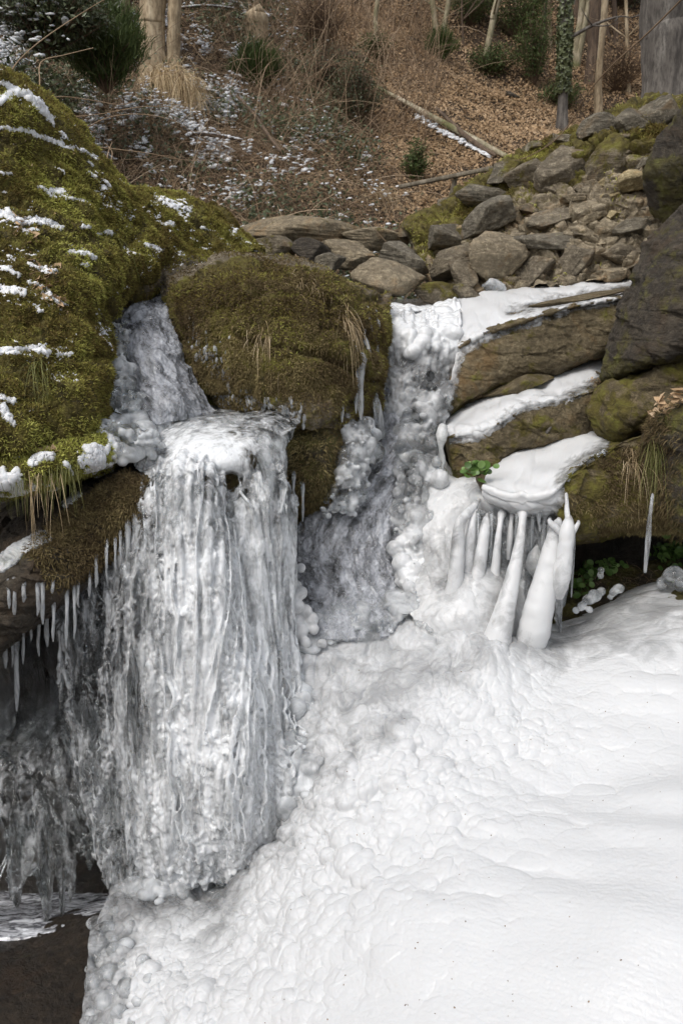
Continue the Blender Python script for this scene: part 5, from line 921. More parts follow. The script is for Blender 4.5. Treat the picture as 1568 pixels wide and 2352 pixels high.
curtain_f('ice_veil', 'thin clear ice veil hanging behind the white columns', vw, 160, 200, M['ice_dark2'], .5, 171, .5, 16, lambda u, v: .1 + 0 * u, [(40, 3, .004, .012, .7, .02, 1)], [(500, 4, .004, .010)], voxel=.005)
GC = 'clear icicles hanging from the lowest slab'
for k, (a, y0, y1, wd, dx, lab) in enumerate([(1128, 1185, 1318, 7, -4, 'thin clear icicle between the third and fourth white columns'), (1096, 1180, 1300, 6, -2, 'thread thin clear icicle touching the third white column'), (1237, 1160, 1206, 12, -1, 'short stubby icicle hanging between the two longest white columns'), (1239, 1200, 1222, 8, 0, 'tiny ice drop under the stubby icicle'), (1316, 1220, 1372, 9, -5, 'clear icicle along the right side of the thickest column'),
        (1206, 1180, 1330, 8, -10, 'clear icicle hugging the right side of the long white column'), (1250, 1185, 1290, 9, -8, 'grey icicle left of the thickest white column'), (1222, 1185, 1260, 7, -3, 'grey icicle right of the long white column'), (1262, 1190, 1250, 8, -6, 'short grey icicle behind the thickest column'), (1186, 1180, 1270, 6, -3, 'thin icicle behind the long white column')]):
    icicle([(a, y0, 3.66), (a + dx * .5, (y0 + y1) / 2, 3.64), (a + dx, y1, 3.63)], [wd * 1.3, wd, wd * .35], M['icicle'], lab, GC, n=10, seed=30 + k, bump=.3)
icicle([(1232, 1255, 3.62), (1228, 1275, 3.6), (1226, 1300, 3.6), (1230, 1325, 3.62)], [8, 34, 40, 14], M['ice_milky'], 'grey ice bulb hanging between the two longest white columns', GC, n=16, seed=44, bump=.25)
icicle([(1016, 985, 4.1), (1014, 1005, 4.06), (1012, 1030, 4.05), (1016, 1060, 4.05), (1014, 1090, 4.05)], [24, 26, 12, 14, 4], M['ice_milky'], 'knobbly white icicle at the left tip of the middle slab', 'icicles on the slabs', n=14, seed=45, bump=.3)
icicle([(1497, 1140, 3.42), (1492, 1180, 3.4), (1487, 1240, 3.4), (1480, 1315, 3.4)], [7, 9, 13, 7], M['icicle'], 'long single icicle hanging from the grass at the right corner rock', 'icicles on the slabs', n=12, seed=46)
GS = 'icicles along the edge of the rock shelf'
ed = [(17, 1355, 1407, 8), (33, 1352, 1410, 10), (52, 1350, 1406, 10), (87, 1348, 1438, 9), (99, 1345, 1415, 10), (128, 1338, 1376, 7), (7, 1460, 1525, 10), (40, 1475, 1612, 16), (75, 1430, 1490, 9), (110, 1410, 1480, 11), (150, 1365, 1500, 12), (168, 1352, 1450, 9), (222, 1290, 1350, 7), (240, 1275, 1330, 6), (252, 1262, 1322, 6), (263, 1255, 1315, 6), (300, 1215, 1400, 12), (315, 1200, 1410, 13), (60, 1450, 1540, 7), (128, 1400, 1470, 8), (185, 1345, 1420, 8), (205, 1320, 1400, 8), (278, 1240, 1300, 7), (95, 1420, 1500, 7), (25, 1470, 1540, 8)]
nm = {0: 'at the far left', 16: 'beside the broad curtain top', 7: 'the fattest and longest', 10: 'long one beside the curtain'}
for k, (a, y0, y1, wd) in enumerate(ed):
    a += nd.uniform(-6, 6); y1 = y0 + (y1 - y0) * nd.uniform(.55, 1.35); wd *= nd.uniform(.75, 1.3)
    near = 2.9 + (a / 340) * .28 if y0 < 1360 or a > 120 else 3.15
    icicle([(a, y0 - 22, near + .04), (a, (y0 * .7 + y1 * .3), near), (a + nd.uniform(-2, 2), (y0 * .3 + y1 * .7), near), (a + nd.uniform(-2, 2), y1, near)], [wd * 1.5, wd * .9, wd, wd * .35], M['icicle'],
        {7: 'fattest clear icicle hanging lowest under the far left end of the rock shelf', 16: 'clear icicle left of the pair nearest the big curtain top', 17: 'clear icicle of the shelf edge nearest the big curtain top'}.get(k, 'one of the small clear icicles along the lower edge of the rock shelf at left'), GS, n=9, bump=.35, seed=60 + k)
GB_ = 'icicles on the mossy boulder and ice shelf'
for k, (a, y0, y1, wd, Y, lab) in enumerate([(785, 860, 970, 10, 3.92, 'slender icicle reaching down the right side of the mossy boulder'), (829, 825, 965, 17, 4.0, 'thick lumpy icicle at the right shoulder of the mossy boulder'), (818, 850, 950, 8, 3.99, 'thin icicle touching the thick lumpy one'), (634, 985, 1085, 7, 3.6, 'thin icicle at the right end of the pale ice shelf'), (645, 1000, 1150, 8, 3.62, 'longest thin icicle dropping from the pale ice shelf'), (652, 990, 1118, 6, 3.66, 'faint icicle at the very corner of the pale ice shelf'),
        (675, 1090, 1170, 7, 3.84, 'short icicle on the dark rock under the boulder'), (695, 1110, 1198, 8, 3.84, 'right one of two short icicles on the dark under rock'), (492, 1140, 1235, 9, 3.36, 'short icicle under the left of the dark mossy stone'), (510, 1140, 1285, 10, 3.36, 'long icicle under the middle of the dark mossy stone'), (528, 1145, 1300, 9, 3.36, 'narrow icicle under the right of the dark mossy stone'), (547, 1140, 1350, 12, 3.36, 'wide icicle joining the dark mossy stone to the curtain'), (572, 1090, 1300, 13, 3.4, 'rippled clear icicle at the front of the pale ice shelf')]):
    icicle([(a, y0, Y + .03), (a + nd.uniform(-2, 2), y0 * .6 + y1 * .4, Y), (a + nd.uniform(-2, 2), y0 * .25 + y1 * .75, Y), (a, y1, Y)], [wd * 1.5, wd * .9, wd * .9, wd * .3], M['icicle'], lab, GB_, n=11, bump=.3, seed=110 + k)
icicle([(855, 868, 4.2), (862, 910, 4.16), (868, 950, 4.14), (872, 1000, 4.2)], [4, 13, 22, 30], M['icicle'], 'upright pointed ice cone at the foot of the boulder beside the icefall', GB_, n=14, bump=.25, seed=130)
# frozen splash drops on the lower left face of the boulder
DB = BVHTree.FromPolygons([tuple(p) for p in dg.reshape(-1, 3)], [tuple(f) for f in gfaces(*dg.shape[:2]).tolist()])
b = Bag(); rng = np.random.default_rng(77); V0, F0 = ico(2)
for (x0, x1, fn, cnt, sp_) in [(505, 700, lambda x: np.interp(x, [505, 600, 700], [905, 935, 960]), 150, 16), (470, 530, lambda x: np.interp(x, [470, 530], [815, 890]), 70, 35), (430, 480, lambda x: 760 + (x - 430) * 1.2, 40, 30)]:
    for _ in range(cnt):
        a = rng.uniform(x0, x1); c = fn(a) + rng.normal() * sp_; d = Vector(CF + CR * ((a - 784) / FPX) + CU * ((1176 - c) / FPX)).normalized(); r = DB.ray_cast(Vector(CAM), d)
        if r[0] is None: continue
        s = rng.uniform(.005, .014); b.add(V0 * np.array([s * .75, s * .75, s * rng.uniform(.8, 2.4)]) + np.array(r[0]) + np.array(r[1]) * s * .3, F0, .5)
o = b.build('ice_drops', M['icicle']); tag(o, 'frozen splash drops clinging to the lower left of the mossy boulder', 'ice', kind='stuff')

b = Bag(); rng = np.random.default_rng(21)
for k in range(120):
    a = rng.uniform(640, 1000); c = np.interp(a, [640, 760, 900, 1000], [1480, 1440, 1400, 1410]) + rng.uniform(-48, 36); r_ = cast('apron', a, max(c, 1445) + 10); Y = (r_[0][1] + .03 if r_[0] is not None else 3.6) + max(0, 1440 - c) * .0022
    V0, F0 = ico(3); mm = Y / FPX; b.add(V0 * np.array([rng.uniform(10, 34), rng.uniform(20, 50), rng.uniform(6, 14)]) * mm + P(a, c, Y), F0)
o = b.fused('ice_lobes', M['ice_clear'], it=14, bump=.006, bf=14, mask=lambda V: np.clip(.3 + 1.5 * fbm(V, 5, 3, 3), .0, .9)); tag(o, 'translucent ripples of ice where the narrow channel meets the white slope', 'ice')
# ice dripping down the right shoulder of the boulder
b = Bag()
def bcast(a, c, lift=.012):
    d = Vector(CF + CR * ((a - 784) / FPX) + CU * ((1176 - c) / FPX)).normalized(); r = DB.ray_cast(Vector(CAM), d); return np.array(r[0]) + np.array(r[1]) * lift if r[0] is not None else P(a, c, 4.3)
for pts, r in [([(842, 700), (848, 730), (855, 760), (866, 790), (868, 815)], 7), ([(812, 712), (822, 742), (838, 772), (850, 805), (858, 835)], 6), ([(800, 745), (808, 772), (818, 805), (822, 840)], 5), ([(862, 712), (868, 745), (872, 775)], 8), ([(828, 725), (836, 755), (838, 790)], 5)]:
    b.add(*tube([bcast(*q) for q in pts], [r * 4.2 / FPX] * len(pts), 10, 3, .5, 30, 40))
o = b.fused('ice_drips', M['ice_clear'], voxel=.004, it=3, mask=lambda V: .45 + .6 * fbm(V, 12, 2, 2)); tag(o, 'rounded ice drips running down the right shoulder of the mossy boulder', 'ice')

def lobes_at(path, n, jit, wr, hr, dr, seed, name, label, it=12, base='apron', mk=(.4, 1.4), lift=.03, vox=.006):
    b = Bag(); rng = np.random.default_rng(seed); path = np.array(path, float)
    for k in range(n):
        t = rng.random() * (len(path) - 1); i = min(int(t), len(path) - 2); q = path[i] + (path[i + 1] - path[i]) * (t - i) + rng.normal(size=2) * jit; r_ = cast(base, *q)
        if r_[0] is None: continue
        V0, F0 = ico(3); mm = r_[0][1] / FPX; b.add((V0 * np.array([rng.uniform(*wr), rng.uniform(*dr), rng.uniform(*hr)]) * mm) @ euler(0, rng.uniform(-.4, .4), 0).T + r_[0] + r_[1] * lift * rng.uniform(-.5, .8), F0)
    o = b.fused(name, M['ice_clear'], voxel=vox, it=it, bump=.005, bf=18, mask=lambda V: np.clip(mk[0] + mk[1] * fbm(V, 6, 3, 3), 0, .95)); return tag(o, label, 'ice')
lobes_at([(590, 1925), (640, 1870), (700, 1800), (730, 1740)], 60, 12, (10, 26), (12, 34), (10, 22), 31, 'ice_lobes', 'grey clear ice lumps filling the corner between the big curtain and the white slope')
lobes_at([(275, 2045), (330, 2040), (380, 2035), (450, 2032), (500, 2030)], 75, 11, (9, 20), (10, 24), (9, 18), 32, 'ice_lobes', 'milky ice lumps heaped at the left foot of the big curtain', mk=(.22, 1.2))
lobes_at([(640, 1490), (680, 1600), (650, 1700), (690, 1740)], 46, 16, (16, 36), (24, 60), (10, 20), 34, 'ice_lobes', 'translucent vertical ice lobes along the right edge of the big curtain', mk=(.45, 1.2))
# ---------------------------------------------------------------- hillside cover
def ggrid(x0, x1, y0, y1, n, rng, wfn, over=3):
    """points on the hillside kept with probability wfn(u, v, p)"""
    out = []; got = 0
    while got < n:
        x = rng.uniform(x0, x1, n * over); y = rng.uniform(y0, y1, n * over); p = np.stack([x, y, ground_h(x, y)], -1)
        u, v = proj(p); p = p[rng.random(len(p)) < wfn(u, v, p)]; out.append(p); got += len(p); n_try = 1
        if len(out) > 12: break
    return np.concatenate(out)[:n]
UPN = np.array([0, -.5, .86])
def band(u, v): return u - (660 + .58 * v)                      # below 0: the snowy undergrowth at left
rng = np.random.default_rng(101)
leafV = np.array([[-.5, 0, 0], [0, -.30, .06], [.5, 0, .02], [0, .30, .10]]); leafF = np.array([[0, 1, 2], [0, 2, 3]])
def leaves(name, m, p, rng, size, tilt, lift=.0, aspect=1.0, parent=None, up=UPN):
    n = len(p); R = frames(np.tile(up, (n, 1)), rng, tilt); s = size * rng.uniform(.5, 1.5, n)
    c = .25 + .5 * rng.random(n) + .3 * fbm(p, .9, 3, 3); p = p + up * (lift * rng.random((n, 1)) + .008)
    V, F, A = stamp(leafV * np.array([1, aspect, 1]), leafF, p, R, s, c)
    return tag(mesh_obj(name, V, F, M[m], parent, attrs={'mask': A}, smooth=False, loc=None if parent else (0, 0, 0)), kind='stuff')
vis = lambda u, v: (u > -250) & (u < 1850) & (v > -200) & (v < 760)
w_lit = lambda u, v, p: vis(u, v) * np.clip(.25 + .75 * sstep(-60, 60, band(u, v)) - .35 * sstep(980, 1120, u) * sstep(230, 120, v), .05, 1) * np.clip(.75 + 1.2 * fbm(p, .8, 3, 7), .15, 1)
leaves('fallen_leaves', 'litter', ggrid(-7, 9, 6.6, 18, 190000, rng, w_lit), rng, .036, .5, .03)
leaves('fallen_leaves', 'litter', ggrid(-30, 30, 6.6, 40, 40000, rng, lambda u, v, p: np.where(vis(u, v), 0, .6)), rng, .12, .5, .04)
# brown dead stems and tangled twigs
def stems(n, rng, wfn, L, r, bend, name, m, x=(-7, 8), y=(6.6, 16), seg=5, lean=(.2, -.3, .6), jit=.55, sides=3, pts=None):
    p = ggrid(*x, *y, n, rng, wfn) if pts is None else pts; n = len(p)
    d = np.array(lean) + rng.normal(size=(n, 3)) * jit; d[:, 2] = np.abs(d[:, 2]); d /= np.linalg.norm(d, axis=1, keepdims=True)
    L = L * rng.uniform(.4, 1.5, (n, 1)); r0 = r * rng.uniform(.6, 1.5, (n, 1)); cur = p - d * .02; P_ = [cur]
    bd = rng.normal(size=(n, 3)) * .35 + np.array([0, 0, -bend])
    for k in range(seg): d = d + bd / seg * 2; d /= np.linalg.norm(d, axis=1, keepdims=True); cur = cur + d * L / seg; P_.append(cur)
    P_ = np.stack(P_, 1)                                             # n, seg+1, 3
    A = np.cross(d, rng.normal(size=(n, 3))); A /= np.linalg.norm(A, axis=1, keepdims=True) + 1e-9; B = np.cross(A, d)
    th = np.arange(sides) / sides * 2 * PI; rad = (r0 * np.linspace(1, .35, seg + 1)[None])[:, :, None, None]
    D = A[:, None, None] * np.cos(th)[None, None, :, None] + B[:, None, None] * np.sin(th)[None, None, :, None]
    V = (P_[:, :, None] + D * rad).reshape(-1, 3); k = np.arange(sides); k2 = (k + 1) % sides
    base = (np.arange(n)[:, None, None] * (seg + 1) + np.arange(seg)[None, :, None]) * sides
    F = np.stack([base + k, base + k2, base + sides + k2, base + sides + k], -1).reshape(-1, 4)
    A_ = np.repeat(rng.random(n), (seg + 1) * sides)
    return tag(mesh_obj(name, V, F, M[m], attrs={'mask': A_}, loc=(0, 0, 0)), kind='stuff'), P_
w_und = lambda u, v, p: vis(u, v) * sstep(70, -90, band(u, v)) * np.clip(.6 + 1.4 * fbm(p, .8, 3, 27), .1, 1)
stems(26000, rng, w_und, .34, .0026, .7, 'bramble_tangle', 'twig')
stems(2600, rng, w_und, .8, .004, .5, 'bramble_tangle', 'twig', lean=(.4, -.2, .6))
stems(8000, rng, lambda u, v, p: vis(u, v) * sstep(-80, 40, band(u, v)) * np.clip(.2 + 1.6 * fbm(p, 1.1, 3, 37), .05, 1), .22, .0028, .9, 'dead_stems', 'twig')
stems(1500, rng, lambda u, v, p: vis(u, v) * (u < 1000) * (v < 330) * (u > 560) * .8, .9, .004, .3, 'dead_stems', 'twig', lean=(.05, -.1, 1), jit=.3)
stems(5000, rng, lambda u, v, p: vis(u, v) * sstep(40, -140, band(u, v) - 140) * np.clip(fbm(p, .9, 3, 47) * 3, 0, 1), .30, .0026, 1.1, 'dry_grass', 'dry_grass', lean=(.1, -.5, .5), jit=.4)
stems(9000, rng, lambda u, v, p: vis(u, v) * (u > 850) * np.clip(fbm(p, 1.3, 3, 57) * 3, 0, 1), .14, .003, 1.4, 'dry_grass', 'dry_grass', lean=(.1, -.6, .4), jit=.4)
leaves('ivy_cover', 'ivy', ggrid(-7, 9, 6.6, 16, 30000, rng, lambda u, v, p: vis(u, v) * np.clip(sstep(60, -100, band(u, v)) * (.35 + 2.2 * fbm(p, .8, 3, 67)) , 0, 1)), rng, .042, .8, .28)
# snow caught in the undergrowth
def snowbits(pts, rng, size, name='snow_patches'):
    V0, F0 = ico(1); n = len(pts); R = frames(np.tile(np.array([0, -.15, 1.0]), (n, 1)), rng, .2); s = size * rng.uniform(.4, 1.6, (n, 1)) * np.stack([rng.uniform(.7, 2.0, n), rng.uniform(.6, 1.2, n), rng.uniform(.25, .5, n)], 1)
    V, F, _ = stamp(V0, F0, pts, R, s); return tag(mesh_obj(name, V, F, M['snow'], loc=(0, 0, 0)), kind='stuff')
w_sn = lambda u, v, p: vis(u, v) * sstep(60, -160, band(u, v)) * np.clip((fbm(p, 2.2, 5, 87, g=.7) - .03) * 5 + .9 * sstep(140, 0, np.hypot(u - 20, v - 60)), 0, 1) * (1 - .65 * sstep(480, 700, u)) * (1 - .8 * sstep(110, 160, u) * sstep(300, 260, u) * sstep(230, 150, v))
pp = ggrid(-7, 5, 6.8, 14, 10000, rng, w_sn); pp[:, 2] += rng.uniform(.02, .24, len(pp)); snowbits(pp, rng, .018)
pp = ggrid(-7, 5, 6.8, 14, 1300, rng, lambda u, v, p: w_sn(u, v, p) * (v < 420)); pp[:, 2] += rng.uniform(.0, .12, len(pp)); snowbits(pp, rng, .036)

# ---------------------------------------------------------------- trees and logs
def trunk(root, pts, w, m, seed=0, name='trunk', bump=.12, n=14, flare=1.0, steps=30):
    p = np.array([(a if len(a) == 3 and abs(a[1]) < 60 and abs(a[0]) < 60 else a) for a in pts], float); return None
def tree(base, path, widths, m, label, cat='tree', group='bare trees on the slope behind', above=4.0, branches=6, seed=0, dY=0.0, bump=.10, name='bare_tree', flare=1.25, twigs=True):
    """trunk through picture points, rooted where the base meets the hillside, carried on above the frame"""
    b0 = hit(*base) if len(base) == 2 else P(*base); Y = b0[1]; pts = [b0 - np.array([0, 0, .25]), b0] + [P(a, c, Y + dY * (i + 1)) for i, (a, c) in enumerate(path)]
    m_ = Y / FPX; r = [widths[0] * flare * .6 * m_, widths[0] * .5 * flare * m_] + [x * .5 * m_ for x in widths[1:]]
    r += [r[-1]] * (len(pts) - len(r)); last = pts[-1] - pts[-2]; last /= np.linalg.norm(last); rg = np.random.default_rng(seed)
    pts.append(pts[-1] + last * above * .5 + rg.normal(size=3) * .1); r.append(r[-1] * .75); pts.append(pts[-1] + last * above * .5 + rg.normal(size=3) * .2); r.append(r[-1] * .3)
    root = empty(name, b0); tag(root, label, cat, group)
    V, F = tube(pts, r, 18, seed, bump, 5, 60); mesh_obj('trunk', V, F, M[m], root)
    b = Bag(); any_ = False
    for k in range(branches):
        t = rg.uniform(.55, .97); q = cubic(np.array(pts)[:, None], 101, 0)[int(t * 100), 0]; rr = r[3] * (1.1 - t) * .7 + .004
        d = np.array([rg.normal(), rg.normal() * .6, rg.uniform(.3, 1.1)]); d /= np.linalg.norm(d); Lb = rg.uniform(.5, 1.6) * (1.3 - t) + .3
        bp = [q, q + d * Lb * .4, q + d * Lb * .75 + rg.normal(size=3) * .06, q + d * Lb + rg.normal(size=3) * .12]; b = Bag(); b.add(*tube(bp, [rr, rr * .7, rr * .45, rr * .2], 6, k, .1, 9, 12))
        for j in range(4):
            s = bp[1 + j % 3]; e = d + rg.normal(size=3) * .6; b.add(*tube([s, s + e * .18, s + e * .34 + np.array([0, 0, .04])], [rr * .35, rr * .25, .0015], 4, j, 0, 9, 6))
        b.build('branch', M[m], root)
    return root, np.array(pts)
tr, _ = tree((352, 178), [(350, 120), (350, 50), (352, 0)], [64, 56, 52, 52], 'bark_tan', 'thick tan tree trunk above the dry grass tuft, split into two stems', branches=0, seed=1, flare=1.15, bump=.16)
V, F = tube([hit(398, 185) - np.array([0, 0, .1]), P(398, 130, tr.location.y + .05), P(400, 60, tr.location.y), P(402, 0, tr.location.y), P(410, -150, tr.location.y), P(430, -400, tr.location.y)], [.11, .085, .07, .07, .06, .02], 14, 3, .18, 5, 40); mesh_obj('stem', V, F, M['bark_tan'], tr)
tree((292, 120), [(290, 60), (292, 0)], [22, 20, 20], 'bark_brown', 'brown tree stem half hidden left of the thick tan trunk', seed=2, branches=2)
tree((862, 108), [(863, 60), (867, 0)], [11, 9, 9], 'bark_pale', 'slim pale trunk standing alone above the fallen log', seed=3, branches=3)
tree((1003, 92), [(998, 50), (992, 0)], [14, 12, 11], 'bark_pale', 'pale trunk, left one of the close pair over a dark bush', seed=4, branches=3)
tree((1016, 88), [(1022, 45), (1030, 0)], [13, 11, 11], 'bark_pale', 'pale trunk, right one of the close pair over a dark bush', seed=5, branches=3)
tree((1113, 152), [(1120, 105), (1131, 50), (1142, 0)], [12, 13, 13, 13], 'bark_pale', 'leaning mossy trunk with yellow green lichen', seed=6, branches=4)
ivt, ip = tree((1289, 296), [(1292, 220), (1296, 120), (1298, 0)], [22, 20, 20, 22], 'bark_grey', 'grey trunk wrapped in ivy rising behind the wall', seed=7, branches=4)
tree((1316, 150), [(1324, 90), (1337, 0)], [15, 13, 13], 'bark_pale', 'left one of two crossing pale stems beside the ivy trunk', seed=8, branches=3)
tree((1322, 152), [(1336, 85), (1352, 0)], [14, 12, 12], 'bark_pale', 'right one of two crossing pale stems beside the ivy trunk', seed=9, branches=3)
tree((1373, 276), [(1373, 190), (1381, 90), (1388, 0)], [17, 15, 13, 14], 'bark_tan', 'knotty tan trunk standing behind the middle of the wall', seed=10, branches=4)
tree((1356, 190), [(1362, 100), (1366, 0)], [24, 22, 22], 'bark_brown', 'dark red brown trunk farther back beside the knotty tan one', seed=11, branches=4)
tree((1441, 216), [(1441, 170), (1439, 120), (1438, 60)], [9, 8, 8, 7], 'bark_tan', 'thin tan sapling left of the large grey trunk', seed=12, branches=4)
tree((1535, 262, 8.6), [(1533, 180), (1530, 90), (1528, 0)], [112, 104, 100, 98], 'bark_grey', 'large grey trunk at the top right corner behind the wall', seed=13, branches=0, bump=.10, flare=1.2)
tree((1063, 108), [(1062, 70), (1060, 20)], [5, 4, 4], 'bark_brown', 'very thin sapling between the pale pair and the leaning trunk', seed=14, branches=3)
tree((1243, 115), [(1242, 60), (1246, 0)], [6, 5, 5], 'bark_brown', 'very thin grey sapling left of the ivy trunk', seed=15, branches=4)
rg = np.random.default_rng(33)
lab_far = 'one of the dark slender trunks crowding the shaded wood at upper right'
for k in range(26):
    a = rg.uniform(1130, 1470) if k < 20 else rg.uniform(640, 1000); c = rg.uniform(-60, 120) if k < 20 else rg.uniform(-120, -30)
    if abs(a - 1290) < 18: a += 40
    tree((a, c), [(a + rg.uniform(-10, 14), c - 120), (a + rg.uniform(-20, 30), c - 300)], [rg.uniform(7, 15), 8, 6], ['bark_brown', 'bark_grey', 'bark_tan'][k % 3], lab_far if k < 20 else 'one of the slender trunks on the upper slope above the fallen log', group='far slender trunks', seed=60 + k, branches=7, flare=1.1)
for k in range(16):                                                   # beyond the frame, either side
    x = rg.uniform(7, 18) * (-1 if k % 2 else 1); y = rg.uniform(8, 24); b0 = np.array([x, y, float(ground_h(np.array(x), np.array(y)))]); V, F = tube([b0 - [0, 0, .3], b0 + [0, 0, 1.5], b0 + [rg.normal() * .2, 0, 4], b0 + [rg.normal() * .4, 0, 8]], [.16, .13, .1, .04], 12, k, .12, 4, 30)
    tag(mesh_obj('bare_tree', V, F, M['bark_grey']), 'one of the bare trunks standing outside the picture', 'tree', 'trees outside the picture')
# ivy on the wrapped trunk
m_ = ivt.location.y / FPX; rg = np.random.default_rng(4); n = 2600; t = rg.random(n); pc = cubic(ip[:, None], 400, 0)[:, 0]; vv = proj(pc)[1]; okk = np.where((vv < 215))[0]; q = pc[rg.choice(okk[okk < okk[0] + 170], n)]
th = rg.uniform(0, 2 * PI, n); o_ = np.stack([np.cos(th), np.sin(th), 0 * th], 1); R = frames(o_, rg, .5); V, F, A = stamp(leafV * 1.0, leafF, q + o_ * (13 * m_ * rg.uniform(.75, 1.3, (n, 1))), R, .055 * rg.uniform(.6, 1.3, n), rg.random(n) * .6 + .5)
tag(mesh_obj('ivy_leaves', V, F, M['ivy'], ivt, attrs={'mask': A}, smooth=False), kind='stuff')
# stump with snow on top
b0 = hit(590, 96); Ys = b0[1]; m_ = Ys / FPX * 1.25; rt = empty('tree_stump', b0); tag(rt, 'pale broken stump with a cap of snow right of the thick trunk', 'stump')
V, F = tube([b0 - [0, 0, .1], b0, P(588, 65, Ys), P(587, 36, Ys), P(587, 34, Ys)], np.array([27, 26, 25, 26, 20]) * m_ * .8, 16, 5, .25, 6, 30); mesh_obj('trunk', V, F, M['bark_tan'], rt)
V, F = rock_verts(3, 4); mesh_obj('snow', V * np.array([.19, .14, .028]) + P(588, 33, Ys), F, M['snow'], rt)
V, F = tube([P(535, 42, Ys), P(560, 38, Ys - .02), P(600, 40, Ys - .05)], [.012, .016, .02], 8, 2, .2, 9, 14); mesh_obj('branch', V, F, M['bark_brown'], rt)
# fallen log
def on_hill(path, lift): return [hit(a, c) + np.array([0, -.02, lift]) for a, c in path]
e0, e1 = hit(862, 214), hit(1164, 378); mid = (e0 + e1) / 2; pts = [e0 + (e1 - e0) * k + np.array([0, -.05, .07]) for k in (0, .25, .5, .75, 1)]; root = empty('fallen_log', mid); tag(root, 'long pale fallen log lying down the leafy slope towards the wall', 'log')
V, F = tube(pts, [.02, .028, .032, .034, .03], 14, 7, .22, 5, 60); mesh_obj('trunk', V, F, M['bark_pale'], root)
V, F = tube([hit(1000, 275) + [0, -.05, .12], hit(1075, 335) + [0, -.06, .07], hit(1135, 372) + [0, -.06, .06]], [.02, .03, .02], 8, 9, .2, 6, 30); mesh_obj('branch', V, F, M['bark_brown'], root)
p = np.array([hit(a, c) for a, c in [(x, 226 + (x - 862) * .53 + nd.uniform(-3, 9)) for x in nd.uniform(955, 1120, 130)]]); p[:, 2] += .05; snowbits(p, nd, .03, 'snow')
e0, e1 = hit(800, 160), hit(858, 204); V, F = tube([e0 + [0, 0, .06], (e0 + e1) / 2 + [0, -.05, .08], e1 + [0, 0, .06]], [.02, .03, .03], 8, 3, .2, 6, 20); tag(mesh_obj('fallen_branch', V, F, M['bark_brown']), 'dark broken branch lying at the upper end of the long log', 'branch')
for (a, c, wd, ht, an, lab) in [(812, 132, 66, 34, 10, 'dark hollow stump end at the top of the leafy slope'), (945, 96, 50, 14, 10, 'short dark rotten log near the upper slope'), (1180, 226, 40, 16, 12, 'small dark log end in the leaves left of the ivy trunk'), (493, 12, 50, 30, 0, 'dark root plate at the top edge left of the stump'), (705, 200, 30, 18, 20, 'dark hole edged rock in the brambles under the sapling')]:
    q = hit(a, c); V, F = rock_at(a, c - 4, wd, ht, q[1], -an, .15, 4, int(a), rough=.15); tag(mesh_obj('rotten_log', V, F, M['rock_dark'], attrs={'mask': np.full(len(V), .3)}), lab, 'log')
for (pth, r, lab) in [([(548, 262), (585, 300), (620, 352), (648, 390)], .018, 'thin fallen branch sloping through the brambles'), ([(450, 352), (500, 354), (560, 366)], .016, 'pale fallen branch lying level in the brambles with snow on it'), ([(440, 240), (470, 250), (500, 256)], .02, 'short snow topped branch right of the dry grass'), ([(420, 60), (480, 55), (540, 60)], .012, 'thin snowy branch between the two trunks')]:
    q = [hit(*x) + np.array([0, -.15, .16]) for x in pth]; V, F = tube(q, [r] * len(q), 8, 4, .2, 8, 24); tag(mesh_obj('fallen_branch', V, F, M['bark_brown']), lab, 'branch')
    if 'snow' in lab:
        c_ = cubic(np.array(q)[:, None], 40, 0)[:, 0]; s_ = c_[rng.integers(0, 40, 70)] + np.array([0, -.01, r]); snowbits(s_, rng, .014, 'snow')

# handrail
root = empty('wooden_rail', P(1040, 440, 7.4)); tag(root, 'weathered plank handrail on a short post behind the left end of the wall', 'railing')
def beam(a, b_, w_, h_, name, seed):
    a, b_ = np.array(a), np.array(b_); t = np.linspace(0, 1, 24)[:, None]; c = a * (1 - t) + b_ * t; d = (b_ - a) / np.linalg.norm(b_ - a); s = np.cross(d, [0, -1, .1]); s /= np.linalg.norm(s); f_ = np.cross(s, d)
    pr = [(-1, -.9), (-.9, -1), (.9, -1), (1, -.9), (1, .9), (.9, 1), (-.9, 1), (-1, .9)]; V = np.stack([c + s * x * w_ / 2 + f_ * y * h_ / 2 for x, y in pr], 1); V = V + .002 * fbm(V, 20, 3, seed)[..., None]
    n = 8; i = np.arange(23)[:, None] * n; k = np.arange(n)[None]; F = np.stack([i + k, i + (k + 1) % n, i + n + (k + 1) % n, i + n + k], -1).reshape(-1, 4); return mesh_obj(name, V.reshape(-1, 3), [F, np.arange(n)[None, ::-1], (np.arange(n) + 23 * n)[None]], M['wood'], root)
beam(P(918, 429, 7.6), P(1130, 386, 7.0), .03, .034, 'rail', 1); beam(P(1047, 404, 7.28), P(1028, 475, 7.3), .035, .035, 'post', 2)

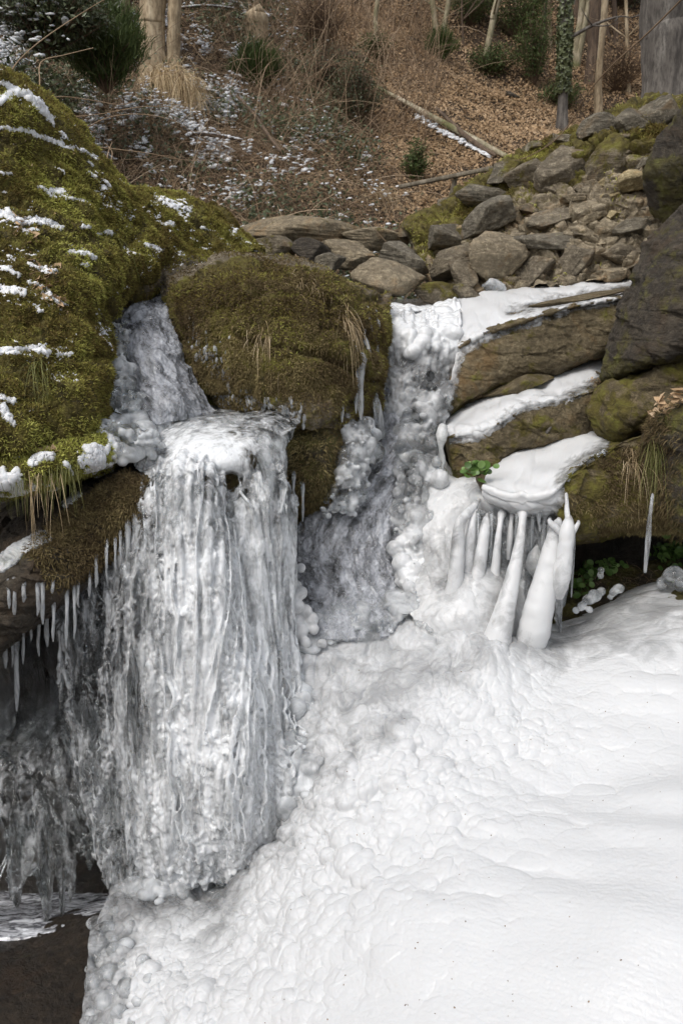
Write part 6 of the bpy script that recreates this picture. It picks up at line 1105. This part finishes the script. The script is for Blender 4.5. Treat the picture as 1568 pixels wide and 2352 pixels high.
# bushes: needled or leafy sprigs on thin stems
def bush(cu, cv, wd, ht, label, m='bush', n=5000, leaf=.035, asp=.35, seed=0, Y=None, name='bush', cat='bush', st=60, spiky=False):
    b0 = hit(cu, cv) if Y is None else P(cu, cv, Y); Y = b0[1]; mm = Y / FPX; rg = np.random.default_rng(seed); W, H = wd * mm / 2, ht * mm
    root = empty(name, b0); tag(root, label, cat); b = Bag(); tips = []
    for k in range(st):
        a = rg.uniform(0, 2 * PI); rr = np.sqrt(rg.random()) ; d = np.array([math.cos(a) * rr * W, math.sin(a) * rr * W * .8, H * (1 - .45 * rr ** 2) * rg.uniform(.55, 1.05)])
        c = [b0, b0 + d * .5 + np.array([0, 0, H * .08]) + rg.normal(size=3) * W * .08, b0 + d]; cc = cubic(np.array(c)[:, None], 8, 0)[:, 0]; b.add(*tube(cc, np.linspace(.006, .002, 8), 4, k)); tips.append(cc[2:])
    b.build('stems', M['twig'], root); T = np.concatenate(tips); q = T[rg.integers(0, len(T), n)] + rg.normal(size=(n, 3)) * W * .10
    dr = q - (b0 - np.array([0, 0, H * .4])); dr /= np.linalg.norm(dr, axis=1, keepdims=True); col = np.clip(.2 + .6 * rg.random(n), 0, 1)
    if spiky: V, F, A = blades(q, dr, rg, leaf * 2.2, leaf * .16, .3, .3, .5); A = .2 + .6 * A
    else: V, F, A = stamp(leafV * np.array([1, asp * 2, 1]), leafF, q, frames(dr, rg, .9), leaf * rg.uniform(.5, 1.4, n), col)
    tag(mesh_obj('foliage', V, F, M[m], root, attrs={'mask': A}, smooth=False), kind='stuff'); return root
bush(588, 212, 100, 95, 'green young spruce between the two trunks and the brambles', seed=1, n=8000, spiky=True, leaf=.05, name='young_spruce')
bush(1012, 145, 66, 62, 'dark green bush at the foot of the close pale pair', seed=2, n=3500, spiky=True, leaf=.05)
bush(860, 140, 80, 60, 'olive bush around the lone pale trunk', seed=3, n=1800)
bush(1130, 175, 110, 60, 'low dark green bush at the foot of the leaning trunk', seed=4, n=3500)
bush(1225, 200, 100, 160, 'green evergreen brush left of the ivy trunk', seed=5, n=5000)
bush(1180, 90, 170, 130, 'tall green brush on the upper slope behind the leaning trunk', seed=6, n=7000)
bush(1080, 60, 120, 100, 'green brush between pale pair and leaning trunk', seed=7, n=4000)
bush(730, 120, 150, 140, 'brown leafless brush right of the stump', 'litter', n=1500, leaf=.025, seed=8, st=260)
bush(820, 310, 120, 170, 'grey green bush over the lower end of the brambles', 'ivy', n=4500, leaf=.03, seed=9, st=160)
bush(955, 420, 70, 90, 'small evergreen bush behind the handrail', 'bush', n=2500, leaf=.03, seed=10)
bush(760, 230, 120, 120, 'dark bare brush in the middle of the snowy undergrowth', 'ivy', n=1500, leaf=.03, seed=11, st=240)
bush(110, 130, 260, 190, 'dark evergreen thicket at top left speckled with snow', 'ivy', n=9000, leaf=.05, seed=12, Y=8.2, st=200)
bush(245, 215, 170, 190, 'dark fir boughs left of the thick trunk', 'bush', n=15000, leaf=.045, seed=13, spiky=True, Y=8.8, st=160)
bush(60, 300, 260, 130, 'dark ivy thicket just behind the mossy bank', 'ivy', n=6000, leaf=.045, seed=14, Y=8.0, st=150)
bush(1290, 250, 110, 60, 'low green brush behind the wall at the ivy trunk foot', 'bush', n=2200, seed=15)
bush(1420, 215, 130, 110, 'brown and green brush left of the large grey trunk', 'litter', n=1800, leaf=.03, seed=16, st=240)
bush(1240, -30, 260, 130, 'dark evergreen brush at the top edge left of the ivy trunk', 'ivy', n=8000, leaf=.05, seed=17)
bush(1430, 20, 200, 150, 'dark brush in the shaded wood between the right hand trunks', 'ivy', n=5000, leaf=.05, seed=18, st=150)
b = Bag(); snowbits(np.array([P(a, c, 8.0) for a, c in zip(rng.normal(30, 40, 160), rng.normal(55, 45, 160))]) + rng.normal(size=(160, 3)) * .12, rng, .028, 'snow_patches')

# long dry grass tuft under the trunk
def strands(name, pts, rg, L, w_, d0, droop, m, label=None, cat='grass tuft', seg=6, jit=.25, parent=None):
    n = len(pts); d = np.array(d0) + rg.normal(size=(n, 3)) * jit; d /= np.linalg.norm(d, axis=1, keepdims=True); L = L * rg.uniform(.4, 1.3, (n, 1)); s = np.cross(d, rg.normal(size=(n, 3))); s /= np.linalg.norm(s, axis=1, keepdims=True)
    c = np.array(pts); row = []; bend = rg.normal(size=(n, 3)) * .12
    for k in range(seg + 1):
        ww = w_ * (1 - .8 * (k / seg)) / 2; row += [c - s * ww, c + s * ww]; d = d + (np.array([0, 0, -droop]) + bend) / seg; d /= np.linalg.norm(d, axis=1, keepdims=True); c = c + d * L / seg
    V = np.stack(row, 1).reshape(-1, 3); b0 = (np.arange(n) * (seg + 1) * 2)[:, None] + np.arange(seg)[None] * 2; F = np.stack([b0, b0 + 1, b0 + 3, b0 + 2], -1).reshape(-1, 4)
    o = mesh_obj(name, V, F, M[m], parent, attrs={'mask': np.repeat(rg.random(n), (seg + 1) * 2)})
    return tag(o, label, None if parent else cat, kind='stuff' if not label else None)
rg = np.random.default_rng(55)
yb = hit(370, 190)[1] - .2
strands('dry_grass_tuft', [P(rg.normal(378, 20), rg.normal(185, 12), yb) for _ in range(700)], rg, .62, .008, (.25, -.5, .3), 2.6, 'dry_grass', 'straw coloured tuft of long dry grass hanging under the thick trunk')
strands('dry_grass_tuft', [P(rg.normal(430, 14), rg.normal(205, 14), yb - .1) for _ in range(380)], rg, .5, .008, (.2, -.5, .2), 2.6, 'dry_grass', 'smaller straw coloured grass tuft right of the long one')
for (a, c, n_, lab) in [(175, 180, 60, 'faded grass clump in the brambles left of the trunk'), (860, 460, 90, 'pale grass clump at the foot of the slope beside the bush'), (690, 215, 60, 'faded grass clump above the bare brush'), (560, 480, 60, 'faded grass clump low behind the bedrock hump')]:
    q = hit(a, c); strands('dry_grass_tuft', [q + rg.normal(size=3) * .07 for _ in range(n_)], rg, .35, .006, (.2, -.6, .5), 2.2, 'dry_grass', lab)

# bare twigs
for pts, w_, Y, lab in [([(15, 190), (35, 150), (65, 118), (110, 82), (170, 42), (230, 5), (300, -30)], 3, 5.6, 'long bare twig arching over the top left corner'), ([(90, 236), (92, 190), (96, 142), (150, 126), (215, 110)], 3.2, 5.4, 'bare twig bent at a right angle above the mossy bank'),
        ([(80, 232), (140, 222), (210, 230), (280, 240), (340, 226), (400, 240), (450, 238)], 2.2, 5.8, 'thin wavy twig reaching right towards the dry grass'), ([(178, 312), (235, 275), (310, 262), (395, 276), (465, 318), (545, 362)], 2.2, 5.8, 'bare twig arching from the bank down to the brambles'),
        ([(150, 270), (230, 262), (330, 245), (420, 248), (470, 262)], 2, 5.7, 'faint twig lying across the arching twigs'), ([(190, 334), (260, 342), (340, 352), (410, 366), (475, 370)], 2.6, 5.6, 'nearly level bare twig above the shoulder of the bank'), ([(246, 382), (248, 355), (258, 326)], 3, 5.4, 'short upright broken twig on the bank'), ([(252, 380), (258, 350), (243, 330)], 2.4, 5.42, 'second short twig forked against the broken one')]:
    V, F = tube(Pa(np.array([(a, c, Y + .1 * i) for i, (a, c) in enumerate(pts)], float)), np.linspace(w_, w_ * .5, len(pts)) / 2 * Y / FPX, 6, 3, .2, 9, 60); tag(mesh_obj('bare_twig', V, F, M['twig'], attrs={'mask': np.full(len(V), .6)}), lab, 'twig')
V, F = tube(Pa(np.array([(1600, -40, 4.9), (1548, 15, 5.0), (1480, 82, 5.2), (1405, 150, 5.4), (1348, 215, 5.6), (1310, 280, 5.8), (1270, 325, 5.9), (1215, 358, 6.0), (1170, 372, 6.1)])), np.linspace(4, 1.6, 9) / 2 * 5.3 / FPX, 6, 3, .2, 9, 90)
tw = mesh_obj('bare_twig', V, F, M['twig'], attrs={'mask': np.full(len(V), .2)}); tag(tw, 'long dark twig arching down from the top right corner to the wall', 'twig')

# ---------------------------------------------------------------- grass, cress and leaves near the water
rg = np.random.default_rng(66)
def cps(name, path, n, jit, rg, front=.01):
    out = []; path = np.array(path, float)
    while len(out) < n:
        t = rg.random() * (len(path) - 1); i = min(int(t), len(path) - 2); c = path[i] + (path[i + 1] - path[i]) * (t - i) + rg.normal(size=2) * jit; r = cast(name, *c)
        if r[0] is not None: out.append(r[0] + r[1] * front)
        elif rg.random() < .02: out.append(P(c[0], c[1], 3.5))
    return out
bvh_of('ledge', lg); bvh_of('bank', bg_[::2, ::2]); bvh_of('corner', grb); bvh_of('slab3', g3[::2, ::2]); bvh_of('slab2', g2); bvh_of('foot', gf); bvh_of('lean', gra); bvh_of('slab1', g1); bvh_of('boulder', dg[::2, ::2])
strands('hanging_grass', cps('ledge', [(0, 1075), (70, 1078), (150, 1070), (175, 1060)], 130, 10, rg), rg, .15, .0032, (.1, -.6, -.3), 2.6, 'grass', 'long green and straw grass hanging from the moss ledge over the dark gap')
strands('hanging_grass', cps('ledge', [(60, 1085), (130, 1090)], 30, 9, rg), rg, .24, .0032, (.1, -.6, -.3), 2.6, 'dry_grass', 'few straw blades hanging lowest from the moss ledge')
strands('grass_tuft', cps('bank', [(262, 532), (258, 540)], 26, 3, rg), rg, .28, .005, (-.1, -.6, .2), 2.2, 'grass', 'green grass tuft hanging on the right side of the bank')
strands('grass_tuft', cps('bank', [(85, 820), (95, 850)], 45, 8, rg), rg, .2, .0035, (.0, -.6, .2), 2.4, 'grass', 'fine green grass hanging at the left below the lowest snow line')
strands('grass_tuft', cps('corner', [(1482, 990), (1500, 1020), (1495, 1060)], 90, 8, rg), rg, .24, .0028, (-.1, -.6, -.1), 2.6, 'grass', 'tangled green grass hanging down the right corner rock')
strands('grass_tuft', cps('slab3', [(1440, 1020), (1455, 1060)], 90, 12, rg), rg, .2, .003, (-.1, -.6, .1), 2.2, 'dry_grass', 'tangled straw grass left of the corner rock')
strands('grass_tuft', [P(rg.normal(1075, 22), rg.normal(1092, 5), 4.1) for _ in range(170)], rg, .09, .004, (0, -.5, 1), 1.0, 'grass', 'small bright grass clump under the middle slab')
strands('grass_tuft', cps('boulder', [(795, 700), (805, 740)], 110, 6, rg), rg, .26, .0035, (.05, -.7, 0), 2.6, 'dry_grass', 'wisp of grass hanging on the right face of the mossy boulder')
strands('grass_tuft', cps('boulder', [(590, 780), (600, 760), (620, 840)], 50, 14, rg), rg, .14, .003, (.0, -.7, 0), 2.6, 'dry_grass', 'few straw blades on the front of the mossy boulder')
def cress(cu, cv, wd, ht, n, lab, seed):
    rg = np.random.default_rng(seed); a = np.arange(9) / 9 * 2 * PI; T = np.concatenate([[[0, 0, -.08]], np.stack([np.cos(a) * .5, np.sin(a) * .5, .04 * np.cos(2 * a)], 1)]); TF = np.array([[0, 1 + k, 1 + (k + 1) % 9] for k in range(9)])
    q = []; 
    for _ in range(n):
        c = (cu + rg.normal() * wd / 3.2, cv + rg.normal() * ht / 3.2); r = cast('foot', *c); q.append((r[0] + np.array([0, -.04, .02])) if r[0] is not None else P(c[0], c[1], 3.8))
    q = np.array(q) + rg.normal(size=(n, 3)) * .015; V, F, A = stamp(T, TF, q, frames(np.tile([0, -.5, .9], (n, 1)), rg, .6), .034 * rg.uniform(.5, 1.3, n), rg.random(n)); tag(mesh_obj('watercress', V, F, M['cress'], attrs={'mask': A}), lab, 'plant', kind='stuff')
cress(1345, 1310, 60, 50, 60, 'small patch of round leaved cress right of the ice columns', 1); cress(1395, 1298, 40, 30, 40, 'bright round leaved cress around a small ice lump', 2); cress(1530, 1270, 90, 40, 130, 'largest bright green cress patch at the right edge', 3); cress(1330, 1350, 30, 40, 25, 'few cress leaves low beside the thickest column', 4)
cress(1095, 1078, 60, 20, 40, 'few small leaves among the grass under the middle slab', 5)
b = Bag(); nodules(b, [(1545, 1322, 28, 3.7), (1520, 1340, 16, 3.72), (1565, 1340, 24, 3.66)], rg, 4, 4); tag(b.fused('ice_lump', M['ice_clear'], voxel=.004, it=2, mask=lambda V: np.clip(.05 + fbm(V, 12, 3, 3), 0, .5)), 'clear round ice lump at the right edge above the slope', 'ice')
b = Bag(); nodules(b, [(1350, 1378, 16, 3.66), (1365, 1368, 18, 3.66), (1378, 1360, 14, 3.68), (1335, 1392, 14, 3.64), (1352, 1400, 10, 3.62), (1322, 1402, 10, 3.6)], rg, 5, 4); tag(b.fused('ice_lump', M['ice_clear'], voxel=.004, it=8, mask=lambda V: np.clip(.3 + fbm(V, 12, 3, 3), 0, .7)), 'frosty curved ice lump on the dark earth right of the thickest column', 'ice')
b = Bag(); nodules(b, [(1408, 1360, 12, 3.7), (1420, 1352, 14, 3.7), (1400, 1372, 8, 3.7)], rg, 6, 4); tag(b.fused('ice_lump', M['ice_clear'], voxel=.004, it=2, mask=lambda V: np.clip(.05 + fbm(V, 12, 3, 3), 0, .5)), 'small clear ice lump right of the frosty one', 'ice')
b = Bag(); nodules(b, [(1380, 1310, 9, 3.72), (1378, 1322, 10, 3.72)], rg, 6, 4); tag(b.fused('ice_lump', M['ice_clear'], voxel=.004, it=2, mask=lambda V: np.clip(.05 + fbm(V, 12, 3, 3), 0, .5)), 'tiny ice drop among the cress leaves', 'ice')
V, F = rock_at(1140, 655, 64, 34, 5.3, 0, .05, 4, 8, rough=.2); tag(mesh_obj('ice_splash', V, F, M['ice_clear'], attrs={'mask': .2 + .8 * fbm(V, 9, 3, 3)}), 'white frozen splash on the big pale stone at the wall foot', 'ice')
# dry leaves resting on rocks and ice
LF = np.array([[-.55, 0, .03], [-.25, -.2, .08], [.2, -.24, .05], [.55, 0, .12], [.2, .24, .1], [-.25, .2, .12], [0, 0, 0]]); LFF = np.array([[6, k, (k + 1) % 6] for k in range(6)])
def dryleaves(name, surf, path, n, jit, size, seed, parent=None):
    rg = np.random.default_rng(seed); q = np.array(cps(surf, path, n, jit, rg, .008)); V, F, A = stamp(LF, LFF, q, frames(np.tile([0, -.4, .9], (n, 1)), rg, .5), size * rg.uniform(.6, 1.4, n), rg.random(n) * .7 + .3)
    return tag(mesh_obj(name, V, F, M['litter'], attrs={'mask': A}, smooth=False), kind='stuff')
dryleaves('leaf_litter', 'corner', [(1485, 940), (1530, 915), (1568, 900)], 130, 10, .05, 1); dryleaves('leaf_litter', 'slab3', [(1330, 985), (1400, 985)], 40, 8, .04, 2); dryleaves('leaf_litter', 'slab2', [(1330, 880), (1370, 860)], 40, 12, .04, 3); dryleaves('leaf_litter', 'bank', [(30, 505), (60, 510), (90, 620), (120, 640)], 60, 12, .05, 4)
dryleaves('leaf_litter', 'ledge', [(60, 1030), (90, 1010), (130, 1060)], 40, 14, .045, 5); dryleaves('leaf_litter', 'bank', [(80, 650), (150, 700)], 60, 12, .045, 6)
for (surf, a, c, s, lab) in [('apron', 1548, 2005, .045, 'single tan winged seed lying on the smooth white slope at the right edge'), ('curtain', 455, 1836, .045, 'single brown dry leaf caught on the front of the ice curtain'), ('slab3', 1254, 1070, .035, 'small orange leaf frozen onto the iced lowest slab')]:
    r = cast(surf, a, c)
    if r[0] is None: continue
    rg = np.random.default_rng(int(a)); V, F, A = stamp(LF * np.array([1, .6, 1.6]), LFF, np.array([r[0] + r[1] * .008, r[0] + r[1] * .012 + [s * .3, 0, .01]]), frames(np.tile(r[1], (2, 1)), rg, .4), np.array([s, s * .7]), np.array([.5, .7])); tag(mesh_obj('dry_leaf', V, F, M['litter'], attrs={'mask': A}), lab, 'leaf')
for (a, c, an, lab) in [(1189, 1916, 5, 'thin brown needle on the snow, topmost of five'), (1136, 2170, -3, 'thin brown needle left of centre on the lower slope'), (1196, 2244, 12, 'thin brown needle below and right of the left one'), (1232, 2315, -8, 'thin brown needle close to the bottom edge'), (1557, 2300, -20, 'thin brown needle near the bottom right corner')]:
    pts = [cast('apron', a + k * 13, c - k * 13 * math.tan(math.radians(an)) + (k * k) * 3) for k in (-1, 0, 1)]
    if any(x[0] is None for x in pts): continue
    V, F = tube([x[0] + x[1] * .003 for x in pts], [.0014, .0020, .0010], 6, 0, 0, 9, 10); tag(mesh_obj('fallen_needle', V, F, M['twig'], attrs={'mask': np.full(len(V), .2)}), lab, 'needle', 'brown needles on the white slope')
pts = [cast('slab2', *q) for q in [(1252, 1000), (1268, 975), (1275, 950), (1282, 928), (1292, 915)]]
pts = [x[0] + x[1] * .015 for x in pts if x[0] is not None]
if len(pts) > 2: V, F = tube(pts, [.007] * len(pts), 8, 2, .4, 30, 30); tag(mesh_obj('lichen_stick', V, F, M['bark_grey']), 'crooked grey lichen covered stick leaning on the middle slab', 'stick')

# specks of grit and more needles on the slope; leaves and bare wisps on the moss
rg = np.random.default_rng(5); q = []; V0, F0 = ico(1)
while len(q) < 150:
    r = cast('apron', rg.uniform(560, 1568), rg.uniform(1500, 2350))
    if r[0] is not None: q.append(r[0] + r[1] * .001)
V, F, A = stamp(V0, F0, np.array(q), frames(np.tile([0, -.4, .9], (len(q), 1)), rg, .5), .0022 * rg.uniform(.5, 1.5, (len(q), 1)) * np.array([1.6, 1, .6]), rg.random(len(q)) * .4)
tag(mesh_obj('debris_specks', V, F, M['twig'], attrs={'mask': A}), kind='stuff')
dryleaves('leaf_litter', 'boulder', [(520, 650), (640, 640), (740, 660), (800, 700)], 46, 22, .026, 21); dryleaves('leaf_litter', 'bank', [(40, 300), (120, 420), (200, 560), (330, 560), (450, 560)], 90, 45, .026, 22)
dryleaves('leaf_litter', 'slab1', [(1120, 690), (1400, 650)], 10, 8, .025, 23)
strands('dry_grass_tuft', cps('boulder', [(600, 640), (700, 650), (790, 680)], 120, 14, rg), rg, .09, .003, (.0, -.7, .3), 2.2, 'dry_grass', 'short straw wisps along the crown of the mossy boulder')
pp = np.array(cps('foot', [(1330, 1340), (1420, 1320), (1500, 1310)], 500, 26, rg)); pp = pp + rg.normal(size=pp.shape) * .01
stems(0, rg, None, .07, .0016, .8, 'dead_stems', 'twig', pts=pp)
# ---------------------------------------------------------------- light, sky, camera
w = bpy.data.worlds.new('World'); SC.world = w; w.use_nodes = True; nt = w.node_tree; nt.nodes.clear()
o = nt.nodes.new('ShaderNodeOutputWorld'); bg = nt.nodes.new('ShaderNodeBackground'); sk = nt.nodes.new('ShaderNodeTexSky')
SUN_EL, SUN_AZ = math.radians(56), math.radians(222)       # azimuth clockwise from +Y: behind the camera, a little right
sk.sky_type = 'NISHITA'; sk.sun_disc = False; sk.sun_elevation = SUN_EL; sk.sun_rotation = SUN_AZ; sk.air_density = 1.2; sk.dust_density = 4.0; sk.ozone_density = 1.0
hs = nt.nodes.new('ShaderNodeHueSaturation'); hs.inputs['Saturation'].default_value = .3
nt.links.new(sk.outputs[0], hs.inputs['Color']); nt.links.new(hs.outputs[0], bg.inputs[0]); nt.links.new(bg.outputs[0], o.inputs[0]); bg.inputs[1].default_value = .15
L = bpy.data.lights.new('sun', 'SUN'); L.energy = 1.0; L.angle = math.radians(28); L.color = (1, .96, .90)
lo = bpy.data.objects.new('sun', L); COL.objects.link(lo)
d = Vector((math.sin(SUN_AZ) * math.cos(SUN_EL), math.cos(SUN_AZ) * math.cos(SUN_EL), math.sin(SUN_EL)))
lo.rotation_euler = d.to_track_quat('Z', 'Y').to_euler(); lo.location = (2, -4, 12)
cd = bpy.data.cameras.new('camera'); co = bpy.data.objects.new('camera', cd); COL.objects.link(co); SC.camera = co
co.location = Vector(CAM); co.rotation_euler = (PI / 2 - PITCH, 0, 0)
cd.sensor_fit = 'VERTICAL'; cd.sensor_height = 36; cd.lens = 36 * FPX / 2352; cd.clip_start = .05; cd.clip_end = 300
cd.dof.use_dof = True; cd.dof.focus_distance = 3.6; cd.dof.aperture_fstop = 6.3
SC.view_settings.view_transform = 'Standard'; SC.view_settings.look = 'None'; SC.view_settings.gamma = 1; SC.view_settings.exposure = EXPOSURE
SC.cycles.use_denoising = True
SC.cycles.max_bounces = 12; SC.cycles.transmission_bounces = 10; SC.cycles.diffuse_bounces = 3; SC.cycles.glossy_bounces = 3; SC.cycles.transparent_max_bounces = 8
SC.cycles.caustics_reflective = False; SC.cycles.caustics_refractive = True; SC.cycles.sample_clamp_indirect = 4
